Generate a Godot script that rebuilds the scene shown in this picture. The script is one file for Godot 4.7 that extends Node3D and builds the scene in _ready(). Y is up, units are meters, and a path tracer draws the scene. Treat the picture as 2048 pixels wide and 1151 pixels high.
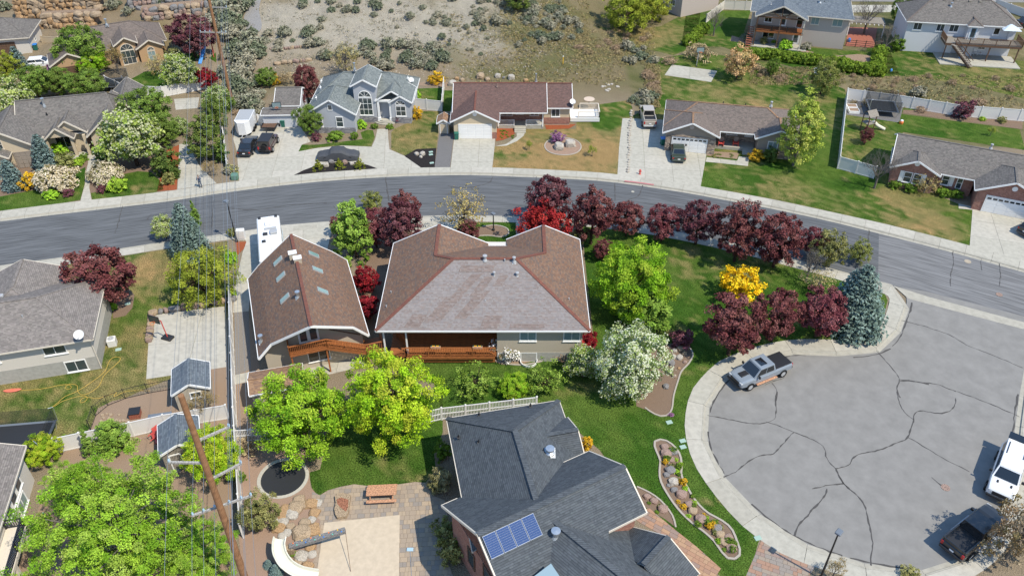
extends Node3D
const CAM_H:=54.0
const FPX:=1640.0
var SP:=sin(deg_to_rad(38.0))
var CP:=cos(deg_to_rad(38.0))
var M:={}
var used:={}
var rng:=RandomNumberGenerator.new()
var nz:=FastNoiseLite.new()
var FR:={"A": [0,0,2.877],"B": [440,0,2.877],"C": [860,0,2.877],"D": [1280,0,2.877],"E": [1640,0,3.598],
	"F": [1640,250,3.598],"G": [0,400,2.877],"H": [0,750,2.871],"I": [450,750,2.871],"J": [850,750,2.871],
	"K": [1250,780,3.102],"L": [1600,780,3.1027],"M": [450,400,3.1975],"N": [740,400,3.198],"O": [1120,360,2.877],"Q": [1380,440,3.198],"X": [0,0,1.0]}
class MB:
	var v:=PackedVector3Array()
	var n:=PackedVector3Array()
	var t:=PackedVector2Array()
	var c:=PackedColorArray()
	var col:=Color.WHITE
	var xf:=Transform3D()
	func raw(a: Vector3,b: Vector3,d: Vector3,nn: Vector3,ax: Vector3,ay: Vector3) -> void:
		v.append(xf*a); v.append(xf*d); v.append(xf*b)
		var m:=(xf.basis*nn).normalized()
		n.append(m); n.append(m); n.append(m)
		t.append(Vector2(ax.dot(a),ay.dot(a))); t.append(Vector2(ax.dot(d),ay.dot(d))); t.append(Vector2(ax.dot(b),ay.dot(b)))
		c.append(col); c.append(col); c.append(col)
	func face(p: Array) -> void:
		var nn:=Vector3.ZERO
		for i in p.size():
			var a: Vector3=p[i]
			var b: Vector3=p[(i+1) % p.size()]
			nn+=(a - p[0]).cross(b - p[0])
		if nn.length()<1e-9: return
		nn=nn.normalized()
		var ax:=Vector3.UP.cross(nn)
		ax=Vector3.RIGHT if ax.length()<.05 else ax.normalized()
		var ay:=nn.cross(ax)
		for i in range(1,p.size() - 1): raw(p[0],p[i],p[i+1],nn,ax,ay)
	func up(p: Array) -> void:
		var nn:=Vector3.ZERO
		for i in p.size(): nn+=(p[i] - p[0]).cross(p[(i+1) % p.size()] - p[0])
		if nn.y<0:
			p=p.duplicate(); p.reverse()
		face(p)
	func down(p: Array) -> void:
		var nn:=Vector3.ZERO
		for i in p.size(): nn+=(p[i] - p[0]).cross(p[(i+1) % p.size()] - p[0])
		if nn.y>0:
			p=p.duplicate(); p.reverse()
		face(p)
	func hexa(q: Array) -> void:
		face([q[3],q[2],q[1],q[0]]); face([q[4],q[5],q[6],q[7]])
		for i in 4:
			var j:=(i+1) % 4
			face([q[i],q[j],q[4+j],q[4+i]])
	func box(ce: Vector3,s: Vector3,b:=Basis()) -> void:
		var h:=s*.5
		var q:=[]
		for y in [-h.y,h.y]:
			for k in [[-1,1],[1,1],[1,-1],[-1,-1]]:
				q.append(ce+b*Vector3(k[0]*h.x,y,k[1]*h.z))
		hexa(q)
	func cbox(ce: Vector3,s: Vector3,r: float,b:=Basis()) -> void:
		var h:=s*.5
		var base:=[]
		for k in [[-1,1,1,0],[-1,1,0,1],[1,1,0,1],[1,1,1,0],[1,-1,1,0],[1,-1,0,1],[-1,-1,0,1],[-1,-1,1,0]]:
			base.append(Vector2(k[0]*(h.x - r*(1 - k[2])),k[1]*(h.z - r*(1 - k[3]))))
		var rings:=[]
		for e in [[-h.y,.0],[h.y - r,.0],[h.y,r]]:
			var ring:=[]
			for p in base:
				var f:=Vector2(1 - e[1]/maxf(h.x,.01),1 - e[1]/maxf(h.z,.01))
				ring.append(ce+b*Vector3(p.x*f.x,e[0],p.y*f.y))
			rings.append(ring)
		for k in 2: loft(rings[k],rings[k+1])
		var top: Array=rings[2]
		face(top)
		var bot: Array=rings[0].duplicate(); bot.reverse(); face(bot)
	func loft(a: Array,b: Array) -> void:
		var m:=a.size()
		for i in m:
			var j:=(i+1) % m
			face([a[i],a[j],b[j],b[i]])
	func beam(a: Vector3,b: Vector3,w: float,h: float) -> void:
		var d:=b - a
		var l:=d.length()
		if l<1e-4: return
		d /= l
		var s:=d.cross(Vector3.UP)
		s=Vector3.RIGHT if s.length()<.01 else s.normalized()
		var u:=s.cross(d)
		box((a+b)*.5,Vector3(l,h,w),Basis(d,u,s))
	func tube(path: Array,r: Array,k:=6,cap:=true) -> void:
		var prev:=[]
		var m:=path.size()
		var s0:=Vector3.ZERO
		for i in m:
			var d: Vector3=(path[mini(i+1,m - 1)] - path[maxi(i - 1,0)]).normalized()
			if s0==Vector3.ZERO:
				s0=d.cross(Vector3.UP)
				if s0.length()<.05: s0=Vector3.RIGHT
			s0=(s0 - d*s0.dot(d)).normalized()
			var u:=d.cross(s0)
			var ring:=[]
			var rr: float=r[mini(i,r.size() - 1)]
			for q in k:
				var an:=TAU*q/k
				ring.append(path[i]+(s0*cos(an)+u*sin(an))*rr)
			if prev.size()>0: loft(prev,ring)
			elif cap:
				var rv:=ring.duplicate(); rv.reverse(); face(rv)
			prev=ring
		if cap: face(prev)
	func lathe(prof: Array,k:=12,o:=Vector3.ZERO,b:=Basis()) -> void:
		var prev:=[]
		for p in prof:
			var ring:=[]
			for q in k:
				var an:=-TAU*q/k
				ring.append(o+b*Vector3(cos(an)*p.x,p.y,sin(an)*p.x))
			if prev.size()>0: loft(prev,ring)
			prev=ring
	func cyl(a: Vector3,b: Vector3,r: float,k:=10) -> void: tube([a,b],[r,r],k)
	func prism(poly: PackedVector2Array,y0: float,y1: float,sides:=true) -> void:
		var idx:=Geometry2D.triangulate_polygon(poly)
		for i in range(0,idx.size(),3):
			var a:=poly[idx[i]]
			var b:=poly[idx[i+1]]
			var d:=poly[idx[i+2]]
			up([Vector3(a.x,y1,a.y),Vector3(b.x,y1,b.y),Vector3(d.x,y1,d.y)])
		if sides:
			var cw:=Geometry2D.is_polygon_clockwise(poly)
			for i in poly.size():
				var a:=poly[i]
				var b:=poly[(i+1) % poly.size()]
				var f:=[Vector3(a.x,y0,a.y),Vector3(b.x,y0,b.y),Vector3(b.x,y1,b.y),Vector3(a.x,y1,a.y)]
				if not cw: f.reverse()
				face(f)
	func mesh() -> ArrayMesh:
		var m:=ArrayMesh.new()
		if v.size()==0: return m
		var a:=[]
		a.resize(Mesh.ARRAY_MAX)
		a[Mesh.ARRAY_VERTEX]=v; a[Mesh.ARRAY_NORMAL]=n; a[Mesh.ARRAY_TEX_UV]=t; a[Mesh.ARRAY_COLOR]=c
		m.add_surface_from_arrays(Mesh.PRIMITIVE_TRIANGLES,a)
		return m
func hill(x: float,z: float) -> float:
	var d:=-z
	var s:=smoothstep(24.0,.0,x)*smoothstep(-92.0,-60.0,x)
	var toe:=121.0+.00*x
	var q:=maxf(.0,d - toe)
	var h:=.23*q*q/(q+7.0)
	return minf(h,14.0+.02*q)*s
func P(u: float,v: float,h:=.0) -> Vector3:
	var x:=(u - 1024.0)/FPX
	var y:=(v - 575.5)/FPX
	var fz:=CP - y*SP
	var fy:=-SP - y*CP
	var t:=(h - CAM_H)/fy
	if v<215.0:
		for i in 24: t=lerpf(t,(h+hill(x*t,-t*fz) - CAM_H)/fy,.8)
	return Vector3(x*t,CAM_H+fy*t,-t*fz)
func PX(k: String,arr: Array) -> PackedVector2Array:
	var f: Array=FR[k]
	var o:=PackedVector2Array()
	for i in range(0,arr.size(),2):
		var p:=P(f[0]+arr[i]/f[2],f[1]+arr[i+1]/f[2])
		o.append(Vector2(p.x,p.z))
	return o
func PZ(k: String,u: float,v: float,h:=.0) -> Vector3:
	var f: Array=FR[k]
	return P(f[0]+u/f[2],f[1]+v/f[2],h)
func ppm(p: Vector3) -> float:
	return FPX/(-p.z*CP+(CAM_H - p.y)*SP)
func nm(called: String) -> String:
	var k: int=used.get(called,0)
	used[called]=k+1
	return called if k==0 else "%s_%03d" % [called,k]
func thing(called: String,label: String,category: String,group:="",at:=Vector3.ZERO,turn:=.0) -> Node3D:
	var o:=Node3D.new()
	o.name=nm(called)
	add_child(o)
	o.position=at; o.rotation.y=turn
	meta(o,label,category,group)
	return o
func meta(o: Node,label: String,category: String,group:="") -> void:
	o.set_meta("label",label)
	if category != "": o.set_meta("category",category)
	if group != "": o.set_meta("group",group)
func part(p: Node,called: String,m,mat: Material,at:=Vector3.ZERO,turn:=.0) -> MeshInstance3D:
	var o:=MeshInstance3D.new()
	o.name=called
	o.mesh=m.mesh() if m is MB else m
	o.material_override=mat
	o.position=at; o.rotation.y=turn
	p.add_child(o,true)
	return o
func single(called: String,m,mat: Material,label: String,category: String,group:="",at:=Vector3.ZERO,turn:=.0) -> MeshInstance3D:
	var o:=part(self,nm(called),m,mat,at,turn)
	meta(o,label,category,group)
	return o
func setting(called: String,label: String,m=null,mat: Material=null) -> Node3D:
	var o: Node3D
	if m==null:
		o=Node3D.new(); o.name=nm(called); add_child(o)
	else: o=part(self,nm(called),m,mat)
	o.set_meta("kind","structure"); o.set_meta("label",label)
	return o
func copy(o: Node3D,called: String,label: String,group: String,at: Vector3,turn:=.0,sc:=1.0) -> Node3D:
	var c: Node3D=o.duplicate()
	c.name=nm(called)
	add_child(c)
	c.position=at; c.rotation.y=turn; c.scale=Vector3.ONE*sc
	c.set_meta("label",label)
	if group != "": c.set_meta("group",group)
	return c
func lin(r: float,g: float,b: float) -> Color: return Color(r,g,b).linear_to_srgb()
func ntex(freq: float,octs: int,stops: Array,size:=512,sd:=1,normal:=false,kind:=FastNoiseLite.TYPE_SIMPLEX_SMOOTH) -> NoiseTexture2D:
	var f:=FastNoiseLite.new()
	f.seed=sd; f.noise_type=kind; f.frequency=freq; f.fractal_octaves=octs; f.fractal_gain=.6
	var t:=NoiseTexture2D.new()
	t.width=size; t.height=size; t.seamless=true; t.noise=f
	if normal:
		t.as_normal_map=true; t.bump_strength=6.0
	else:
		var g:=Gradient.new()
		var offs:=PackedFloat32Array()
		var cols:=PackedColorArray()
		for s in stops:
			offs.append(s[0]); cols.append(s[1])
		g.offsets=offs; g.colors=cols
		t.color_ramp=g
	return t
func mat(key: String,c: Color,rough:=.8,tex: Texture2D=null,scale:=1.0,metal:=.0) -> StandardMaterial3D:
	var m:=StandardMaterial3D.new()
	m.albedo_color=c.linear_to_srgb()
	m.roughness=rough; m.metallic=metal
	if rough>=.85: m.metallic_specular=.15
	if tex:
		m.albedo_texture=tex
		m.uv1_scale=Vector3(scale,scale,scale)
	M[key]=m
	return m
func gray(v: float) -> Color: return Color(v,v,v)
func _ready() -> void:
	rng.seed=7
	nz.seed=3; nz.frequency=.05; nz.fractal_octaves=4
	light_and_camera()
	materials()
	ground()
	roads()
	lawns()
	paving()
	houses()
	sheds()
	fences()
	yard_things()
	vehicles()
	poles()
	trees()
	shrubs()
	rocks()
	small_things()
func light_and_camera() -> void:
	var cam:=Camera3D.new()
	cam.name="camera"
	cam.fov=rad_to_deg(2.0*atan(575.5/FPX))
	cam.near=.5; cam.far=3000.0
	cam.position=Vector3(0,CAM_H,0)
	cam.rotation_degrees=Vector3(-38,0,0)
	add_child(cam)
	cam.current=true
	var env:=Environment.new()
	env.background_mode=Environment.BG_SKY
	var sm:=ProceduralSkyMaterial.new()
	sm.sky_top_color=Color(.36,.5,.68); sm.sky_horizon_color=Color(.8,.82,.82); sm.sky_curve=.15
	sm.ground_bottom_color=Color(.3,.28,.24); sm.ground_horizon_color=Color(.6,.64,.68)
	sm.sky_energy_multiplier=1.0
	var sky:=Sky.new()
	sky.sky_material=sm
	env.sky=sky
	env.background_energy_multiplier=1.65
	env.tonemap_mode=Environment.TONE_MAPPER_LINEAR
	env.tonemap_exposure=1.3
	env.sdfgi_enabled=true; env.ssao_enabled=true; env.ssil_enabled=true
	var we:=WorldEnvironment.new()
	we.name="environment"
	we.environment=env
	add_child(we)
	var sun:=DirectionalLight3D.new()
	sun.name="sun"
	sun.light_energy=1.32
	sun.light_color=Color(1.0,.965,.895)
	sun.light_angular_distance=.53
	sun.shadow_enabled=true
	add_child(sun)
	sun.look_at_from_position(Vector3(.54,1.0,.42),Vector3.ZERO)
func shingle(key: String,shades: Array,edge:=.8,rough:=.92) -> void:
	var im:=Image.create(512,512,false,Image.FORMAT_RGB8)
	var r:=RandomNumberGenerator.new()
	r.seed=hash(key)
	for row in 32:
		var x:=-r.randi_range(0,24)
		while x<512:
			var w:=r.randi_range(10,34)
			var c: Color=shades[r.randi() % shades.size()]
			c=c*r.randf_range(.9,1.1)
			c=c.linear_to_srgb()
			var e:=c*edge
			im.fill_rect(Rect2i(x,row*16,w,16),c)
			im.fill_rect(Rect2i(x,row*16+13,w,3),Color(e.r,e.g,e.b))
			x+=w
	for i in 26000:
		var px:=r.randi() % 512
		var py:=r.randi() % 512
		var q:=im.get_pixel(px,py)*r.randf_range(.8,1.22)
		im.set_pixel(px,py,Color(q.r,q.g,q.b))
	im.generate_mipmaps()
	mat(key,Color.WHITE,rough,ImageTexture.create_from_image(im),1.0/5.1)
func brick_tex(key: String,shades: Array,mortar: Color,bw: int,bh: int,tile: float) -> void:
	var im:=Image.create(512,512,false,Image.FORMAT_RGB8)
	var r:=RandomNumberGenerator.new()
	r.seed=hash(key)
	im.fill(mortar.linear_to_srgb())
	for row in 512/bh:
		var x:=-(bw/2)*(row % 2)
		while x<512:
			var c: Color=shades[r.randi() % shades.size()]*r.randf_range(.85,1.12)
			im.fill_rect(Rect2i(x+1,row*bh+1,bw - 2,bh - 2),c.linear_to_srgb())
			x+=bw
	mat(key,Color.WHITE,.9,ImageTexture.create_from_image(im),1.0/tile)
func materials() -> void:
	var grain:=ntex(.05,6,[[.15,gray(.5)],[.5,gray(.76)],[.85,gray(1.0)]],512,4)
	var fine:=ntex(.12,4,[[.2,gray(.78)],[.5,gray(.92)],[.8,gray(1.0)]],512,9)
	var specks:=ntex(.2,3,[[.15,gray(.42)],[.45,gray(.72)],[.62,gray(.8)],[.8,gray(1.0)]],512,21)
	var gm:=mat("grass",Color(1.1,1.1,1.1),.95,grain,1.0/4.3)
	gm.albedo_color=Color.WHITE
	gm.vertex_color_use_as_albedo=true
	gm.normal_enabled=true; gm.normal_texture=ntex(.1,4,[],512,31,true); gm.normal_scale=.8
	var tm:=mat("terrain",Color.WHITE,.97,specks,1.0/5.7)
	tm.vertex_color_use_as_albedo=true
	tm.normal_enabled=true; tm.normal_texture=ntex(.06,5,[],512,32,true); tm.normal_scale=1.0
	var streak:=ntex(.018,5,[[.1,gray(.7)],[.4,gray(.84)],[.55,gray(.89)],[.88,gray(1.0)]],1024,5)
	mat("asphalt",Color(.152,.159,.168),.88,streak,1.0)
	M["asphalt"].uv1_scale=Vector3(.008,.22,1)
	mat("asphalt_old",Color(.225,.225,.228),.9,streak,1.0)
	M["asphalt_old"].uv1_scale=Vector3(.008,.16,1)
	var mott:=ntex(.012,7,[[.1,gray(.91)],[.45,gray(.95)],[.6,gray(.965)],[.9,gray(1.0)]],1024,15)
	mat("asphalt_court",Color(.247,.239,.226),.9,mott,1.0/23.0)
	mat("tar",Color(.075,.07,.066),.8,fine,.6)
	var cm:=ntex(.012,7,[[.1,gray(.9)],[.5,gray(.955)],[.9,gray(1.0)]],512,6)
	mat("concrete",Color(.43,.41,.35),.9,cm,.23)
	mat("concrete_b",Color(.4,.378,.32),.9,cm,.19)
	mat("concrete_c",Color(.46,.435,.375),.9,cm,.21)
	mat("concrete_new",Color(.47,.435,.385),.9,cm,.2)
	mat("concrete_old",Color(.42,.36,.28),.92,cm,.2)
	mat("edging",Color(.45,.405,.345),.9,fine,.4)
	mat("mulch",Color(.36,.255,.185),1.0,specks,.5)
	mat("mulch_pink",Color(.56,.385,.285),1.0,specks,.5)
	mat("mulch_red",Color(.5,.15,.07),1.0,specks,.5)
	mat("mulch_black",Color(.05,.045,.045),1.0,specks,.5)
	mat("dirt",Color(.5,.36,.255),1.0,specks,.3)
	mat("gravel",Color(.4,.36,.32),1.0,specks,.6)
	mat("path_gravel",Color(.42,.41,.4),1.0,specks,.45)
	mat("gravel_strip",Color(.29,.28,.275),1.0,specks,.5)
	for i in 4: mat("paver%d" % i,[Color(.4,.32,.245),Color(.36,.295,.235),Color(.45,.355,.26),Color(.32,.28,.245)][i],.9,fine,.4)
	for i in 4: mat("walk_paver%d" % i,[Color(.45,.27,.18),Color(.4,.25,.18),Color(.48,.31,.2),Color(.34,.25,.21)][i],.9,fine,.4)
	shingle("sh_brown",[Color(.175,.115,.088),Color(.2,.12,.085),Color(.15,.112,.095),Color(.215,.14,.1)])
	shingle("sh_faded",[Color(.225,.2,.193),Color(.235,.212,.205),Color(.215,.182,.17),Color(.226,.207,.204)],.88)
	shingle("sh_mid",[Color(.205,.165,.15),Color(.215,.172,.155),Color(.185,.148,.135),Color(.22,.19,.18)],.88)
	mat("pink_paint",Color(.52,.22,.22),.9,fine,.5)
	mat("hose_yellow",Color(.62,.4,.07),.6)
	mat("net",Color(.03,.035,.04),.8)
	M["net"].transparency=BaseMaterial3D.TRANSPARENCY_ALPHA; M["net"].albedo_color.a=.28; M["net"].cull_mode=BaseMaterial3D.CULL_DISABLED
	mat("coral",Color(.62,.16,.1),.4)
	mat("light_slide",Color(.1,.32,.72),.35)
	mat("canopy",Color(.5,.58,.64),.7)
	mat("skin",Color(.45,.28,.2),.6)
	mat("navy",Color(.05,.07,.11),.9)
	mat("navy_top",Color(.1,.13,.19),.9)
	mat("car_cover",Color(.065,.07,.08),.75,fine,.5)
	mat("headlight",Color(.55,.57,.58),.1)
	mat("tail_light",Color(.42,.02,.02),.25)
	for e in [["paint_grey",Color(.215,.25,.29)],["paint_white",Color(.72,.73,.74)],["paint_black",Color(.012,.013,.015)],["paint_champagne",Color(.38,.34,.29)],["paint_green",Color(.035,.05,.035)],["paint_maroon",Color(.05,.022,.025)]]:
		mat(e[0],e[1],.35)
		M[e[0]].clearcoat_enabled=true; M[e[0]].clearcoat=.8; M[e[0]].clearcoat_roughness=.05
	mat("light_metal",Color(.22,.31,.37),.9)
	shingle("sh_ridge",[Color(.19,.082,.062),Color(.17,.078,.062)])
	shingle("sh_slate",[Color(.086,.097,.109),Color(.091,.103,.115),Color(.076,.086,.097),Color(.098,.11,.122)],.75)
	shingle("sh_grey",[Color(.2,.18,.165),Color(.175,.158,.147),Color(.23,.205,.19)])
	shingle("sh_taupe",[Color(.155,.145,.135),Color(.18,.165,.152),Color(.135,.125,.118)])
	shingle("sh_umber",[Color(.165,.138,.122),Color(.185,.152,.135),Color(.142,.12,.108)])
	shingle("sh_plum",[Color(.14,.09,.08),Color(.155,.098,.086),Color(.122,.082,.074)])
	shingle("sh_green",[Color(.17,.19,.19),Color(.2,.22,.215),Color(.145,.165,.165)])
	shingle("sh_blue",[Color(.13,.155,.18),Color(.155,.18,.205),Color(.115,.135,.16)])
	shingle("sh_tan",[Color(.3,.19,.12),Color(.26,.16,.1),Color(.22,.14,.1)])
	brick_tex("brick_red",[Color(.3,.135,.1),Color(.26,.115,.09),Color(.34,.165,.125)],Color(.36,.31,.27),32,16,3.2)
	brick_tex("stone_veneer",[Color(.36,.28,.21),Color(.28,.22,.18),Color(.44,.36,.28),Color(.22,.18,.16)],Color(.2,.17,.14),40,22,4.0)
	brick_tex("stone_grey",[Color(.26,.26,.27),Color(.2,.2,.22),Color(.34,.33,.33)],Color(.15,.15,.15),40,18,4.0)
	var st:=ntex(.15,4,[[.2,gray(.88)],[.5,gray(.95)],[.8,gray(1.0)]],256,12)
	mat("stucco_tan",Color(.5,.44,.35),.92,st,.5)
	mat("stucco_cream",Color(.6,.5,.36),.92,st,.5)
	mat("stucco_pink",Color(.6,.49,.4),.92,st,.5)
	mat("stucco_orange",Color(.5,.33,.19),.92,st,.5)
	mat("stucco_white",Color(.66,.62,.56),.92,st,.5)
	mat("stucco_grey",Color(.44,.46,.5),.92,st,.5)
	mat("stucco_beige",Color(.5,.44,.4),.92,st,.5)
	mat("stucco_taupe",Color(.33,.285,.24),.92,st,.5)
	mat("siding_blue",Color(.6,.62,.65),.8,st,.5)
	mat("foundation",Color(.4,.39,.36),.95,cm,.4)
	mat("white",Color(.78,.78,.77),.55)
	mat("vinyl",Color(.76,.75,.73),.45,st,.4)
	mat("cream_trim",Color(.62,.56,.47),.7)
	mat("soffit",Color(.55,.52,.47),.8)
	mat("soffit_dark",Color(.12,.09,.07),.9)
	mat("glass",Color(.045,.06,.07),.06); M["glass"].metallic_specular=.8
	mat("glass_pale",Color(.22,.3,.31),.12); M["glass_pale"].metallic_specular=.8
	mat("glass_black",Color(.012,.014,.016),.06); M["glass_black"].metallic_specular=.8
	mat("skylight",Color(.16,.27,.26),.1); M["skylight"].metallic_specular=.8
	var wood:=ntex(.03,5,[[.2,gray(.7)],[.5,gray(.88)],[.8,gray(1.0)]],256,17)
	mat("cedar",Color(.42,.145,.045),.65,wood,1.0); M["cedar"].uv1_scale=Vector3(.2,2.5,1)
	mat("deck_red",Color(.4,.13,.08),.8,wood,.8)
	mat("wood_brown",Color(.16,.09,.055),.8,wood,.8)
	mat("wood_grey",Color(.33,.3,.26),.85,wood,.8)
	mat("pole_wood",Color(.36,.195,.105),.85,wood,1.0); M["pole_wood"].uv1_scale=Vector3(3,.25,1)
	mat("arm_wood",Color(.46,.44,.41),.85,wood,1.0)
	mat("picnic",Color(.62,.33,.19),.7,wood,.8)
	mat("metal",Color(.55,.57,.58),.4,null,1.0,.8)
	mat("metal_dull",Color(.38,.39,.4),.65,null,1.0,.2)
	mat("wire",Color(.22,.25,.28),.5,null,1.0,.4)
	mat("black",Color(.018,.018,.02),.5)
	mat("rubber",Color(.022,.022,.023),.85)
	mat("mesh_black",Color(.022,.024,.028),.7,fine,.5)
	mat("slate_metal",Color(.16,.185,.22),.55,st,.5)
	mat("solar",Color(.045,.082,.195),.6); M["solar"].metallic_specular=.1
	mat("solar_back",Color(.38,.43,.52),.7)
	mat("red_plastic",Color(.55,.075,.065),.5)
	mat("orange",Color(.78,.2,.05),.5)
	mat("yellow",Color(.75,.45,.03),.5)
	mat("green_bin",Color(.015,.13,.095),.5)
	mat("green_box",Color(.1,.2,.15),.6)
	mat("pale_green",Color(.3,.42,.36),.7)
	mat("blue",Color(.03,.19,.55),.5)
	mat("light_blue",Color(.35,.5,.62),.5)
	mat("teal_hose",Color(.1,.45,.36),.5)
	mat("pool_cover",Color(.545,.455,.345),.85,ntex(.02,5,[[.1,gray(.93)],[.5,gray(.965)],[.9,gray(1.0)]],512,23),.15)
	mat("slide",Color(.62,.6,.5),.3)
	mat("bark",Color(.13,.09,.065),.95,specks,1.0)
	mat("bark_grey",Color(.27,.245,.22),.95,specks,1.0)
	mat("leaf",Color.WHITE,.7); M["leaf"].metallic_specular=.3
	M["leaf"].vertex_color_use_as_albedo=true
	M["leaf"].cull_mode=BaseMaterial3D.CULL_DISABLED
	M["leaf"].backlight_enabled=true; M["leaf"].backlight=Color(.42,.46,.16)
	mat("leaf_dark",Color.WHITE,.8); M["leaf_dark"].metallic_specular=.2
	M["leaf_dark"].vertex_color_use_as_albedo=true
	M["leaf_dark"].cull_mode=BaseMaterial3D.CULL_DISABLED
	M["leaf_dark"].backlight_enabled=true; M["leaf_dark"].backlight=Color(.1,.06,.06)
	var rt:=ntex(.03,6,[[.15,gray(.55)],[.4,gray(.8)],[.7,gray(1.0)]],512,41)
	for e in [["rock_sand",Color(.5,.38,.26)],["rock_orange",Color(.52,.34,.19)],["rock_grey",Color(.3,.29,.285)],["rock_white",Color(.58,.53,.46)],["rock_pink",Color(.42,.3,.25)],["rock_red",Color(.42,.19,.12)]]:
		mat(e[0],e[1],.95,rt,.5)
		M[e[0]].normal_enabled=true; M[e[0]].normal_texture=M["terrain"].normal_texture
var rockery: PackedVector2Array
var road_poly: PackedVector2Array
var court_poly: PackedVector2Array
var FAR_KERB:=[-260,474,0,438,243,409,344,397,440,382,512,372.5,614,361,700,354,788,349,870,346.5,952,346,1034,349,1120,352.5,1208,358,1280,367,1372,381,1454,396,1545,413,1640,433,1779,467,1918,503,2048,539,2330,620]
var FAR_BACK:=[-260,457,0,422,160,402,243,393,344,381,440,367,513,358,589,350,670,343,753,338,860,335,952,334.5,1034,336.5,1120,340.5,1208,346,1280,355,1372,368,1454,382,1551,400,1640,419,1779,450,1940,491,2048,521,2330,601]
var NEAR_KERB:=[-260,574,0,532,129,515,313,487,417,473,500,461,562,452,656,444,750,438,843,433,935,432,1031,434,1130,438,1224,446,1300,456,1363,466,1440,482,1530,503,1620,527,1700,548,1783,570]
var NEAR_BACK:=[-260,588,0,545,136,528,313,500,417,485,500,473,562,464,656,455.5,750,449,843,444.5,935,443,1031,445,1130,449.5,1220,458,1294,468,1355,479,1430,495,1520,517,1610,541,1690,563,1770,588]
var COURT_KERB:=[1783,570,1806,581,1815,598,1805,634,1786,676,1755,698,1693,706,1636,702.5,1580,702.5,1530,712,1483,731,1446,757,1421,790,1408,822,1405,858,1414,901,1443,953,1495,1012,1556,1060,1614,1093,1700,1124,1760,1138,1830,1147,1890,1139,1935,1122,1985,1078,2016,1018,2029,973,2038,880,2053,770,2078,668,2110,655]
var COURT_BACK:=[1770,588,1777,592,1780,600,1770,634,1752,663,1718,677,1661,679,1620,678,1586,679,1536,687,1483,703,1439,722,1405,753,1383,782,1372,822,1370,861,1381,909,1405,956,1469,1036,1521,1080,1580,1115,1690,1152,1760,1168,1835,1178,1905,1168,1960,1146,2015,1095,2050,1022,2062,973,2072,880,2087,772,2106,690,2130,675]
func polyline(arr: Array,k:="X") -> PackedVector2Array: return PX(k,arr)
func smooth_line(p: PackedVector2Array,step: float,closed:=false) -> PackedVector2Array:
	var c:=Curve2D.new()
	var m:=p.size()
	for i in m+(1 if closed else 0):
		var a:=p[(i - 1+m) % m] if closed else p[maxi(i - 1,0)]
		var b:=p[(i+1) % m] if closed else p[mini(i+1,m - 1)]
		var q:=p[i % m]
		var tg:=(b - a).normalized()
		c.add_point(q,-tg*q.distance_to(a)*.33,tg*q.distance_to(b)*.33)
	c.bake_interval=.15
	var o:=PackedVector2Array()
	var l:=c.get_baked_length()
	var k:=maxi(2,int(round(l/step)))
	for i in k+(0 if closed else 1): o.append(c.sample_baked(l*i/k))
	return o
func resample(p: PackedVector2Array,k: int) -> PackedVector2Array:
	var s:=smooth_line(p,.4)
	var acc:=[.0]
	for i in range(1,s.size()): acc.append(acc[-1]+s[i].distance_to(s[i - 1]))
	var o:=PackedVector2Array()
	var j:=0
	for i in k+1:
		var tgt: float=acc[-1]*i/k
		while j<s.size() - 2 and acc[j+1]<tgt: j+=1
		var f: float=clampf((tgt - acc[j])/maxf(acc[j+1] - acc[j],1e-6),0,1)
		o.append(s[j].lerp(s[j+1],f))
	return o
func v3(p: Vector2,y:=.0) -> Vector3: return Vector3(p.x,y,p.y)
func nearest_on(p: PackedVector2Array,q: Vector2) -> Vector2:
	var best:=p[0]
	var bd:=1e9
	for i in p.size() - 1:
		var c:=Geometry2D.get_closest_point_to_segment(q,p[i],p[i+1])
		var d:=c.distance_squared_to(q)
		if d<bd:
			bd=d; best=c
	return best
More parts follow.
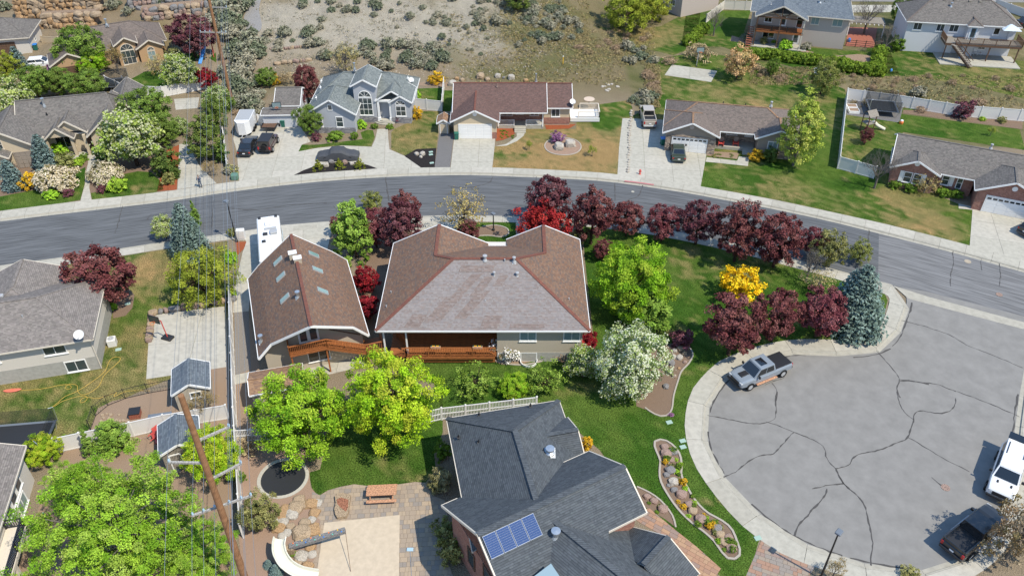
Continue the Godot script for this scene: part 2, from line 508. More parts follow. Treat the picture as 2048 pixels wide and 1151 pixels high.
func ground() -> void:
	var a:=resample(polyline(FAR_KERB),90)
	var b:=resample(polyline(NEAR_KERB+[1860,593,2048,645,2330,735]),90)
	road_poly=a.duplicate()
	var br:=b.duplicate(); br.reverse(); road_poly.append_array(br)
	court_poly=smooth_line(polyline(COURT_KERB),.8)
	court_poly.append(PX("X",[2048,630])[0]); court_poly.append(PX("X",[1850,580])[0])
	var grow:=Geometry2D.offset_polygon(road_poly,.9)[0]
	var grow2:=Geometry2D.offset_polygon(court_poly,.9)[0]
	var cols:={"dirt": Color(.355,.285,.2),"gravel": Color(.48,.435,.35),"dry": Color(.29,.215,.115),"green": Color(.1,.13,.035),"tan": Color(.35,.275,.16)}
	var N:=FastNoiseLite.new()
	N.seed=11; N.frequency=.06; N.fractal_octaves=5; N.fractal_gain=.6
	var N2:=FastNoiseLite.new()
	N2.seed=12; N2.frequency=.5; N2.fractal_octaves=3
	var xs:=[]
	var zs:=[]
	var x:=-700.0
	while x<=700.0:
		xs.append(x); x+=1.0 if absf(x)<125 else 25.0
		if x>-125 and x<-100 and xs[-1]<-125: x=-125.0
	var z:=120.0
	while z>=-900.0:
		zs.append(z); z-=1.0 if (z<=-22.0 and z>-182.0) else (20.0 if z>-22.0 and z>.0 else (22.0 if z>-22.0 else 40.0))
	var mb:=MB.new()
	var W:=xs.size()
	var pts:=[]
	var cc:=[]
	for zi in zs.size():
		for xi in W:
			var px: float=xs[xi]
			var pz: float=zs[zi]
			var q:=Vector2(px,pz)
			var y:=hill(px,pz)
			if Geometry2D.is_point_in_polygon(q,grow) or Geometry2D.is_point_in_polygon(q,grow2): y=-.2
			elif y>.4: y+=N.get_noise_2d(px*2,pz*2)*.5
			pts.append(Vector3(px,y,pz))
			var n1:=N.get_noise_2d(px,pz)
			var n2:=N2.get_noise_2d(px,pz)
			var c: Color=cols.dirt
			var d:=-pz
			var hy:=smoothstep(.2,2.2,hill(px,pz))
			var gr: float=hy*smoothstep(14.0,-2.0,px+n1*14.0)*smoothstep(-52.0,-40.0,px+n1*8.0)*smoothstep(156.0,143.0,d+n1*12.0)
			c=c.lerp(cols.gravel,clampf(gr*1.2,0,1))
			c=c.lerp(cols.dry,clampf((1.0 - gr)*hy*(.55+n1*1.2+n2*.3),0,1)*.8)
			c=c.lerp(cols.green,clampf(n1*1.6+n2*.35 - .25,0,1)*.55*(1.0 - gr*.8))
			var olive: float=smoothstep(-14.0,4.0,px+n1*12.0)*smoothstep(24.0,18.0,px)*smoothstep(112.0,122.0,d)
			c=c.lerp(Color(.245,.2,.105).lerp(Color(.15,.155,.06),clampf(.4+n1*1.5+n2*.6,0,1)),olive*.8)
			if px>18.0 and d>100.0: c=c.lerp(cols.green.lerp(cols.tan,clampf(.45+n1*.9+n2*.4,0,1)),.85)
			if px<-45.0 and d>108.0: c=c.lerp(cols.tan,clampf(.3+n1,0,1)*.6)
			cc.append(c*(1.25+n2*.2))
	for zi in zs.size() - 1:
		for xi in W - 1:
			var i:=zi*W+xi
			quad_col(mb,[pts[i+W],pts[i+1+W],pts[i+1],pts[i]],[cc[i+W],cc[i+1+W],cc[i+1],cc[i]])
	setting("ground","dirt, gravel and dry grass ground with the bare hill behind the houses",mb,M.terrain)
func quad_col(mb: MB,q: Array,k: Array) -> void:
	for s in [[0,1,2],[0,2,3]]:
		var nn: Vector3=(q[s[2]] - q[s[0]]).cross(q[s[1]] - q[s[0]]).normalized()
		if nn.y<0: nn=-nn
		for i in s:
			mb.v.append(q[i]); mb.n.append(nn); mb.t.append(Vector2(q[i].x,q[i].z)); mb.c.append(k[i])
func strip(a: PackedVector2Array,b: PackedVector2Array,y: float,i0:=0,i1:=-1) -> MB:
	var mb:=MB.new()
	var l:=.0
	if i1<0: i1=a.size() - 1
	for i in range(i0,i1):
		var dl:=a[i].distance_to(a[i+1])
		var q:=[v3(a[i],y),v3(a[i+1],y),v3(b[i+1],y),v3(b[i],y)]
		var w:=a[i].distance_to(b[i])
		var w2:=a[i+1].distance_to(b[i+1])
		var uv:=[Vector2(l,0),Vector2(l+dl,0),Vector2(l+dl,w2),Vector2(l,w)]
		for s in [[0,1,2],[0,2,3]]:
			for k in s:
				mb.v.append(q[k]); mb.n.append(Vector3.UP); mb.t.append(uv[k]); mb.c.append(Color.WHITE)
		l+=dl
	return mb
func ribbon(pts: PackedVector2Array,w: float,y: float,wob:=.0,follow:=false) -> MB:
	var mb:=MB.new()
	var prev:=[]
	for i in pts.size():
		var d:=(pts[mini(i+1,pts.size() - 1)] - pts[maxi(i - 1,0)]).normalized().orthogonal()
		var ww:=w*.5*(1.0+wob*rng.randf_range(-1,1))
		var a:=pts[i]+d*ww
		var b:=pts[i] - d*ww
		var cur:=[v3(a,y+(hill(a.x,a.y) if follow else .0)),v3(b,y+(hill(b.x,b.y) if follow else .0))]
		if prev.size()>0: mb.up([prev[0],prev[1],cur[1],cur[0]])
		prev=cur
	return mb
func roads() -> void:
	var a:=resample(polyline(FAR_KERB),90)
	var b:=resample(polyline(NEAR_KERB+[1860,593,2048,645,2330,735]),90)
	var cut:=0
	while cut<90 and a[cut].x<PX("X",[1737,457])[0].x: cut+=1
	setting("road","dark streaked asphalt street curving past the houses",strip(a,b,-.12,0,cut),M.asphalt)
	setting("road","older paler asphalt street where the cul-de-sac joins",strip(a,b,-.12,cut,90),M.asphalt_old)
	var mb:=MB.new()
	mb.prism(court_poly,-.2,-.116,false)
	setting("road","pale grey asphalt turning circle of the cul-de-sac",mb,M.asphalt_court)
	var g:=MB.new()
	g.prism(PX("X",[1788,569,1818,595,1870,609,2048,656,2060,645,1860,592]),-.2,-.111,false)
	setting("road","concrete cross gutter between street and cul-de-sac",g,M.concrete_b)
	g=MB.new()
	g.prism(PX("X",[1700,3,2048,5,2200,40,2200,-40,1700,-40]),-.1,.03,false)
	setting("road","pale far street behind the top right houses",g,M.asphalt_court)
	sidewalk("far sidewalk of pale concrete slabs along the curved street",FAR_KERB,FAR_BACK,2.75)
	sidewalk("near sidewalk of pale concrete slabs behind the plum trees",NEAR_KERB,NEAR_BACK,2.75)
	sidewalk("curved sidewalk of concrete slabs round the cul-de-sac",COURT_KERB,COURT_BACK,4.3)
	var pk:=resample(polyline([1249,362,1272,364.5,1308,369.5]),12)
	setting("kerb_marking","faded pink painted kerb by the fire hydrant",ribbon(pk,.3,.034),M.pink_paint)
	var cr:=setting("road_crack","dark tar filled cracks across the asphalt")
	for e in [["K",[515,150,640,175,760,195,840,205,880,190,925,183,942,130,940,60,948,0]],["K",[880,190,960,215,1050,255,1140,285,1215,330,1245,365,1250,410,1310,480,1360,575,1400,605]],
		["K",[1050,255,980,330,915,390,820,408,740,460,690,495,615,535]],["K",[1360,575,1260,585,1165,605]],["K",[1262,610,1240,655,1150,750,1070,850,1060,895]],
		["L",[225,480,300,460,350,400,450,375,540,345,640,305,672,290,695,210,712,175,730,127,800,125,890,140,945,115,970,75,965,40]],
		["L",[712,178,650,130,625,75,605,0]],["L",[672,290,760,335,880,410,1055,500]],["L",[970,0,1060,30,1200,85,1370,158]],
		["L",[225,480,265,560,300,600,365,650,405,710,425,790,440,870,458,970,445,1010,450,1080]],["L",[820,530,880,585]],
		["Q",[1200,830,1240,880,1300,940,1345,1010,1330,1070,1350,1130]],["Q",[1345,1012,1440,1025,1535,1045]],["Q",[485,1050,540,1025,600,1005,612,970]],["Q",[525,1035,560,1090,555,1150]],["X",[1805,639,1850,650,1900,668,1940,690,1980,705,2048,734]],["X",[1801,759,1840,762,1880,768,1913,780]],
		["F",[355,735,352,840]],["F",[960,895,962,1000,945,1080,945,1150]],["F",[1163,950,1165,1035]],["F",[1295,985,1305,1050,1300,1150]],
		["B",[952,1015,960,1080,972,1150]],["C",[365,1010,330,1050,200,1075,100,1065]],["C",[612,1012,610,1075]],["C",[1065,1045,1065,1150]],["C",[1225,1060,1200,1120,1130,1150]],["O",[985,100,970,160]],
		["G",[660,185,690,80,705,25]],["G",[520,285,527,230]],["G",[840,108,870,75]],["M",[20,45,150,55,250,50,330,38,480,20,650,15]],["M",[690,30,740,75]],["G",[1225,0,1215,150]]]:
		var p:=smooth_line(PX(e[0],e[1]),.7)
		for i in p.size(): p[i]+=Vector2(rng.randf_range(-1,1),rng.randf_range(-1,1))*.055
		p=smooth_line(p,.3)
		for i in p.size(): p[i]+=Vector2(rng.randf_range(-1,1),rng.randf_range(-1,1))*.03
		part(cr,"crack",ribbon(p,rng.randf_range(.06,.105),-.104,.7),M.tar)
	var kl:=smooth_line(polyline(COURT_KERB),.5)
	var seam:=PackedVector2Array()
	for i in range(6,kl.size() - 6):
		var nrm:=(kl[i+1] - kl[i - 1]).normalized().orthogonal()
		seam.append(kl[i]+nrm*(.5 if Geometry2D.is_point_in_polygon(kl[i]+nrm*.5,court_poly) else -.5)+Vector2(rng.randf_range(-1,1),rng.randf_range(-1,1))*.05)
	for i in range(0,seam.size() - 16,17): part(cr,"seam",ribbon(seam.slice(i,i+rng.randi_range(9,17)),.1,-.1045,.9),M.tar)
	for e in [["L",908,598,.36,"rock_pink"],["F",1068,975,.36,"concrete_old"],["X",2000,587,.34,"rock_pink"],["O",420,62,.2,"concrete"]]:
		var m2:=MB.new()
		m2.cyl(Vector3.ZERO,Vector3(0,.02,0),e[3],20)
		m2.lathe([Vector2(e[3]*.75,.025),Vector2(e[3]*.55,.025)],20)
		var w:=PZ(e[0],e[1],e[2])
		single("manhole_cover",m2,M[e[4]],["rusty round manhole cover in the turning circle","round manhole cover in pale concrete collar on the street by the right driveway","rusty manhole cover near the right end of the street","small pale valve cover in the street beyond the plum trees"][[.36,.36,.34,.2].find(e[3]) if e[0] != "F" else 1],"manhole cover","",Vector3(w.x,-.114,w.z))
func sidewalk(label: String,ka: Array,kb: Array,step: float) -> void:
	var s:=setting("sidewalk",label)
	var a:=smooth_line(polyline(ka),step)
	var bl:=smooth_line(polyline(kb),.5)
	var n:=a.size() - 1
	var mats:=[M.concrete,M.concrete_b,M.concrete_c,M.concrete]
	for i in n:
		var quads:=[]
		var sub:=3
		for k in sub:
			var p0:=a[i].lerp(a[i+1],(k+(.012 if k==0 else .0))/sub)
			var p1:=a[i].lerp(a[i+1],(k+1 - (.012 if k==sub - 1 else .0))/sub)
			quads.append([p0,p1])
		var sl:=MB.new()
		var kb2:=MB.new()
		for q in quads:
			var b0:=nearest_on(bl,q[0])
			var b1:=nearest_on(bl,q[1])
			var d0: Vector2=(b0 - q[0]).normalized()
			var d1: Vector2=(b1 - q[1]).normalized()
			var s0: Vector2=q[0]+d0*.22
			var s1: Vector2=q[1]+d1*.22
			if Geometry2D.is_polygon_clockwise(PackedVector2Array([s0,s1,b1,b0])):
				sl.hexa([v3(s0,-.24),v3(s1,-.24),v3(b1,-.24),v3(b0,-.24),v3(s0,.03),v3(s1,.03),v3(b1,.035),v3(b0,.035)])
			else:
				sl.hexa([v3(b0,-.24),v3(b1,-.24),v3(s1,-.24),v3(s0,-.24),v3(b0,.035),v3(b1,.035),v3(s1,.03),v3(s0,.03)])
			var g0: Vector2=q[0] - d0*.35
			var g1: Vector2=q[1] - d1*.35
			var k0: Vector2=q[0]+d0*.02
			var k1: Vector2=q[1]+d1*.02
			var r0:=s0 - d0*.01
			var r1:=s1 - d1*.01
			kb2.up([v3(g0,-.112),v3(g1,-.112),v3(k1,-.105),v3(k0,-.105)])
			kb2.up([v3(k0,-.105),v3(k1,-.105),v3(k1+d1*.06,.02),v3(k0+d0*.06,.02)])
			kb2.up([v3(k0+d0*.06,.02),v3(k1+d1*.06,.02),v3(r1,.026),v3(r0,.026)])
		part(s,"slab",sl,mats[(i*7+i/3) % 4])
		part(s,"kerb",kb2,M.concrete_b)
func sheet(poly: PackedVector2Array,cell: float,yoff: float,fn: Callable) -> MB:
	var mb:=MB.new()
	var r:=Rect2(poly[0],Vector2.ZERO)
	for p in poly: r=r.expand(p)
	var z:=r.position.y
	while z<r.end.y:
		var x:=r.position.x
		while x<r.end.x:
			var c:=PackedVector2Array([Vector2(x,z),Vector2(x+cell,z),Vector2(x+cell,z+cell),Vector2(x,z+cell)])
			for o in Geometry2D.intersect_polygons(c,poly):
				if Geometry2D.is_polygon_clockwise(o) and o.size()<3: continue
				var idx: PackedInt32Array=[0,1,2,0,2,3] if o.size()==4 else Geometry2D.triangulate_polygon(o)
				for i in range(0,idx.size(),3):
					for k in [0,1,2]:
						var q: Vector2=o[idx[i+k]]
						mb.v.append(Vector3(q.x,hill(q.x,q.y)+yoff,q.y)); mb.n.append(Vector3.UP); mb.t.append(q); mb.c.append(fn.call(q))
			x+=cell
		z+=cell
	return mb
func lawn(label: String,poly: PackedVector2Array,dry: float,spots:=[],yoff:=.012,cell:=.55) -> void:
	var k:=hash(label) % 1000
	var fn:=func(q: Vector2) -> Color:
		var n1:=nz.get_noise_2d(q.x+k,q.y)
		var n2:=nz.get_noise_2d(q.x*5.0+k,q.y*5.0)
		var n3:=nz.get_noise_2d(q.x*1.7 - k,q.y*1.7+50)
		var n4:=nz.get_noise_2d(q.x*17.0+k,q.y*17.0)
		var w:=q+Vector2(n2,n3)*5.0+Vector2(n4,-n4)*1.5
		var d:=dry+n1*.45+n2*.45+n4*.5
		for s in spots: d+=s[3]*smoothstep(s[2]*1.1,s[2]*.2,w.distance_to(Vector2(s[0],s[1])))
		var g:=Color(.04,.092,.013).lerp(Color(.078,.126,.023),clampf(.5+n3*1.3+n2*.5+n4*.7,0,1))
		g=g.lerp(Color(.2,.17,.068),smoothstep(.15,.85,d)*.92)
		g=g.lerp(Color(.31,.2,.09),smoothstep(.75,1.35,d)*.8)
		return g*(1.78+n4*.5)
	setting("lawn",label,sheet(poly,cell,yoff,fn),M.grass)
func spot(k: String,u: float,v: float,r: float,a: float) -> Array:
	var p:=PZ(k,u,v)
	return [p.x,p.z,r,a]
func lawns() -> void:
	lawn("large green lawn between the brown house and the cul-de-sac",PX("X",[1165,453,1220,457,1294,467,1355,478,1430,494,1520,516,1610,540,1690,562,1770,587,1776,600,1768,634,1750,664,1718,678,1661,680,1586,680,1536,688,1483,704,1440,722,1406,753,1384,782,1373,822,1371,861,1382,909,1406,956,1470,1036,1519,1078,1497,1155,1440,1151,1340,1060,1290,1030,1200,900,1130,840,1000,840,885,830,870,770,835,728,1000,700,1190,700,1170,520]),-.16,
		[spot("O",800,420,5,.4),spot("O",1150,480,4,.55),spot("O",830,550,3.5,.25),spot("X",1165,805,5,.65),spot("O",1000,470,4,.3),spot("O",640,790,2.2,.5),spot("Q",30,960,2.5,.5),spot("O",600,410,2,.6),spot("J",1000,400,7,-.5),spot("N",1400,330,4,-.4),spot("K",500,650,.8,.8),spot("Q",900,750,4,.7)])
	lawn("small green lawn round the bed in front of the brown house",PX("N",[560,145,930,142,935,290,640,290]),-.2)
	lawn("shady green lawn beside the paver patio",PX("I",[480,560,545,540,600,300,800,100,1250,120,1250,330,1200,450,1210,540,1190,570,1150,615,1090,612,1000,625,920,632,830,636,740,625,660,640,590,660,540,690,500,660,490,610]),-.05,[spot("I",1010,500,3,.45),spot("I",640,480,1.6,.4),spot("I",1200,490,.9,.5)])
	lawn("yellowish lawn round the left grey roofed house",PX("X",[-120,563,0,546,136,529,313,501,455,482,462,620,420,700,345,755,285,780,240,800,212,828,195,850,183,885,100,905,0,910,-120,920]),.7,[spot("G",850,400,5,.45),spot("G",800,680,3.5,-.4),spot("G",560,1060,4,.15),spot("G",60,410,4,-.25),spot("H",400,260,4,-.3),spot("H",900,470,4,-.4)])
	lawn("green front lawn right of the curved garden path",PX("A",[715,1000,790,985,870,990,920,1040,940,1090,860,1115,720,1130,530,1155,520,1110,690,1080]),.05,[spot("A",850,1070,2.5,.5)])
	lawn("narrow green lawn left of the curved garden path",PX("A",[430,990,490,960,485,1060,460,1150,300,1178,0,1215,-150,1235,-150,1150,0,1130,210,1090,250,1130,420,1080]),-.05)
	lawn("green lawn with slide behind the top left fence",PX("A",[740,460,850,400,960,410,1080,300,1240,290,1245,460,1100,480,760,515]),.0)
	lawn("striped front lawn of the blue grey house",PX("B",[985,762,1000,742,1160,672,1168,640,1262,640,1257,752,1245,852,1060,893,985,860]),.62,[spot("B",1100,800,4,.2),spot("B",1230,680,2.5,-.4)])
	lawn("thin curved lawn strip by the covered car",PX("B",[450,872,470,832,560,832,700,815,820,800,808,762,850,745,880,750,890,790,870,842,700,835,560,850]),.35)
	lawn("small square lawn behind the white gate",PX("B",[1110,510,1280,505,1275,585,1105,585]),.15)
	lawn("narrow green lawn beside the brown roofed house",PX("B",[1290,520,1370,520,1370,640,1280,640]),-.1)
	lawn("dry patchy front lawn round the circular rock bed",PX("C",[372,842,440,830,520,790,555,742,840,742,850,655,975,655,975,600,1150,575,1165,620,1150,1010,860,985,740,978,360,965]),.92,
		[spot("C",1000,880,5,.5),spot("C",600,900,7,.25),spot("C",1060,680,4,-.9),spot("C",870,820,1.8,-.6),spot("C",640,810,1.8,-.5),spot("C",930,640,4,-.9),spot("C",390,880,2,-.6),spot("C",1060,600,3,-.6)])
	lawn("broad lawn behind and beside the stone garage house",PX("X",[1266,232,1312,205,1320,170,1308,118,1400,104,1480,116,1560,130,1690,178,1720,320,1790,352,1945,420,1942,492,1779,449,1640,418,1551,399,1454,381,1403,373,1330,330,1266,330]),.33,
		[spot("D",60,650,4,.5),spot("D",230,520,6,.12),spot("D",800,580,5,.35),spot("F",750,600,7,.25),spot("F",500,520,3.5,.4),spot("F",900,720,5,.22),spot("D",740,1060,5,.25),spot("D",700,1020,2,.35),spot("F",130,380,4,-.4),spot("F",1060,680,2,-.6),spot("D",1050,580,2,.5),spot("D",1110,860,3,-.3)])
	lawn("fenced lawn with play tower and small plum tree",PX("E",[185,830,580,820,1440,930,1480,1080,600,950,560,1130,430,1200,150,1140]),.3,[spot("E",250,1080,4,.4),spot("E",900,960,5,.3),spot("E",750,850,5,-.3),spot("E",1200,930,5,-.35)],.016)
	lawn("brown dry lawn below the deck at top right",PX("E",[440,340,620,350,850,370,1480,440,1600,400,1600,720,1480,710,1100,620,800,570,450,530]),.5,[spot("E",900,520,8,.15),spot("E",1100,450,5,-.35),spot("E",480,520,2.5,-.6),spot("E",1400,680,6,-.2)])
	lawn("golden dry lawn beneath the big willow",PX("C",[890,140,1100,170,1330,150,1500,60,1560,60,1540,180,1470,230,1475,290,1400,318,1290,290,1100,252,960,205]),.6,[spot("C",1200,220,5,.3),spot("C",1430,270,3,-.7),spot("C",1500,120,5,-.7),spot("C",1050,220,2.5,-.5)])
	lawn("green lawn below the timber balcony house",PX("D",[270,40,460,60,640,60,600,180,640,250,900,265,1170,290,1300,290,1330,250,1440,290,1500,440,1150,430,900,390,660,330,480,270,240,260]),.08,[spot("D",430,220,2,.7),spot("D",1200,300,2,.3)])
	lawn("dry lawn strip between fence and hedge at top right",PX("E",[560,780,1000,790,610,815]),.1)
func bed(label: String,poly: PackedVector2Array,m: Material,y:=.022) -> void:
	var mb:=MB.new()
	mb.prism(poly,y - .03,y,true)
	setting("garden_bed",label,mb,m)
func edge(label: String,pts: PackedVector2Array,closed:=false,w:=.14,h:=.1,m: Material=null) -> void:
	var s:=setting("garden_edging",label)
	var p:=smooth_line(pts,.55,closed)
	if closed: p.append(p[0])
	var mb:=MB.new()
	for i in p.size() - 1:
		var d:=(p[i+1] - p[i]).normalized()*.012
		mb.beam(v3(p[i] - d,h*.5 - .01),v3(p[i+1]+d*.2,h*.5 - .01+(i % 2)*.002),w,h)
	part(s,"edging_strip",mb,m if m else M.edging)
func slabs(parent: Node,called: String,poly: PackedVector2Array,turn: float,sx: float,sz: float,y0: float,y1: float,mats: Array,gap:=.03,bond:=false,cap:=100000,jit:=.0) -> void:
	var o:=poly[0]
	var loc:=PackedVector2Array()
	for p in poly: loc.append((p - o).rotated(turn))
	var r:=Rect2(loc[0],Vector2.ZERO)
	for p in loc: r=r.expand(p)
	var i:=0
	var z:=r.position.y
	var row:=0
	var made:=0
	var rest:={}
	while z<r.end.y:
		var x:=r.position.x - (sx*.5 if bond and row % 2==1 else .0)
		while x<r.end.x:
			var w:=sx
			if jit>0: w=sx*[.67,1.0,1.33][rng.randi() % 3]
			var c:=PackedVector2Array([Vector2(x+gap/2,z+gap/2),Vector2(x+w - gap/2,z+gap/2),Vector2(x+w - gap/2,z+sz - gap/2),Vector2(x+gap/2,z+sz - gap/2)])
			for q in Geometry2D.intersect_polygons(c,loc):
				var w2:=PackedVector2Array()
				for p in q: w2.append(p.rotated(-turn)+o)
				var k:=rng.randi() % mats.size()
				if made<cap:
					var mb:=MB.new()
					mb.prism(w2,y0,y1+(rng.randf()*.003 if jit>0 else .0))
					part(parent,called,mb,mats[k])
					made+=1
				else:
					if not rest.has(k): rest[k]=MB.new()
					rest[k].prism(w2,y0,y1+rng.randf()*.003)
			x+=w
		z+=sz
		row+=1
	for k in rest: part(parent,called+"_field",rest[k],mats[k]).set_meta("kind","stuff")
func drive(label: String,poly: PackedVector2Array,turn: float,s:=3.6,mats:=[]) -> void:
	var d:=setting("driveway",label)
	slabs(d,"slab",poly,turn,s,s,-.08,.028,mats if mats.size() else [M.concrete,M.concrete_c,M.concrete],.025)
func paving() -> void:
	drive("wide concrete driveway of the blue grey house with parked trailers",PX("B",[75,800,92,708,430,700,470,740,520,815,470,832,450,872,560,852,700,838,872,845,893,800,905,742,965,742,968,800,975,860,1060,897,1155,964,905,974,600,990,430,1010,215,1035,110,1045,95,870]),.09)
	drive("concrete driveway of the brown roofed house",PX("C",[140,785,375,785,372,840,358,964,118,964]),.0)
	drive("grey gravel side drive next to the garage",PX("C",[55,760,138,765,115,962,25,962]),.0,30.0,[M.gravel_strip])
	drive("curved concrete front walk beside the red flower bed",PX("C",[375,842,440,828,500,785,495,745,553,745,540,780,500,812,440,838]),.0,2.0)
	drive("broad concrete driveway of the stone garage house",PX("D",[-100,680,150,690,148,855,192,860,385,878,350,1072,60,1030,-130,1020,-120,850]),-.1)
	drive("concrete front walk of the stone garage house",PX("D",[385,905,560,925,570,900,628,905,622,955,378,930]),-.1,2.0)
	drive("concrete driveway of the brick house",PX("F",[1000,565,1110,590,1430,650,1700,700,1640,1040,1425,972,1080,868,1100,610,1000,600]),-.28)
	drive("concrete driveway in the shade of the pine on the left",PX("A",[1030,830,1075,825,1150,960,1245,1055,1020,1090]),.2)
	drive("curved concrete garden path of the tan house",PX("A",[500,890,550,890,555,930,520,1000,512,1080,525,1150,460,1160,487,1060,490,1000,505,940]),.0,1.6)
	drive("small concrete pad behind the white fence",PX("A",[1000,570,1145,560,1135,622,1010,632]),.0,2.4)
	drive("concrete drive at the top left garages",PX("A",[230,250,330,230,320,300,180,345,100,330]),.0,3.0)
	drive("concrete patio of the top left house",PX("A",[690,390,820,370,845,400,760,445,690,430]),.0,3.0)
	drive("concrete basketball court pad of the left yard",PX("G",[862,665,1030,640,1290,612,1300,960,840,1030]),.13,5.2,[M.concrete_new,M.concrete_c])
	drive("concrete driveway of the gambrel roofed garage",PX("M",[105,200,200,190,360,160,660,140,680,200,650,330,700,420,400,420,170,500,150,710,50,720,60,560,110,340,135,270]),.2)
	drive("concrete front driveway of the brown house",PX("N",[290,115,560,112,560,200,430,260,300,240,250,190]),.0)
	drive("concrete front walk between lawn and red maple",PX("N",[935,140,985,140,1010,230,1000,300,700,310,680,280,720,265,830,268,850,290,935,290]),.0,2.0)
	drive("cracked concrete basketball pad on the back lawn",PX("D",[142,432,185,372,445,408,410,472]),-.17,4.0,[M.concrete,M.concrete_b])
	drive("long concrete path up the slope at top left",PX("A",[560,148,665,0,700,-40,740,-40,600,148]),.0,3.0)
	drive("concrete court beyond the balcony house",PX("X",[1690,10,1800,10,1790,24,1690,25]),.0,4.0)
	drive("concrete strip behind the gambrel garage",PX("M",[60,1120,190,1090,195,1150,60,1180]),.0,2.5)
	drive("concrete path along the barn wall",PX("X",[590,735,720,715,735,730,610,760]),.0,2.0)
	var pt:=setting("patio","tan paver patio round the covered pool")
	var pool:=PX("I",[570,848,1003,803,998,1200,520,1200])
	var outer:=PX("I",[500,668,545,690,592,662,662,642,742,627,830,638,920,634,1000,627,1090,614,1150,618,1190,690,1265,720,1290,900,1250,1000,1290,1100,1330,1210,440,1210,520,1040,545,830,490,800])
	var k:=0
	for o in Geometry2D.clip_polygons(outer,Geometry2D.offset_polygon(pool,.05)[0]):
		if Geometry2D.is_polygon_clockwise(o): continue
		slabs(pt,"paver",o,.07,.42,.42,-.05,.03,[M.paver0,M.paver1,M.paver2,M.paver0,M.paver3],.016,true,290,1.0)
		k+=1
	var wk:=setting("path","terraced pink paver walk beside the dark roofed house")
	slabs(wk,"paver",PX("J",[1150,790,1290,765,1440,890,1560,985,1700,1110,1640,1200,1460,1070,1400,940,1240,850]),-.62,.5,.34,-.05,.03,[M.walk_paver0,M.walk_paver1,M.walk_paver2,M.walk_paver3,M.walk_paver0],.016,true,290,1.0)
	wk=setting("path","grey pink paver apron by the street lamp")
	slabs(wk,"paver",PX("K",[845,935,1090,1040,1180,1100,1120,1180,735,1190]),-.4,.5,.34,-.05,.026,[M.walk_paver3,M.walk_paver1,M.paver3,M.paver1],.016,true,280,1.0)
	bed("black mulch island with three round shrubs",PX("B",[425,1008,480,980,540,958,620,940,700,930,790,935,850,950,905,970,600,990]),M.mulch_black,.05)
	bed("black mulch corner bed with pale rocks",PX("B",[1060,898,1130,858,1245,852,1235,962,1158,964]),M.mulch_black,.03)
	bed("red mulch bed by the porch steps",PX("C",[378,740,495,740,495,760,470,785,420,805,380,812]),M.mulch_red,.04)
	bed("red mulch bed under the brick bay",PX("C",[660,715,840,715,800,740,670,745]),M.mulch_red,.04)
	bed("circular pink gravel bed with two white boulders",smooth_line(PX("C",[660,840,690,805,765,792,840,808,870,845,840,882,765,893,690,878]),.5,true),M.mulch_pink,.04)
	edge("stone ring of the circular bed",PX("C",[660,840,690,805,765,792,840,808,870,845,840,882,765,893,690,878]),true,.14,.1)
	bed("brown soil bed along the deck of the brown house",PX("X",[800,690,845,695,1000,690,1190,690,1195,740,1170,732,1150,727,1110,716,1075,719,1040,729,1005,729,985,722,965,715,945,714,910,722,875,716,845,722,830,735,800,730]),M.dirt)
	edge("wavy concrete edging of the bed along the deck",PX("X",[835,728,850,720,875,716,893,719,910,722,925,720,945,714,965,714,985,720,1005,726,1040,730,1075,725,1095,718,1110,716,1130,717,1150,724,1175,735]))
	bed("mulch bed with boulders under the white blossom tree",PX("O",[430,1000,640,940,700,935,745,965,765,1000,745,1060,700,1100,680,1150,660,1240,630,1340,590,1360,520,1330,440,1300]),M.mulch)
	edge("pale edging round the boulder bed",PX("O",[700,935,745,965,765,1005,742,1055,700,1100,680,1155,655,1240,640,1330,600,1360,540,1345,490,1310]))
	var isl:=PX("K",[185,320,240,310,300,345,340,400,352,470,350,530,390,610,440,690,510,760,600,810,660,860,695,940,715,1010,690,1045,640,1045,600,1005,555,940,490,880,410,820,330,740,260,640,220,560,215,490,220,440,195,380])
	rockery=isl
	bed("long curved rockery bed in the lawn",smooth_line(isl,.4,true),M.mulch)
	edge("pale concrete edging of the long rockery",isl,true,.17,.11)
	bed("small rockery bed at the dark house corner",PX("K",[75,600,150,635,215,680,265,735,300,790,315,850,250,800,150,740,80,700]),M.mulch)
	edge("pale edging of the small corner rockery",PX("K",[75,600,150,635,215,680,265,735,300,790,315,850]))
	bed("pinkish bark chip bed beside the sunken trampoline",PX("I",[55,390,250,380,400,300,480,500,490,640,540,700,560,850,530,1060,300,1200,100,1200,60,700]),M.mulch_pink,.02)
	bed("bare brown soil in the shed yard",PX("H",[520,300,560,190,640,150,900,90,1000,60,1310,-120,1330,380,1340,1200,60,1200,150,1000,240,700,330,480]),M.dirt,.02)
	bed("bare brown soil behind the white fence",PX("X",[470,640,500,640,520,740,600,740,620,880,470,880]),M.dirt,.02)
	bed("gravel strip beside the gambrel garage",PX("M",[60,710,150,705,165,1080,60,1125]),M.gravel,.024)
	bed("round bed with lamp post in the front lawn",PX("N",[650,225,700,175,800,160,870,180,885,210,850,232,760,225]),M.mulch,.03)
	edge("curved edging of the front lamp post bed",PX("N",[660,232,760,228,850,236,888,212,872,180,800,162,720,170]))
	bed("brown bark bed between garage and brown house",PX("X",[720,470,850,450,880,480,800,480,750,660,720,660]),M.mulch,.02)
	bed("mulch beds and gardens of the tan house",PX("A",[-150,1060,0,1000,200,940,480,900,560,900,850,830,1030,840,1010,1092,600,1140,400,1180,0,1225,-150,1240]),M.mulch,.006)
	bed("red bark bed along the pine driveway",PX("A",[960,860,1035,830,1015,1092,900,1100]),M.mulch_red,.012)
	bed("round soil bed under the left plum tree",PX("G",[640,560,740,510,772,545,760,620,720,665,650,680]),M.mulch,.02)
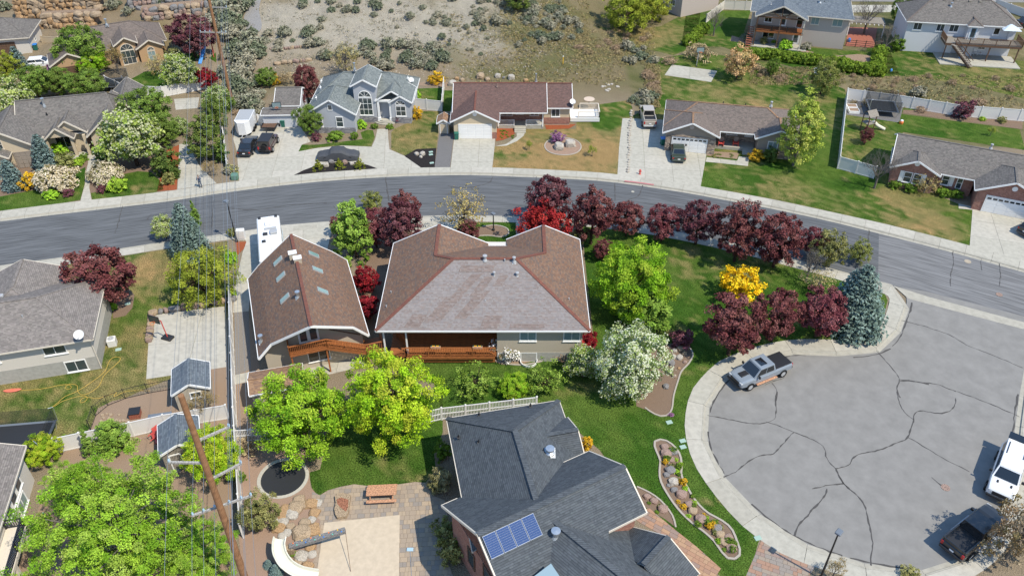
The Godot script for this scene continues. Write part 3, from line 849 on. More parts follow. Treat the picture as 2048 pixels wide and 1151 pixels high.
	bed("red bark patch beside the street lamp",PX("M",[65,268,135,266,120,310,75,355]),M.mulch_red,.034)
	bed("dark gravel bed under the rectangular trampoline",PX("E",[190,715,420,720,600,770,575,870,560,880,190,825]),M.gravel_strip,.02)
	bed("mulch bed along the long white fence",PX("E",[600,790,1000,800,1460,870,1460,930,1100,880,600,815]),M.mulch,.022)
	bed("red soil yard beside the balcony house",PX("E",[215,195,415,200,390,345,180,330]),M.deck_red,.02)
	bed("pink paving edge below the balcony house",PX("D",[530,205,690,250,900,275,1000,300,1000,310,860,285,640,255,520,235]),M.mulch_pink,.02)
	bed("bare soil vegetable plot inside the hedge",PX("E",[60,405,270,390,380,400,370,460,200,450,60,425]),M.dirt,.02)
	bed("bare soil terrace behind the blue grey house",PX("B",[560,440,700,420,1150,400,1310,430,1310,500,1120,490,560,520]),M.dirt,.02)
	bed("red bark bed on the terraced slope",PX("B",[300,390,380,360,460,345,480,400,430,420,300,420]),M.mulch_pink,.02)
	bed("soil bed before the stone house porch",PX("D",[390,870,570,880,560,915,385,895]),M.dirt,.034)
	var tp:=PX("X",[486,-60,500,0,488,35,487,60,500,70,522,60,518,20,522,0,535,-60])
	setting("path","pale gravel trail climbing the sagebrush slope",sheet(smooth_line(tp,.8,true),1.0,.12,func(_q): return Color(.52,.5,.48)),M.terrain)
func kit(called: String,label: String,ox: float,od: float,turn_deg: float,wall: Material,roof: Material,trim: Material,cat:="house") -> Dictionary:
	var n:=thing(called,label,cat,"",Vector3(ox,0,-od),deg_to_rad(turn_deg))
	return {"n": n,"wall": MB.new(),"roof": MB.new(),"trim": MB.new(),"soffit": MB.new(),"cap": MB.new(),"wm": wall,"rm": roof,"tm": trim,"base": MB.new(),"capm": roof,"sm": M.soffit}
func kit_done(B: Dictionary) -> void:
	if B.wall.v.size(): part(B.n,"wall",B.wall,B.wm)
	if B.base.v.size(): part(B.n,"foundation",B.base,B.get("bm",M.foundation))
	part(B.n,"roof",B.roof,B.rm)
	if B.cap.v.size(): part(B.n,"ridge_cap",B.cap,B.capm)
	if B.soffit.v.size(): part(B.n,"soffit",B.soffit,B.sm)
	if B.trim.v.size(): part(B.n,"gutter",B.trim,B.tm)
func slope(B: Dictionary,p: Array,th:=.14) -> void:
	B.roof.up(p)
	var q:=[]
	for a in p: q.append(a - Vector3(0,th,0))
	B.soffit.down(q)
func wing(B: Dictionary,x0: float,x1: float,d0: float,d1: float,hw: float,pitch: float,axis: String,g0: float,g1: float,o:=.5,walls:=true,y0:=.0,trim0:=true) -> void:
	var a0:=x0; var a1:=x1; var b0:=d0; var b1:=d1
	if axis=="z":
		a0=d0; a1=d1; b0=x0; b1=x1
	var pt:=func(a: float,y: float,b: float) -> Vector3: return Vector3(a,y,-b) if axis=="x" else Vector3(b,y,-a)
	var half:=(b1 - b0)*.5+o
	var mid:=(b0+b1)*.5
	var e:=hw - pitch*o+.12
	var ry:=e+pitch*half
	var r0:=a0 - o+half*g0
	var r1:=a1+o - half*g1
	var A: Vector3=pt.call(a0 - o,e,b0 - o)
	var Bq: Vector3=pt.call(a1+o,e,b0 - o)
	var C: Vector3=pt.call(a1+o,e,b1+o)
	var D: Vector3=pt.call(a0 - o,e,b1+o)
	var R0: Vector3=pt.call(r0,ry,mid)
	var R1: Vector3=pt.call(r1,ry,mid)
	slope(B,[A,Bq,R1,R0]); slope(B,[C,D,R0,R1])
	var dn:=Vector3(0,-.09,0)
	B.trim.beam(A+dn,Bq+dn,.1,.15); B.trim.beam(C+dn,D+dn,.1,.15)
	B.cap.beam(R0+Vector3(0,.005,0),R1+Vector3(0,.005,0),.26,.05)
	for s in [[g0,A,D,R0,a0],[g1,C,Bq,R1,a1]]:
		if s[0]>.001:
			slope(B,[s[1],s[2],s[3]])
			B.trim.beam(s[1]+dn,s[2]+dn,.1,.15)
			B.cap.beam(s[1],s[3],.24,.045); B.cap.beam(s[2],s[3],.24,.045)
		else:
			if trim0 or s[4] != a0:
				B.trim.beam(s[1]+dn,s[3]+dn,.07,.2)
				B.trim.beam(s[2]+dn,s[3]+dn,.07,.2)
			if walls:
				var ty:=hw+pitch*(b1 - b0)*.5 - .06
				var t0: Vector3=pt.call(s[4],hw - .06,b0)
				var t1: Vector3=pt.call(s[4],hw - .06,b1)
				var t2: Vector3=pt.call(s[4],ty,mid)
				var t:=[t0,t1,t2]
				var outw: Vector3=pt.call(s[4]+(1.0 if s[4]==a1 else -1.0),0,0) - pt.call(s[4],0,0)
				if (t1 - t0).cross(t2 - t0).dot(outw)<0: t.reverse()
				B.wall.face(t)
	if walls: wallbox(B,x0,x1,d0,d1,y0,hw - .06)
func wallbox(B: Dictionary,x0: float,x1: float,d0: float,d1: float,y0: float,y1: float,k:="wall") -> void:
	B[k].box(Vector3((x0+x1)*.5,(y0+y1)*.5,-(d0+d1)*.5),Vector3(x1 - x0,y1 - y0,d1 - d0))
func facing(s: String) -> float: return {"f": .0,"r": PI/2,"b": PI,"l": -PI/2}[s]
var wcache:={}
func window(p: Node,x: float,d: float,y: float,side: String,w: float,h: float,cols:=2,rows:=1,glass:="glass",frame:="white",arch:=false) -> void:
	var k:="%s_%s_%s_%s_%s" % [w,h,cols,rows,arch]
	if not wcache.has(k):
		var f:=MB.new()
		var t:=.09
		var gl:=MB.new()
		if arch:
			var r:=w*.5
			for i in 10:
				var a0:=PI*i/10
				var a1:=PI*(i+1)/10
				f.beam(Vector3(cos(a0)*r,sin(a0)*r,.03),Vector3(cos(a1)*r,sin(a1)*r,.03),.07,t)
				gl.face([Vector3(0,0,.02),Vector3(cos(a0)*r,sin(a0)*r,.02),Vector3(cos(a1)*r,sin(a1)*r,.02)])
			f.box(Vector3(0,0,.03),Vector3(w+t,t,.07))
			for i in range(1,4): f.beam(Vector3(0,0,.03),Vector3(cos(PI*i/4)*r,sin(PI*i/4)*r,.03),.04,.04)
		else:
			for s in [-1,1]:
				f.box(Vector3(s*w*.5,0,.03),Vector3(t,h+t,.07))
				f.box(Vector3(0,s*h*.5,.031),Vector3(w - t,t,.07))
			for i in range(1,cols): f.box(Vector3(-w*.5+w*i/cols,0,.028),Vector3(.05,h - t,.05))
			for i in range(1,rows): f.box(Vector3(0,-h*.5+h*i/rows,.027),Vector3(w - t,.05,.05))
			gl.box(Vector3(0,0,.005),Vector3(w - t,h - t,.03))
		wcache[k]=[f.mesh(),gl.mesh()]
	var o:=part(p,"window",wcache[k][0],M[frame],Vector3(x,y,-d),facing(side))
	part(o,"pane",wcache[k][1],M[glass])
	if not arch and w>.7:
		var s:=MB.new()
		s.box(Vector3(0,-h*.5 - .08,.05),Vector3(w+.2,.07,.12))
		part(o,"sill",s,M[frame])
func garage_door(p: Node,x: float,d: float,side: String,w: float,h: float,lites:=false,m:="white") -> void:
	var b:=MB.new()
	b.box(Vector3(0,h*.5,.0),Vector3(w,h,.06))
	for s in [-1,1]: b.box(Vector3(s*(w*.5+.06),h*.5,.03),Vector3(.12,h,.1))
	b.box(Vector3(0,h+.06,.03),Vector3(w+.24,.12,.1))
	var o:=part(p,"garage_door",b,M[m],Vector3(x,.03,-d),facing(side))
	var rows:=4
	var pm:=MB.new()
	var cols:=4
	pm.cbox(Vector3.ZERO,Vector3(w/cols - .07,.05,h/rows - .05),.012)
	var mm:=pm.mesh()
	var lm:=MB.new()
	lm.box(Vector3.ZERO,Vector3(w/8 - .16,h/rows - .3,.02))
	for r in rows:
		for c in cols:
			var q:=part(o,"door_panel",mm,M[m],Vector3(-w*.5+w*(c+.5)/cols,h*(r+.5)/rows,.035))
			q.rotation=Vector3(PI/2,0,0)
	if lites:
		for c in 8: part(o,"lite",lm.mesh() if c==0 else o.get_node("lite").mesh,M.glass_black,Vector3(-w*.5+w*(c+.5)/8,h*3.5/rows,.068))
func door(p: Node,x: float,d: float,y: float,side: String,w: float,h: float,m: Material,glassy:=false) -> void:
	var b:=MB.new()
	b.box(Vector3(0,h*.5,0),Vector3(w,h,.06))
	var o:=part(p,"door",b,m,Vector3(x,y,-d),facing(side))
	var f:=MB.new()
	for s in [-1,1]: f.box(Vector3(s*(w*.5+.05),h*.5,.02),Vector3(.1,h+.1,.09))
	f.box(Vector3(0,h+.05,.021),Vector3(w,.1,.09))
	part(o,"frame",f,M.white)
	var k:=MB.new()
	k.box(Vector3(w*.38,h*.45,.06),Vector3(.05,.12,.06))
	part(o,"handle",k,M.metal)
	if glassy:
		var g:=MB.new()
		g.box(Vector3(0,h*.55,.03),Vector3(w*.7,h*.75,.02))
		part(o,"pane",g,M.glass)
func pipe(p: Node,x: float,d: float,y: float,h:=.4,r:=.06,m:="metal_dull",cap:=false) -> void:
	var b:=MB.new()
	b.cyl(Vector3(0,-.3,0),Vector3(0,h,0),r,10)
	b.box(Vector3(0,.02,.02),Vector3(r*4,.03,r*4),Basis(Vector3.RIGHT,.45))
	if cap:
		b.lathe([Vector2(.01,h+.2),Vector2(r*1.7,h+.16),Vector2(r*1.7,h+.04),Vector2(r,h)],12)
		b.lathe([Vector2(r,h*.5),Vector2(r*1.8,h*.15),Vector2(r*1.9,0)],12)
	part(p,"vent_pipe",b,M[m],Vector3(x,y,-d))
func rail(p: Node,a: Vector3,b: Vector3,h: float,m: Material,called:="railing",gap:=.16,post:=1.9) -> void:
	var o:=MB.new()
	var l:=a.distance_to(b)
	o.beam(a+Vector3(0,h,0),b+Vector3(0,h,0),.12,.06)
	o.beam(a+Vector3(0,.12,0),b+Vector3(0,.12,0),.06,.06)
	var r:=part(p,called,o,m)
	var n:=maxi(1,int(l/post))
	for i in n+1:
		var q:=a.lerp(b,float(i)/n)
		var pm:=MB.new()
		pm.box(q+Vector3(0,h*.5,0),Vector3(.1,h+.02,.1))
		part(r,"post",pm,m)
	var bal:=MB.new()
	var k:=int(l/gap)
	for i in range(1,k):
		var q:=a.lerp(b,float(i)/k)
		bal.box(q+Vector3(0,h*.5+.05,0),Vector3(.045,h - .16,.045))
	var bp:=part(r,"baluster_row",bal,m)
	bp.set_meta("kind","stuff")
func planks(p: Node,called: String,x0: float,x1: float,d0: float,d1: float,y: float,m: Material,w:=.3,along_x:=true) -> void:
	var sh:={}
	var n:=int(ceil(((d1 - d0) if along_x else (x1 - x0))/w))
	var ww:=((d1 - d0) if along_x else (x1 - x0))/n
	var mb:=MB.new()
	if along_x: mb.box(Vector3.ZERO,Vector3(x1 - x0,.05,ww - .02))
	else: mb.box(Vector3.ZERO,Vector3(ww - .02,.05,d1 - d0))
	var mm:=mb.mesh()
	for i in n:
		part(p,called,mm,m,Vector3((x0+x1)*.5,y,-(d0+ww*(i+.5))) if along_x else Vector3(x0+ww*(i+.5),y,-(d0+d1)*.5))
func slab_part(p: Node,called: String,q: Array,m: Material) -> void:
	var b:=MB.new()
	b.box(Vector3(q[0],q[1],q[2]),Vector3(q[3],q[4],q[5]))
	part(p,called,b,m)
func houses() -> void:
	main_house(); gambrel(); dark_house(); left_house(); corner_house()
	blue_grey_house(); brown_roof_house(); stone_house(); brick_house(); balcony_house(); deck_house(); tan_house(); top_left_houses()
func main_house() -> void:
	var B:=kit("house","large brown hipped roof house with faded shingles and orange deck, centre of the picture",-2.7,57.7,0,M.stucco_tan,M.sh_brown,M.white)
	B.capm=M.sh_ridge
	var e:=4.4
	var A:=Vector3(-9.9,e,.6); var C:=Vector3(9.9,e,.6); var D:=Vector3(9.9,e,-14.2); var E:=Vector3(-9.8,e,-13.5)
	var R0:=Vector3(-2.95,7.6,-6.3); var R1:=Vector3(3.1,7.6,-6.3)
	var L0:=Vector3(-4.85,6.77,-8.0); var L1:=Vector3(-4.85,6.77,-13.5); var Q0:=Vector3(6.0,6.23,-9.17); var Q1:=Vector3(6.0,6.23,-14.2)
	var n0:=Vector3(.2,e,-13.0); var n1:=Vector3(2.1,e,-13.0)
	var front:=MB.new()
	front.up([A,C,R1,R0])
	part(B.n,"faded_roof_slope",front,M.sh_faded)
	for f in [[A,R0,L0],[A,L0,L1,E],[C,D,Q1,Q0],[C,Q0,R1],[L0,L1,Vector3(.2,e,-13.5),n0],[Q0,Q1,Vector3(2.1,e,-14.2),n1],[R0,R1,Q0,n1,n0,L0]]: slope(B,f)
	B.soffit.down([A - Vector3(0,.14,0),C - Vector3(0,.14,0),D - Vector3(0,.14,0),E - Vector3(0,.14,0)])
	var ex:=(C - A).normalized()
	var ey:=(((R0+R1)*.5) - ((A+C)*.5)).normalized()
	var lift:=.0
	for q in [[4.4,.9,1.5,2.6,2.0],[6.6,3.2,1.0,2.7,2.1],[8.6,3.6,.9,2.0,1.3],[7.2,1.2,1.1,2.9,2.2],[2.6,.3,1.4,1.3,.7],[10.7,4.6,.8,1.1,.7],[7.4,6.1,3.2,.7,.3],[12.4,.25,3.2,.4,.0],[9.6,.2,1.6,1.3,.5]]:
		var m:=MB.new()
		lift+=.004
		var o: Vector3=A+ex*q[0]+ey*q[1]+Vector3(0,.008+lift,.0)
		m.up([o,o+ex*q[2],o+ex*(q[2]+q[4])+ey*q[3],o+ex*q[4]+ey*q[3]])
		part(B.n,"shingle_patch",m,M.sh_mid)
	for g in [[A,R0],[C,R1],[R0,R1],[L0,R0],[Q0,R1],[L0,L1],[Q0,Q1]]: B.cap.beam(g[0],g[1],.34,.05)
	var dn:=Vector3(0,-.09,0)
	for g in [[A,C],[C,D],[E,A],[E,L1],[L1,Vector3(.2,e,-13.5)],[n0,n1],[Q1,D],[Q1,Vector3(2.1,e,-14.2)]]: B.trim.beam(g[0]+dn,g[1]+dn,.12,.17)
	wallbox(B,-9.2,9.2,3.4,12.6,0,4.45); wallbox(B,1.3,9.3,.0,3.5,0,4.35)
	wallbox(B,1.28,9.32,-.03,3.0,0,1.15,"base")
	kit_done(B)
	var n: Node=B.n
	window(n,4.2,.0,3.35,"f",1.5,1.4,2,1,"glass_pale"); window(n,8.3,.0,3.35,"f",1.5,1.4,2,1,"glass_pale")
	window(n,4.3,.03,.55,"f",1.5,1.1,2,1,"glass_pale")
	window(n,-1.5,3.4,2.6,"f",2.4,1.8,2,1,"glass_black"); window(n,-6.0,3.4,2.6,"f",2.4,1.8,2,1,"glass_black")
	var w:=MB.new()
	w.lathe([Vector2(.8,.0),Vector2(.85,.3),Vector2(.78,.3),Vector2(.74,.0)],16,Vector3(4.3,0,.15))
	part(n,"window_well",w,M.white)
	var dk:=MB.new()
	for s in [[-7.3,1.1]]:
		dk.box(Vector3((s[0]+s[1])*.5,.95,.55),Vector3(s[1] - s[0],.3,.06))
		dk.box(Vector3((s[0]+s[1])*.5,.45,.35),Vector3(s[1] - s[0],.42,.05))
	dk.box(Vector3(-3.1,.55,-1.6),Vector3(8.0,1.0,3.4))
	var deck:=part(n,"deck",dk,M.cedar)
	planks(deck,"deck_board",-8.9,1.2,-.5,3.3,1.12,M.cedar,.35)
	rail(n,Vector3(-7.3,1.12,.5),Vector3(1.1,1.12,.5),1.05,M.cedar)
	rail(n,Vector3(-8.6,.5,.9),Vector3(-7.3,1.12,.5),1.05,M.cedar)
	rail(n,Vector3(-7.3,1.12,-.6),Vector3(-8.5,1.12,-2.2),1.0,M.cedar)
	for x in [-9.3,-7.2]:
		var c:=MB.new()
		c.box(Vector3(x,2.2,.1),Vector3(.14,4.3,.14))
		part(n,"porch_post",c,M.white)
	for v in [[1.0,4.6,6.75,.45,.08,true],[.1,6.1,7.55,.5,.13,true],[2.0,6.0,7.5,.35,.07,false],[2.9,5.9,7.5,.5,.1,true],[3.2,4.6,6.75,.4,.1,true],[.2,2.2,5.5,.35,.06,false],[-9.0,4.5,4.8,.35,.06,false],[-9.2,2.4,4.7,.35,.06,false],[8.1,2.9,5.2,.35,.06,false]]:
		pipe(n,v[0],v[1],v[2] - .1,v[3],v[4],"metal_dull",v[5])
func gambrel() -> void:
	var B:=kit("garage","tall brown gambrel roofed garage with six skylights and cedar balcony",-20.2,62.2,18.5,M.stucco_tan,M.sh_brown,M.white,"garage")
	B.capm=M.sh_ridge
	var zn:=6.3; var zf:=-6.3
	var ev:=3.2; var kx:=3.7; var ky:=4.6; var ry:=7.6; var wx:=5.05; var cx:=1.9
	var cy:=ky+(ry - ky)*(kx - cx)/kx
	var top:=func(x: float) -> float: return ry - (ry - ky)*absf(x)/kx
	var zp:=zn+2.3
	for s in [-1.0,1.0]:
		slope(B,[Vector3(s*wx,ev,zn),Vector3(s*wx,ev,zf),Vector3(s*kx,ky,zf),Vector3(s*kx,ky,zn)])
		slope(B,[Vector3(s*kx,ky,zn),Vector3(s*kx,ky,zf),Vector3(0,ry,zf),Vector3(0,ry,zp)])
		B.trim.beam(Vector3(s*wx,ev - .1,zn),Vector3(s*wx,ev - .1,zf),.14,.18)
		B.trim.beam(Vector3(s*wx,ev - .1,zn),Vector3(s*kx,ky - .1,zn),.08,.22); B.trim.beam(Vector3(s*wx,ev - .1,zf),Vector3(s*kx,ky - .1,zf),.08,.22)
		B.trim.beam(Vector3(s*kx,ky - .1,zn),Vector3(0,ry - .1,zp),.08,.22); B.trim.beam(Vector3(s*kx,ky - .1,zf),Vector3(0,ry - .1,zf),.08,.22)
	B.cap.beam(Vector3(0,ry,zp),Vector3(0,ry,zf),.3,.05)
	var prof:=[Vector2(-4.5,0),Vector2(4.5,0),Vector2(4.5,3.5),Vector2(3.55,4.5),Vector2(1.8,cy - .16),Vector2(-1.8,cy - .16),Vector2(-3.55,4.5),Vector2(-4.5,3.5)]
	var f1:=[]; var f2:=[]
	for p in prof:
		f1.append(Vector3(p.x,p.y,5.5)); f2.append(Vector3(p.x,p.y,-5.9))
	B.wall.face(f1)
	var rv:=f2.duplicate(); rv.reverse(); B.wall.face(rv)
	for i in prof.size():
		var j:=(i+1) % prof.size()
		B.wall.face([f2[i],f2[j],f1[j],f1[i]])
	kit_done(B)
	var n: Node=B.n
	for s in [-1.0,1.0]:
		for zz in [-4.0,-1.3,2.2]:
			var m:=MB.new()
			var y: float=top.call(1.55)
			var ang:=atan2(ry - ky,kx)
			var bs:=Basis(Vector3(0,0,1),-s*ang)
			m.box(Vector3.ZERO,Vector3(1.15,.14,.62))
			var q:=part(n,"skylight",m,M.metal_dull,Vector3(s*1.75,top.call(1.75)+.06,zz))
			q.basis=bs
			var g:=MB.new()
			g.box(Vector3(0,.08,0),Vector3(1.02,.03,.5))
			part(q,"pane",g,M.skylight)
	for c in [[-.25,-2.6],[.1,-1.6]]:
		var m:=MB.new()
		m.box(Vector3(c[0],7.3,c[1]),Vector3(.7,1.1,.5))
		var ch:=part(n,"chimney",m,M.stucco_tan)
		var k:=MB.new()
		k.box(Vector3(c[0],7.9,c[1]),Vector3(.8,.1,.6))
		part(ch,"chimney_cap",k,M.white)
	for v in [[-.55,-3.6,7.0,.65,.13],[-4.55,-4.6,3.6,.7,.13]]: pipe(n,v[0],v[1],v[2],v[3],v[4],"metal",true)
	var dm:=MB.new()
	dm.box(Vector3(0,0,0),Vector3(1.9,2.05,.07))
	var dd:=part(n,"double_door",dm,M.white,Vector3(-.35,4.2,5.53))
	for s in [-1,1]:
		var g:=MB.new()
		g.box(Vector3(s*.46,.05,.05),Vector3(.6,1.5,.02))
		part(dd,"pane",g,M.glass)
	window(n,.25,-5.5,1.45,"f",2.0,1.35,2,1,"glass_black")
	var bm:=MB.new()
	bm.box(Vector3(-.6,3.05,6.15),Vector3(3.4,.2,1.3))
	var bal:=part(n,"balcony",bm,M.cedar)
	planks(bal,"deck_board",-2.3,1.1,-6.8,-5.52,3.17,M.cedar,.3)
	rail(n,Vector3(-2.3,3.17,6.75),Vector3(1.1,3.17,6.75),1.0,M.cedar)
	rail(n,Vector3(-2.3,3.17,5.6),Vector3(-2.3,3.17,6.75),1.0,M.cedar)
	rail(n,Vector3(1.1,3.17,6.75),Vector3(4.6,1.5,6.75),1.0,M.cedar,"stair_railing")
	var stm:=MB.new()
	stm.beam(Vector3(1.1,3.0,6.72),Vector3(4.6,1.35,6.72),.06,.3)
	stm.beam(Vector3(1.1,3.0,5.7),Vector3(4.6,1.35,5.7),.06,.3)
	var st:=part(n,"staircase",stm,M.cedar)
	for i in 11:
		var t:=MB.new()
		t.box(Vector3(1.25+i*.32,3.05 - i*.153,6.2),Vector3(.3,.05,1.05))
		part(st,"step",t,M.cedar)
	var ln:=MB.new()
	ln.box(Vector3(5.4,1.35,5.9),Vector3(1.7,.25,1.9))
	var ld:=part(n,"landing",ln,M.cedar)
	planks(ld,"deck_board",4.6,6.2,-6.8,-4.9,1.5,M.cedar,.3)
	rail(n,Vector3(4.6,1.5,6.75),Vector3(6.2,1.5,6.75),1.0,M.cedar); rail(n,Vector3(6.2,1.5,6.75),Vector3(6.2,1.5,5.0),1.0,M.cedar)
	for q in [[-2.2,3.0],[1.0,3.0],[4.7,1.3],[6.1,1.3]]:
		var pm:=MB.new()
		pm.box(Vector3(q[0],q[1]*.5,6.6),Vector3(.14,q[1],.14))
		part(n,"balcony_post",pm,M.cedar)
	var hr:=MB.new()
	hr.beam(Vector3(1.6,4.3,5.6),Vector3(4.3,2.9,5.6),.06,.09)
	part(n,"handrail",hr,M.wood_brown)
	garage_door(n,0,5.92,"b",4.6,3.0)
func dark_house() -> void:
	var n:=thing("house","dark slate grey roofed brick house with four solar panels at the bottom","house","",P(1040,960)*Vector3(1,0,1))
	var B:={"n": n,"wall": MB.new(),"roof": MB.new(),"trim": MB.new(),"soffit": MB.new(),"cap": MB.new(),"base": MB.new(),"wm": M.brick_red,"rm": M.sh_slate,"tm": M.cream_trim,"capm": M.sh_slate,"sm": M.soffit}
	var W:=func(u: float,v: float,h: float) -> Vector3: return P(u,v,h) - n.position
	var RL: Vector3=W.call(955,1068,8.5); var RR: Vector3=W.call(1250,931,8.5)
	var dir:=(RR - RL).normalized()
	var nb:=Vector3(dir.z,0,-dir.x)
	if nb.z>0: nb=-nb
	var pit:=.65
	var on:=func(base: Vector3,along: float,off: float) -> Vector3: return base+dir*along+nb*off+Vector3(0,-pit*absf(off),0)
	var L: float=RL.distance_to(RR)
	slope(B,[RL,RR,on.call(RR,-.1,4.3),on.call(RR,-3.4,4.3)])
	slope(B,[RL,on.call(RR,-3.4,4.3),on.call(RR,-3.4,6.0),on.call(RL,.0,6.0)])
	slope(B,[RL,RR,on.call(RR,.0,-2.9),on.call(RR,-3.2,-2.9)])
	slope(B,[RL,on.call(RR,-3.2,-2.9),on.call(RR,-5.5,-6.5),on.call(RL,.0,-6.5)])
	var dn:=Vector3(0,-.1,0)
	for g in [[on.call(RR,-.1,4.3),on.call(RR,-3.4,4.3)],[on.call(RL,.0,6.0),on.call(RL,1.3,6.0)],[RL,on.call(RL,.0,6.0)],[RL,on.call(RL,.0,-6.5)],[on.call(RR,.0,-2.9),on.call(RR,-3.2,-2.9)],[RR,on.call(RR,0,4.3)],[RR,on.call(RR,0,-2.9)]]:
		B.trim.beam(g[0]+dn,g[1]+dn,.1,.2)
	B.cap.beam(RL,RR,.42,.06)
	var NL: Vector3=W.call(893,836,4.7); var NR: Vector3=W.call(1118,800,4.7)
	var PK: Vector3=W.call(1030,860,7.9); var RE: Vector3=W.call(1072,998,7.9)+Vector3(.15,-.05,.6)
	var BL: Vector3=NL+(RE - PK)*1.05+(PK - (NL+NR)*.5)*Vector3(1,0,1)
	var BR: Vector3=NR+(RE - PK)*1.05+(PK - (NL+NR)*.5)*Vector3(1,0,1)
	BL.y=4.7; BR.y=4.7
	slope(B,[NL,NR,PK]); slope(B,[NL,BL,RE,PK]); slope(B,[NR,BR,RE,PK])
	for g in [[NL,NR],[NL,BL],[NR,BR]]: B.trim.beam(g[0]+dn,g[1]+dn,.12,.18)
	for g in [[NL,PK],[NR,PK],[PK,RE]]: B.cap.beam(g[0],g[1],.4,.06)
	var G0: Vector3=W.call(1090,870,6.2); var G1: Vector3=W.call(1156,858,6.2); var E1: Vector3=W.call(1136,834,4.75); var E2: Vector3=W.call(1169,908,4.75)
	var back1:=E1+(G0 - G1)*.9; var back2:=E2+(G0 - G1)*.9
	slope(B,[G0,G1,E1,back1]); slope(B,[G0,G1,E2,back2])
	B.trim.beam(E1+dn,G1+dn,.08,.2); B.trim.beam(E2+dn,G1+dn,.08,.2)
	B.cap.beam(G0,G1,.36,.05)
	var w1: Vector3=W.call(1094,1029,7.75); var w2: Vector3=W.call(1262,1165,7.75)
	var wd:=(w2 - w1).normalized()
	var wn:=Vector3(-wd.z,0,wd.x)
	if wn.x<0: wn=-wn
	var q1:=func(a: float,off: float) -> Vector3: return w1+wd*a+wn*off+Vector3(0,-.62*absf(off),0)
	slope(B,[w1 - wd*.3,w2+wd*3,q1.call(10.0,4.9),q1.call(1.2,4.9)])
	slope(B,[w1 - wd*.3,w2+wd*3,q1.call(10.0,-5.5),q1.call(-.3,-5.5)])
	B.cap.beam(w1,w2+wd*3,.42,.06)
	var d1: Vector3=W.call(1287,1128,6.9); var d2: Vector3=W.call(1338,1072,6.9); var d3: Vector3=W.call(1265,1053,4.8); var d4: Vector3=W.call(1399,1146,4.8)
	slope(B,[d1,d2,d3,d3+(d1 - d2)]); slope(B,[d1,d2,d4,d4+(d1 - d2)])
	B.cap.beam(d1,d2,.36,.05)
	B.trim.beam(d2+dn,d3+dn,.08,.2); B.trim.beam(d2+dn,d4+dn,.08,.2)
	var flat:=func(a: Vector3) -> Vector2: return Vector2(a.x,a.z)
	var c0:=(NL+NR+BL+BR)*.25
	var poly:=PackedVector2Array()
	for a in [NL,NR,BR,BL]: poly.append(flat.call(a.lerp(c0,.09)))
	B.wall.prism(poly,0,4.62)
	var k0: Vector3=on.call(RL,.5,5.4); var k1: Vector3=on.call(RR,-3.9,5.4); var k2: Vector3=on.call(RR,-4.5,-5.5); var k3: Vector3=on.call(RL,.5,-6.0)
	B.wall.prism(PackedVector2Array([flat.call(k0),flat.call(k1),flat.call(k2),flat.call(k3)]),0,4.5)
	var gt:=[on.call(RL,.5,5.2) - Vector3(0,.3,0),RL+dir*.5 - Vector3(0,.3,0),on.call(RL,.5,-6.0) - Vector3(0,.3,0)]
	B.wall.face(gt); gt.reverse(); B.wall.face(gt)
	var r0: Vector3=on.call(RR,-4.2,3.8); var r1: Vector3=on.call(RR,-.6,3.8); var r2: Vector3=on.call(RR,-.6,-2.5); var r3: Vector3=on.call(RR,-4.2,-2.5)
	B.wall.prism(PackedVector2Array([flat.call(r0),flat.call(r1),flat.call(r2),flat.call(r3)]),0,5.6)
	var gr:=[on.call(RR,-.6,3.8) - Vector3(0,.3,0),RR - dir*.6 - Vector3(0,.3,0),on.call(RR,-.6,-2.5) - Vector3(0,.3,0)]
	B.wall.face(gr); gr.reverse(); B.wall.face(gr)
	var s0: Vector3=q1.call(1.0,4.3); var s1: Vector3=q1.call(9.5,4.3); var s2: Vector3=q1.call(9.5,-5.0); var s3: Vector3=q1.call(1.0,-5.0)
	B.wall.prism(PackedVector2Array([flat.call(s0),flat.call(s1),flat.call(s2),flat.call(s3)]),0,4.5)
	var e0:=(E1+E2)*.5
	B.wall.prism(PackedVector2Array([flat.call(E1.lerp(e0,.12)),flat.call(E2.lerp(e0,.12)),flat.call(back2.lerp(e0,.12)),flat.call(back1.lerp(e0,.12))]),0,4.6)
	kit_done(B)
	var tl:=atan2(-dir.x,-dir.z)
	for q in [[2.2,2.6,1.0,1.7],[-.6,3.4,1.7,2.3],[-3.2,3.4,1.2,2.3],[-.8,.95,1.7,1.4]]:
		var f:=MB.new()
		var p: Vector3=RL+dir*.47+nb*q[0]
		p.y=q[1]
		for s in [-1,1]:
			f.box(Vector3(s*q[2]*.5,0,.03),Vector3(.1,q[3],.08)); f.box(Vector3(0,s*q[3]*.5,.03),Vector3(q[2]+.1,.1,.08))
		var o:=part(n,"window",f,M.wood_brown,p,tl)
		var g:=MB.new()
		g.box(Vector3(0,0,.01),Vector3(q[2] - .08,q[3] - .08,.03))
		part(o,"pane",g,M.glass)
	var sa: Vector3=on.call(RL,.16,-.22)
	var sl:=(on.call(RL,0,-1.0) - RL as Vector3).normalized()
	var up:=dir.cross(sl).normalized()
	if up.y<0: up=-up
	for i in 4:
		var arr:=Node3D.new()
		var fm:=MB.new()
		var w:=.92; var h:=1.52
		var cc: Vector3=sa+dir*((w+.05)*(i+.5))+sl*(h*.5)+up*.14
		fm.box(Vector3.ZERO,Vector3(w,.05,h))
		var o:=part(n,"solar_panel",fm,M.solar_back,cc)
		o.basis=Basis(dir,up,sl*(1.0 if dir.cross(up).dot(sl)>0 else -1.0))
		var cell:=MB.new()
		cell.box(Vector3.ZERO,Vector3(.14,.012,.14))
		var cmesh:=cell.mesh()
		for r in 10:
			for c in 6: part(o,"cell",cmesh,M.solar,Vector3((c - 2.5)*.147,.03,(r - 4.5)*.147))
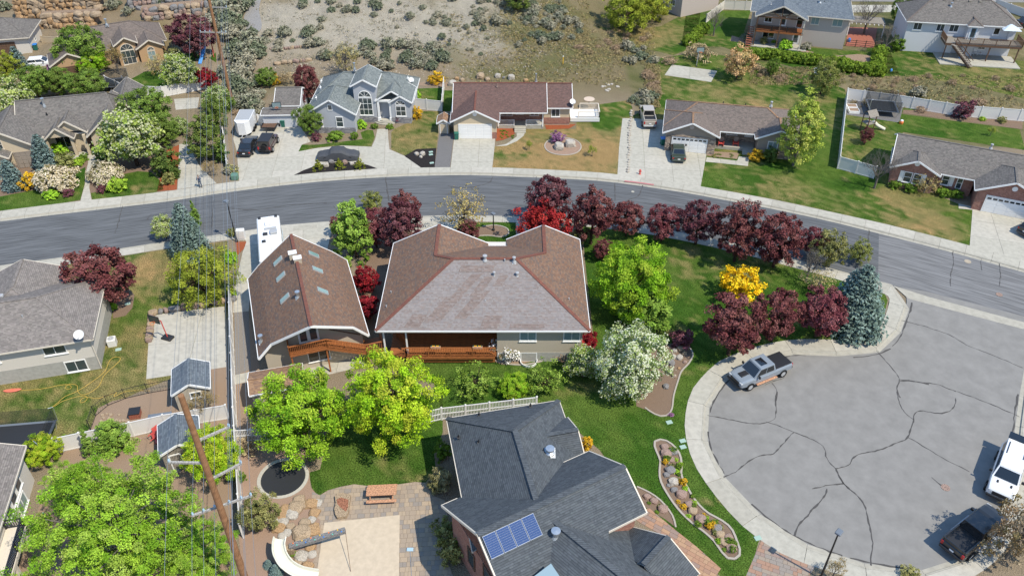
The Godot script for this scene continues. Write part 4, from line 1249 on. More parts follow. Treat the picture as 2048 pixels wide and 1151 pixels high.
	for v in [[1100,905,6.5,.35,.2,true],[1111,1078,7.0,.8,.19,true],[1085,905,6.4,.3,.06,false],[957,884,6.0,.3,.06,false],[917,874,5.3,.3,.06,false],[958,830,5.2,.3,.06,false],[1061,812,5.2,.3,.06,false]]:
		var p: Vector3=W.call(v[0],v[1],v[2])
		pipe(n,p.x,-p.z,p.y,v[3],v[4],"metal" if v[5] else "black",v[5])
	var dm:=MB.new()
	dm.up([W.call(1102,1126,7.4),W.call(1125,1160,6.6),W.call(1095,1190,6.4),W.call(1060,1158,6.8)])
	part(n,"metal_dormer_roof",dm,M.light_metal)
func left_house() -> void:
	var B:=kit("house","white stucco house with weathered grey roof at the left edge",-39.1,56.7,14.5,M.stucco_white,M.sh_grey,M.cream_trim)
	wing(B,-16.0,.0,.0,8.8,4.2,.42,"x",0,1,.55)
	wing(B,-10.5,-4.0,4.0,11.5,4.15,.44,"z",1,0,.5)
	wing(B,-15.0,-11.0,5.0,10.8,4.15,.44,"z",1,0,.5)
	wallbox(B,-16.02,.02,-.03,8.83,0,1.6,"base")
	kit_done(B)
	window(B.n,-3.1,.0,3.1,"f",1.9,1.0); window(B.n,-8.6,.0,3.1,"f",1.6,.9)
	window(B.n,-1.9,-.03,.85,"f",1.8,1.25)
	for v in [[-5.5,2.6],[-8.3,5.2]]: pipe(B.n,v[0],v[1],5.3,.35,.06)
	pipe(B.n,-9.9,4.0,5.9,.6,.16,"metal",true)
	for v in [[-8.0,6.2],[-9.8,6.0]]:
		var m:=MB.new()
		m.cbox(Vector3(v[0],5.65,-v[1]),Vector3(.4,.25,.4),.05)
		part(B.n,"roof_vent",m,M.metal_dull)
	var ds:=MB.new()
	ds.tube([Vector3(.4,3.9,.4),Vector3(.1,3.5,.08),Vector3(.1,.1,.08)],[.05],6)
	part(B.n,"downspout",ds,M.cream_trim)
func corner_house() -> void:
	var B:=kit("house","cream house with grey shingles and balcony cut by the bottom left corner",-36.5,33.2,102.6,M.stucco_white,M.sh_grey,M.cream_trim)
	wing(B,-3.0,10.6,.5,9.0,3.7,.42,"x",0,0,.45,true)
	kit_done(B)
	for i in 3: window(B.n,5.6+i*1.35,.5,2.6,"f",1.1,1.6,1,2,"glass")
	window(B.n,7.6,.5,.8,"f",1.6,1.2,2,1,"glass_pale")
	rail(B.n,Vector3(-2.6,2.1,.9),Vector3(4.2,2.1,.9),.9,M.black)
	rail(B.n,Vector3(4.2,2.1,-.4),Vector3(4.2,2.1,.9),.9,M.black)
	var m:=MB.new()
	m.box(Vector3(.8,1.9,.25),Vector3(6.9,.35,1.4))
	part(B.n,"balcony",m,M.cream_trim)
	for x in [4.0,1.0,-2.4]:
		var c:=MB.new()
		c.box(Vector3(x,.9,.7),Vector3(.3,1.8,.3))
		part(B.n,"balcony_post",c,M.cream_trim)
func blue_grey_house() -> void:
	var B:=kit("house","blue grey stucco house with green grey roof and arched windows",-22.0,104.0,-1.5,M.stucco_grey,M.sh_green,M.white)
	wing(B,-6.2,7.4,4.6,12.0,3.35,.62,"x",1,.9,.45)
	wing(B,-6.35,.0,.5,8.0,3.2,.6,"z",0,1,.4)
	wing(B,-.45,2.6,3.9,8.5,5.75,.55,"z",0,0,.35)
	wing(B,2.8,7.0,4.1,8.5,3.55,.62,"z",0,0,.35,false)
	wing(B,4.7,7.45,3.8,8.5,3.4,.6,"z",0,0,.3)
	kit_done(B)
	var n: Node=B.n
	for q in [[-6.4,.04,.46,1.0],[-.5,2.64,3.86,1.0],[4.66,7.49,3.76,1.0]]: slab_part(n,"stone_skirt",[(q[0]+q[1])*.5,.45,-q[2],q[1] - q[0],.9,.08],M.stone_grey)
	window(n,-5.0,.5,1.75,"f",.95,1.5,1,2); window(n,-2.1,.5,1.75,"f",.95,1.5,1,2); window(n,-3.2,.5,3.9,"f",.6,.8,1,1)
	window(n,1.07,3.9,2.5,"f",1.9,2.6,3,3); window(n,1.07,3.9,3.95,"f",1.8,.9,1,1,"glass","white",true)
	window(n,6.05,3.8,1.9,"f",1.4,1.5,2,2); window(n,6.05,3.8,2.85,"f",1.4,.7,1,1,"glass","white",true)
	for x in [2.85,4.55]:
		var c:=MB.new()
		c.box(Vector3(x,1.7,-4.0),Vector3(.3,3.0,.3)); c.box(Vector3(x,.5,-4.0),Vector3(.42,.6,.42))
		part(n,"porch_column",c,M.white)
	door(n,3.7,5.2,.45,"f",.95,2.1,M.white,true)
	var bw:=MB.new()
	bw.box(Vector3(3.7,1.8,-5.4),Vector3(2.2,3.0,.3))
	part(n,"porch_wall",bw,M.stucco_grey)
	for i in 3:
		var s:=MB.new()
		var r:=1.75 - i*.3
		var pts:=PackedVector2Array()
		for k in 13: pts.append(Vector2(3.7+cos(PI*k/12)*r,-4.4+sin(PI*k/12)*r*.75))
		s.prism(pts,.0,.15*(i+1))
		part(n,"step",s,M.concrete)
	for v in [[-5.4,5.3,4.7],[-5.6,3.0,4.2],[-5.6,7.0,4.9],[6.6,9.0,4.6]]: pipe(n,v[0],v[1],v[2],.3,.06,"white")
	pipe(n,-.8,8.0,6.2,.9,.1,"metal",true)
	var ch:=MB.new()
	ch.box(Vector3(2.6,3.45,-4.0),Vector3(.3,.3,.3)); ch.box(Vector3(3.7,3.4,-3.95),Vector3(2.3,.25,.25))
	part(n,"porch_beam",ch,M.white)
func brown_roof_house() -> void:
	var B:=kit("house","cream house with plum brown roof, white garage door and porch railings",-5.1,102.9,0,M.stucco_cream,M.sh_plum,M.white)
	wing(B,-2.8,9.6,2.7,11.5,2.95,.47,"x",0,0,.45,false)
	wing(B,-2.95,2.95,.0,6.0,2.9,.5,"z",0,0,.45)
	wing(B,9.62,13.3,4.1,11.4,2.95,.47,"x",0,0,.4)
	B.capm=M.sh_ridge
	wallbox(B,-2.75,9.55,4.7,11.2,0,2.85); wallbox(B,-2.75,-.5,2.9,4.8,0,2.8)
	for x in [-2.75,9.55]:
		var t:=[Vector3(x,2.8,-2.8),Vector3(x,2.8,-11.4),Vector3(x,4.85,-7.1)]
		B.wall.face(t)
		t.reverse(); B.wall.face(t)
	kit_done(B)
	var n: Node=B.n
	garage_door(n,.0,.0,"f",4.4,2.1)
	for q in [[-2.62,.5,.0,.72,1.0,.12],[2.62,.5,.0,.72,1.0,.12],[11.46,.75,-4.08,3.75,.95,.1],[6.3,.9,-4.68,6.4,.9,.1]]: slab_part(n,"brick_skirt",q,M.brick_red)
	window(n,11.3,4.1,1.95,"f",1.15,1.15,2,1); window(n,4.4,4.7,1.85,"f",1.5,1.1,2,1); window(n,8.3,4.7,1.85,"f",1.2,1.1,2,1)
	door(n,6.2,4.7,.45,"f",.95,2.05,M.white)
	var pf:=MB.new()
	pf.box(Vector3(6.3,.22,-3.85),Vector3(6.5,.44,1.7))
	part(n,"porch_floor",pf,M.concrete)
	rail(n,Vector3(3.1,.44,-3.05),Vector3(5.4,.44,-3.05),.9,M.white); rail(n,Vector3(7.1,.44,-3.05),Vector3(9.5,.44,-3.05),.9,M.white)
	for i in 3:
		var s:=MB.new()
		s.box(Vector3(6.25,.08+i*.14,-2.55+i*-.28+.55),Vector3(1.6,.16+.0,.6))
		part(n,"step",s,M.concrete)
	for x in [3.15,9.45]:
		var c:=MB.new()
		c.box(Vector3(x,1.6,-3.0),Vector3(.16,2.5,.16))
		part(n,"porch_post",c,M.white)
	var dk:=MB.new()
	dk.box(Vector3(15.6,.6,-6.3),Vector3(4.2,.25,2.8)); dk.box(Vector3(15.6,.35,-4.95),Vector3(4.2,.4,.06))
	var deck:=part(n,"deck",dk,M.white)
	planks(deck,"deck_board",13.5,17.7,4.9,7.7,.75,M.white,.35)
	for r in [[14.6,4.95,17.65,4.95],[17.65,4.95,17.65,7.7],[15.0,7.7,17.65,7.7]]: rail(n,Vector3(r[0],.78,-r[1]),Vector3(r[2],.78,-r[3]),.9,M.cream_trim)
	var gv:=MB.new()
	gv.lathe([Vector2(.01,.06),Vector2(.3,.06),Vector2(.32,.0)],16,Vector3.ZERO,Basis(Vector3.RIGHT,PI/2))
	part(n,"gable_vent",gv,M.white,Vector3(0,3.75,.02))
	pipe(n,3.0,6.3,4.9,.4,.07,"rock_pink"); pipe(n,8.6,9.5,4.3,1.0,.08,"metal",true)
func stone_house() -> void:
	var B:=kit("house","taupe house with stone faced garage and grey brown roof behind the green sedan",21.0,99.6,-11.0,M.stucco_taupe,M.sh_umber,M.white)
	B.capm=M.sh_tan
	wing(B,-.2,16.6,1.9,9.4,2.95,.46,"x",1,1,.5,false)
	wing(B,-.25,6.3,.0,6.0,2.95,.46,"z",0,1,.5)
	wing(B,11.8,17.2,.5,6.5,2.95,.46,"z",0,1,.45)
	wallbox(B,.0,16.4,3.6,9.2,0,2.85); wallbox(B,6.0,6.4,1.5,4.0,0,2.8)
	kit_done(B)
	var n: Node=B.n
	garage_door(n,2.95,-.0,"f",4.5,2.1,true)
	for q in [[.07,1.1,.05,.62,2.2,.16],[5.87,1.1,.05,1.0,2.2,.16],[2.95,2.32,.05,5.0,.2,.14],[9.1,.75,-3.58,5.3,.9,.1],[14.5,.5,-.45,5.5,.95,.1]]: slab_part(n,"stone_facing",q,M.stone_veneer)
	window(n,8.6,3.6,1.9,"f",1.4,1.0); window(n,13.8,.5,1.7,"f",1.25,1.4,2,1,"glass_pale")
	door(n,10.9,3.6,.45,"f",.95,2.05,M.white)
	var pf:=MB.new()
	pf.box(Vector3(9.1,.22,-2.7),Vector3(5.2,.44,1.9))
	part(n,"porch_floor",pf,M.concrete)
	for i in 3:
		var s:=MB.new()
		s.box(Vector3(10.9,.07+i*.14,-.95 - i*.3),Vector3(1.5,.14,.5))
		part(n,"step",s,M.concrete)
	for q in [[3.0,.02],[14.5,-.48]]:
		var gv:=MB.new()
		gv.lathe([Vector2(.01,.06),Vector2(.3,.06),Vector2(.32,.0)],16,Vector3.ZERO,Basis(Vector3.RIGHT,PI/2))
		part(n,"gable_vent",gv,M.stucco_beige,Vector3(q[0],3.75,q[1]))
	pipe(n,13.3,6.0,4.9,.5,.1,"metal_dull",true); pipe(n,7.0,6.5,4.5,.3,.05,"black"); pipe(n,10.0,6.5,4.5,.3,.05,"black")
func brick_house() -> void:
	var B:=kit("house","red brick house with taupe grey roof and long white garage door at right",48.3,90.3,-23.5,M.brick_red,M.sh_taupe,M.white)
	wing(B,-.3,20.0,.6,8.6,2.95,.48,"x",0,0,.5,false)
	wing(B,-.4,4.6,-.2,4.5,2.95,.5,"z",0,1,.45)
	wing(B,9.3,16.3,-2.0,5.0,2.95,.48,"z",0,1,.45)
	wallbox(B,-.2,9.0,1.0,8.2,0,2.85); wallbox(B,8.0,19.8,2.6,8.2,0,2.85)
	for x in [-.2,19.8]:
		var t:=[Vector3(x,2.8,-.9),Vector3(x,2.8,-8.3),Vector3(x,4.75,-4.6)]
		B.wall.face(t); t.reverse(); B.wall.face(t)
	kit_done(B)
	var n: Node=B.n
	garage_door(n,12.9,-2.0,"f",4.9,2.15,true)
	window(n,1.5,-.2,1.7,"f",.9,1.35,1,2); window(n,2.6,-.2,1.7,"f",.9,1.35,1,2); window(n,5.9,1.0,1.7,"f",.8,1.35,1,2)
	for x in [.75,3.35]:
		var s:=MB.new()
		s.box(Vector3(x,1.7,.24),Vector3(.45,1.5,.06))
		part(n,"shutter",s,M.white)
	var s2:=MB.new()
	s2.box(Vector3(6.6,1.7,-.97),Vector3(.45,1.5,.06))
	part(n,"shutter",s2,M.white)
	window(n,7.5,1.0,1.6,"f",.6,1.5,1,2)
	door(n,8.4,2.6,.1,"f",1.0,2.1,M.light_blue)
	for q in [[2.1,.23],[12.9,2.03]]:
		var gv:=MB.new()
		gv.lathe([Vector2(.01,.06),Vector2(.3,.06),Vector2(.32,.0)],16,Vector3.ZERO,Basis(Vector3.RIGHT,PI/2))
		part(n,"gable_vent",gv,M.white,Vector3(q[0],3.7,q[1]))
	pipe(n,10.0,4.8,5.0,.5,.1,"metal_dull",true)
func balcony_house() -> void:
	var B:=kit("house","beige house with blue grey roof and timber truss balcony at top right",49.9,136.6,-15.0,M.stucco_beige,M.sh_blue,M.cream_trim)
	wing(B,-9.0,6.6,.3,9.0,5.5,.5,"x",0,.35,.6)
	wing(B,-8.2,-.6,-1.8,5.0,5.3,.48,"z",0,0,.5,false)
	kit_done(B)
	var n: Node=B.n
	window(n,1.2,.3,4.4,"f",1.3,1.2,2,1,"glass_pale","cream_trim"); window(n,4.8,.3,4.4,"f",1.6,1.2,2,1,"glass_pale","cream_trim")
	var dk:=MB.new()
	dk.box(Vector3(-4.4,2.7,1.0),Vector3(7.8,.3,2.4))
	part(n,"balcony",dk,M.cedar)
	rail(n,Vector3(-8.2,2.85,2.15),Vector3(-.6,2.85,2.15),.95,M.black); rail(n,Vector3(-8.2,2.85,-.2),Vector3(-8.2,2.85,2.15),.95,M.black)
	for x in [-8.2,-4.4,-.6]:
		var c:=MB.new()
		c.box(Vector3(x,2.6,2.1),Vector3(.2,5.2,.2))
		part(n,"balcony_post",c,M.wood_brown if x<-1 else M.cream_trim)
	var tr:=MB.new()
	tr.beam(Vector3(-8.2,5.1,2.0),Vector3(-.6,5.1,2.0),.16,.2); tr.beam(Vector3(-4.4,5.1,2.0),Vector3(-4.4,6.9,2.0),.16,.2)
	tr.beam(Vector3(-4.4,5.1,2.0),Vector3(-6.2,6.2,2.0),.14,.16); tr.beam(Vector3(-4.4,5.1,2.0),Vector3(-2.6,6.2,2.0),.14,.16)
	part(n,"truss",tr,M.wood_brown)
	door(n,-3.9,.3,2.9,"f",.9,2.1,M.white,true); door(n,-1.3,.3,.05,"f",1.0,2.1,M.white,true); window(n,-1.2,.3,3.9,"f",1.0,1.8,1,1,"glass_black")
	window(n,-5.9,.3,1.4,"f",1.9,1.3,2,1,"glass_black"); window(n,-6.4,.3,4.0,"f",1.2,1.0,2,1,"glass_black")
	var pf:=MB.new()
	pf.box(Vector3(-4.0,.06,1.2),Vector3(9.2,.12,2.6))
	part(n,"patio_slab",pf,M.concrete)
	var stm:=MB.new()
	stm.beam(Vector3(-9.5,.1,3.4),Vector3(-9.5,2.8,.2),.06,.25); stm.beam(Vector3(-8.5,.1,3.4),Vector3(-8.5,2.8,.2),.06,.25)
	var st:=part(n,"staircase",stm,M.wood_brown)
	for i in 10:
		var t:=MB.new()
		t.box(Vector3(-9.0,.2+i*.27,3.3 - i*.32),Vector3(1.0,.06,.3))
		part(st,"step",t,M.deck_red)
	pipe(n,1.5,2.5,6.7,.45,.12,"metal",true); pipe(n,2.2,2.8,6.7,.3,.06,"black"); pipe(n,-6.4,.5,6.4,.3,.06,"metal_dull")
func deck_house() -> void:
	var B:=kit("house","pale grey blue house with long brown deck and umbrella at top right",66.0,134.6,-9.5,M.siding_blue,M.sh_taupe,M.white)
	B.capm=M.sh_umber
	wing(B,.0,17.0,.0,8.0,5.4,.6,"x",1,1,.5)
	wing(B,9.2,11.0,-1.0,2.0,5.35,.7,"z",1,0,.3)
	kit_done(B)
	var n: Node=B.n
	for q in [[1.6,1.1],[5.2,1.0],[7.3,1.2]]: window(n,q[0],.0,4.3,"f",q[1]+.2,1.15)
	window(n,14.0,.0,4.2,"f",.9,1.1,1,1,"glass_black"); window(n,12.6,.0,1.5,"f",1.1,.9)
	door(n,10.1,-1.0,2.95,"f",.95,2.0,M.light_blue,true); door(n,7.4,.0,.05,"f",.95,2.0,M.white)
	var dk:=MB.new()
	dk.box(Vector3(11.6,2.72,1.6),Vector3(11.8,.35,3.0))
	var deck:=part(n,"deck",dk,M.wood_brown)
	planks(deck,"deck_board",5.7,17.5,-3.1,-.05,2.93,M.wood_grey,.4)
	rail(n,Vector3(7.3,2.95,3.1),Vector3(17.5,2.95,3.1),.95,M.wood_brown); rail(n,Vector3(17.5,2.95,.1),Vector3(17.5,2.95,3.1),.95,M.wood_brown); rail(n,Vector3(5.7,2.95,.1),Vector3(5.7,2.95,3.1),.95,M.wood_brown)
	for x in [6.0,9.2,12.8,17.2]:
		var c:=MB.new()
		c.box(Vector3(x,1.3,2.9),Vector3(.16,2.6,.16))
		part(n,"deck_post",c,M.wood_brown)
	var stm:=MB.new()
	stm.beam(Vector3(7.2,2.8,3.2),Vector3(10.0,.1,5.4),.08,.3); stm.beam(Vector3(6.6,2.8,3.9),Vector3(9.4,.1,6.1),.08,.3)
	stm.beam(Vector3(7.2,3.8,3.2),Vector3(10.0,1.1,5.4),.07,.1); stm.beam(Vector3(6.6,3.8,3.9),Vector3(9.4,1.1,6.1),.07,.1)
	var st:=part(n,"staircase",stm,M.wood_brown)
	for i in 10:
		var t:=MB.new()
		t.box(Vector3(7.0+i*.29,2.75 - i*.27,3.6+i*.225),Vector3(.5,.06,1.0),Basis(Vector3.UP,.5))
		part(st,"step",t,M.wood_grey)
	var pf:=MB.new()
	pf.box(Vector3(11.4,.08,2.6),Vector3(12.4,.16,5.0))
	part(n,"patio_slab",pf,M.concrete)
	for x in [4.6,6.2,8.6,10.2]:
		var v:=MB.new()
		v.cbox(Vector3(x+1.0,7.75,-3.6),Vector3(.4,.22,.4),.04)
		part(n,"roof_vent",v,M.wood_grey)
	pipe(n,6.6,2.5,6.9,.6,.12,"metal",true)
func tan_house() -> void:
	var B:=kit("house","tan stucco house with taupe roof and stacked gables at the left",-61.0,97.5,14.0,M.stucco_cream,M.sh_taupe,M.cream_trim)
	B.sm=M.soffit
	wing(B,-3.8,8.4,1.2,9.2,3.2,.75,"x",0,.4,.5)
	wing(B,-8.6,-1.6,-1.8,7.5,3.2,.65,"z",0,.6,.5)
	wing(B,-9.6,-4.9,-3.2,2.0,2.6,.6,"z",0,0,.4)
	wing(B,-.6,2.6,-.2,4.0,3.0,.85,"z",0,0,.35,false)
	wing(B,.2,4.2,.6,5.0,3.3,.8,"z",0,0,.35,false)
	wing(B,5.0,9.4,-.4,8.0,3.2,.85,"z",0,0,.45)
	wing(B,6.6,10.6,5.0,12.5,3.4,.8,"z",0,0,.4)
	var g:=MB.new()
	g.face([Vector3(-.7,3.0,.22),Vector3(2.7,3.0,.22),Vector3(1.0,4.35,.22)]); g.face([Vector3(2.7,3.0,.2),Vector3(-.7,3.0,.2),Vector3(1.0,4.35,.2)])
	part(B.n,"gable_panel",g,M.stucco_cream)
	g=MB.new()
	g.face([Vector3(.2,3.3,-.6),Vector3(4.2,3.3,-.6),Vector3(2.2,4.8,-.6)])
	part(B.n,"gable_panel",g,M.stucco_cream)
	kit_done(B)
	var n: Node=B.n
	window(n,-6.0,-1.8,3.6,"f",1.5,1.2,2,2,"glass","cream_trim"); window(n,1.2,1.2,1.7,"f",2.2,1.7,2,1,"glass_black","cream_trim")
	window(n,7.0,-.4,1.6,"f",.7,1.5,1,1,"glass","white")
	door(n,4.5,1.2,.2,"f",1.1,2.2,M.wood_brown)
	garage_door(n,-3.0,-1.85,"f",2.6,2.2,false,"stucco_taupe")
	for x in [-.6,2.5,4.1]:
		var c:=MB.new()
		c.box(Vector3(x,1.5,.1),Vector3(.35,3.0,.35))
		part(n,"porch_column",c,M.stucco_cream)
	for q in [[-5.1,.4,1.83,6.9,.8,.1],[7.2,.4,.43,4.4,.8,.1]]: slab_part(n,"stone_skirt",q,M.stone_veneer)
	var pf:=MB.new()
	pf.box(Vector3(1.6,.08,.2),Vector3(4.4,.16,1.8))
	part(n,"porch_floor",pf,M.concrete)
	pipe(n,-.6,4.2,5.4,1.2,.13,"metal",true); pipe(n,-.4,3.2,4.8,.35,.07,"black")
func top_left_houses() -> void:
	var B:=kit("house","orange stucco house with brown roof and tall arched window at top left",-61.5,127.5,27.0,M.stucco_orange,M.sh_umber,M.cream_trim)
	wing(B,-9.5,5.4,1.5,9.5,3.4,.55,"x",.6,1,.5)
	wing(B,1.2,4.8,-.8,5.0,3.4,.55,"z",0,1,.4)
	wing(B,-1.9,1.0,-.2,6.0,4.3,.6,"z",0,0,.4)
	wing(B,-11.6,-6.4,-1.0,4.0,3.0,.55,"z",0,1,.4)
	kit_done(B)
	window(B.n,-.45,-.2,1.9,"f",2.0,2.2,3,2,"glass","cream_trim"); window(B.n,-.45,-.2,3.1,"f",2.0,1.0,1,1,"glass","cream_trim",true)
	window(B.n,3.0,-.8,1.7,"f",1.1,1.6,2,2,"glass_pale","cream_trim"); window(B.n,3.0,-.8,2.65,"f",1.1,.6,1,1,"glass","cream_trim",true)
	window(B.n,5.4,3.0,2.2,"r",1.0,1.2,2,2,"glass","white")
	garage_door(B.n,-9.0,-1.0,"f",3.6,2.2,false,"wood_brown")
	pipe(B.n,-2.2,5.0,5.6,1.0,.13,"metal",true)
	B=kit("house","cream garage wing with grey hipped roof in the top left corner",-80.4,132.5,12.0,M.stucco_white,M.sh_taupe,M.cream_trim)
	wing(B,-13.0,.0,.0,7.5,3.4,.5,"x",0,1,.5)
	kit_done(B)
	garage_door(B.n,-3.6,.0,"f",2.7,2.4,false,"wood_brown")
	window(B.n,.0,3.5,1.8,"r",.6,1.1,1,1)
	B=kit("house","beige house wall beside the big willow at the top edge",31.2,150.5,-60.0,M.stucco_beige,M.sh_taupe,M.white)
	wing(B,-12.0,.0,.0,9.0,4.5,.5,"x",0,0,.5)
	kit_done(B)
	window(B.n,-2.5,.0,2.0,"f",1.2,1.1); window(B.n,-6.0,.0,2.0,"f",1.2,1.1)
func fence(label: String,pts: PackedVector2Array,h: float,step: float,kind:="solid",m:="vinyl",post:=.13) -> void:
	var o:=thing("fence",label,"fence","",v3(pts[0]))
	var org:=pts[0]
	var pm:=MB.new()
	pm.box(Vector3(0,h*.5,0),Vector3(post,h+.12,post))
	pm.lathe([Vector2(post*.95,h+.06),Vector2(.005,h+.16)],4,Vector3.ZERO,Basis(Vector3.UP,PI/4))
	var pmesh:=pm.mesh()
	for i in pts.size() - 1:
		var a:=pts[i] - org
		var b:=pts[i+1] - org
		var n:=maxi(1,int(round(a.distance_to(b)/step)))
		var l:=a.distance_to(b)/n
		var ang:=-(b - a).angle()
		var q:=MB.new()
		var fill:=MB.new()
		if kind=="solid":
			q.box(Vector3(0,h*.5,0),Vector3(l - post,h - .12,.035))
			q.box(Vector3(0,h - .06,0),Vector3(l - post,.1,.07)); q.box(Vector3(0,.1,0),Vector3(l - post,.12,.07))
		elif kind=="picket":
			for y in [.12,h*.5,h - .06]: q.box(Vector3(0,y,0),Vector3(l - post,.09,.06))
			var k:=int(l/.14)
			for j in k: fill.box(Vector3(-l*.5+post+(l - post*2)*j/(k - 1),h*.5,.0),Vector3(.055,h - .2,.025))
		else:
			for y in ([.08,h - .02] if kind=="wire" else [.35,h*.65,h - .05]): q.box(Vector3(0,y,0),Vector3(l,.035 if kind=="wire" else .09,.03))
			if kind=="wire":
				for j in int(l/.25): fill.box(Vector3(-l*.5+.25*(j+.5),h*.5,0),Vector3(.014,h - .1,.014))
		var qm:=q.mesh()
		var fm: ArrayMesh=fill.mesh() if fill.v.size() else null
		for j in n+1:
			if j==n and i<pts.size() - 2: continue
			part(o,"post",pmesh,M[m],v3(a.lerp(b,float(j)/n)),ang)
		for j in n:
			var pp:=part(o,"panel",qm,M[m],v3(a.lerp(b,(j+.5)/n)),ang)
			if fm: part(pp,"picket_row",fm,M[m]).set_meta("kind","stuff")
func fences() -> void:
	fence("tall white vinyl fence between the left yard and the gambrel garage",PX("X",[463,600,467,700,473,842,480,960,487,1075]),1.8,2.4)
	fence("white vinyl fence across the yard in front of the sheds",PX("X",[118,904,268,872,334,857,458,837]),1.75,2.4)
	fence("short white picket fence beside the round lime maple",PX("X",[468,884,545,880]),1.5,1.9,"picket")
	fence("white picket fence behind the dark roofed house",PX("X",[845,848,884,839,1073,817]),1.5,2.0,"picket")
	fence("long white vinyl fence round the play tower lawn",PX("X",[1747,357,1675,337,1691,199,1790,212,1920,233,2075,245]),1.8,2.4)
	fence("white vinyl fence and gate right of the blue grey house",PX("X",[824,217,884,223,888,176]),1.7,1.9)
	fence("white vinyl screen behind the flatbed trailer",PX("X",[518,250,592,247]),1.6,1.8)
	fence("cream vinyl fence of the top left slide yard",PX("X",[214,172,255,191,327,194,412,178]),1.7,2.4)
	fence("white vinyl fence left of the white trailer",PX("X",[447,262,456,340]),1.5,2.4)
	fence("white far fence by the top right street",PX("X",[1948,12,1990,14,2075,44]),1.5,2.6)
	fence("tan vinyl fence left of the balcony house",PX("X",[1412,46,1447,19,1512,21]),1.7,2.4,"solid","stucco_white")
	fence("tan wall fence behind the cream garage",PX("X",[84,84,150,82]),1.8,3.0,"solid","stucco_cream")
	fence("black wire dog run fence in the left yard",PX("H",[520,315,548,235,620,175,720,135,850,105,995,80]),1.2,1.6,"wire","black",.05)
	fence("brown rail fence of the red soil yard",PX("E",[185,330,395,348,440,335]),1.1,1.6,"rail","wood_brown",.12)
func shed(label: String,ox: float,od: float,turn: float,w: float,d: float,h: float,pitch: float,wall: Material,roof: Material,axis:="z",o:=.2) -> Node3D:
	var B:=kit("shed",label,ox,od,turn,wall,roof,M.white,"shed")
	wing(B,-w/2,w/2,0,d,h,pitch,axis,0,0,o)
	kit_done(B)
	return B.n
func sheds() -> void:
	var s:=shed("slate blue roofed shed above the white fence, behind the pole top",-28.4,51.5,17,2.9,3.1,2.3,.55,M.stucco_tan,M.sh_blue)
	window(s,.3,.0,1.7,"f",.9,.6,2,1)
	s=shed("slate blue roofed shed below the white fence, beside the red chairs",-27.2,44.7,20,2.9,3.2,2.3,.5,M.wood_grey,M.sh_blue)
	door(s,-.5,.0,.05,"f",.8,1.8,M.wood_grey)
	s=shed("grey roofed shed behind the flatbed trailer",-32.2,108.5,2,3.4,5.5,2.4,.5,M.siding_blue,M.sh_taupe,"x")
	s=shed("lower grey lean-to in front of the grey shed",-33.0,106.3,2,4.6,2.0,2.0,.2,M.siding_blue,M.sh_taupe,"x")
	s=shed("tiny tan storage shed with brown roof beside the brown roofed house",-9.6,104.4,0,1.5,2.0,1.7,.6,M.stucco_cream,M.sh_tan)
	door(s,.0,.0,.05,"f",.9,1.5,M.stucco_cream)
	s=shed("brown roofed shed half hidden by the lime maple",-20.8,51.6,15,4.4,2.6,2.3,.35,M.stucco_tan,M.sh_tan,"x")
	s=shed("small blue roofed play house at the hedge",49.0,122.7,-14,1.9,1.6,1.0,.6,M.stucco_cream,M.sh_blue)
	var o:=thing("patio_cover","grey flat patio cover with white slats beside the balcony house","pergola","",P(1735,92)*Vector3(1,0,1),deg_to_rad(-12))
	var m:=MB.new()
	m.box(Vector3(0,2.4,-6),Vector3(6.0,.15,3.2))
	part(o,"roof",m,M.wood_grey)
	for x in [-2.9,2.9]:
		m=MB.new()
		m.box(Vector3(x,1.2,-4.5),Vector3(.14,2.4,.14))
		part(o,"post",m,M.white)
	for i in 8:
		m=MB.new()
		m.box(Vector3(-2.6+i*.74,2.28,-4.3),Vector3(.1,.12,.6))
		part(o,"slat",m,M.white)
func hoop(label: String,at: Vector3,turn: float,portable: bool) -> void:
	var o:=thing("basketball_hoop",label,"basketball hoop","",at,turn)
	var m:=MB.new()
	if portable: m.cbox(Vector3(0,.12,0),Vector3(1.1,.24,.75),.05)
	else: m.box(Vector3(0,.05,0),Vector3(.3,.1,.3))
	part(o,"base",m,M.black)
	m=MB.new()
	m.tube([Vector3(0,.2,0),Vector3(0,2.4,.15),Vector3(0,3.0,.75)],[.055],8)
	part(o,"pole",m,M.red_plastic if portable else M.metal_dull)
	m=MB.new()
	m.box(Vector3(0,3.15,.85),Vector3(1.2,.8,.05))
	var b:=part(o,"backboard",m,M.glass if portable else M.glass_pale)
	m=MB.new()
	for s in [[0,3.55,1.26,.05],[0,2.75,1.26,.05]]: m.box(Vector3(s[0],s[1],.86),Vector3(s[2],s[3],.07))
	for s in [-.61,.61]: m.box(Vector3(s,3.15,.861),Vector3(.05,.75,.07))
	part(b,"frame",m,M.black)
	m=MB.new()
	var ring:=[]
	for i in 13: ring.append(Vector3(cos(TAU*i/12)*.23,2.9,1.15+sin(TAU*i/12)*.23))
	m.tube(ring,[.02],5,false)
	part(o,"rim",m,M.orange)
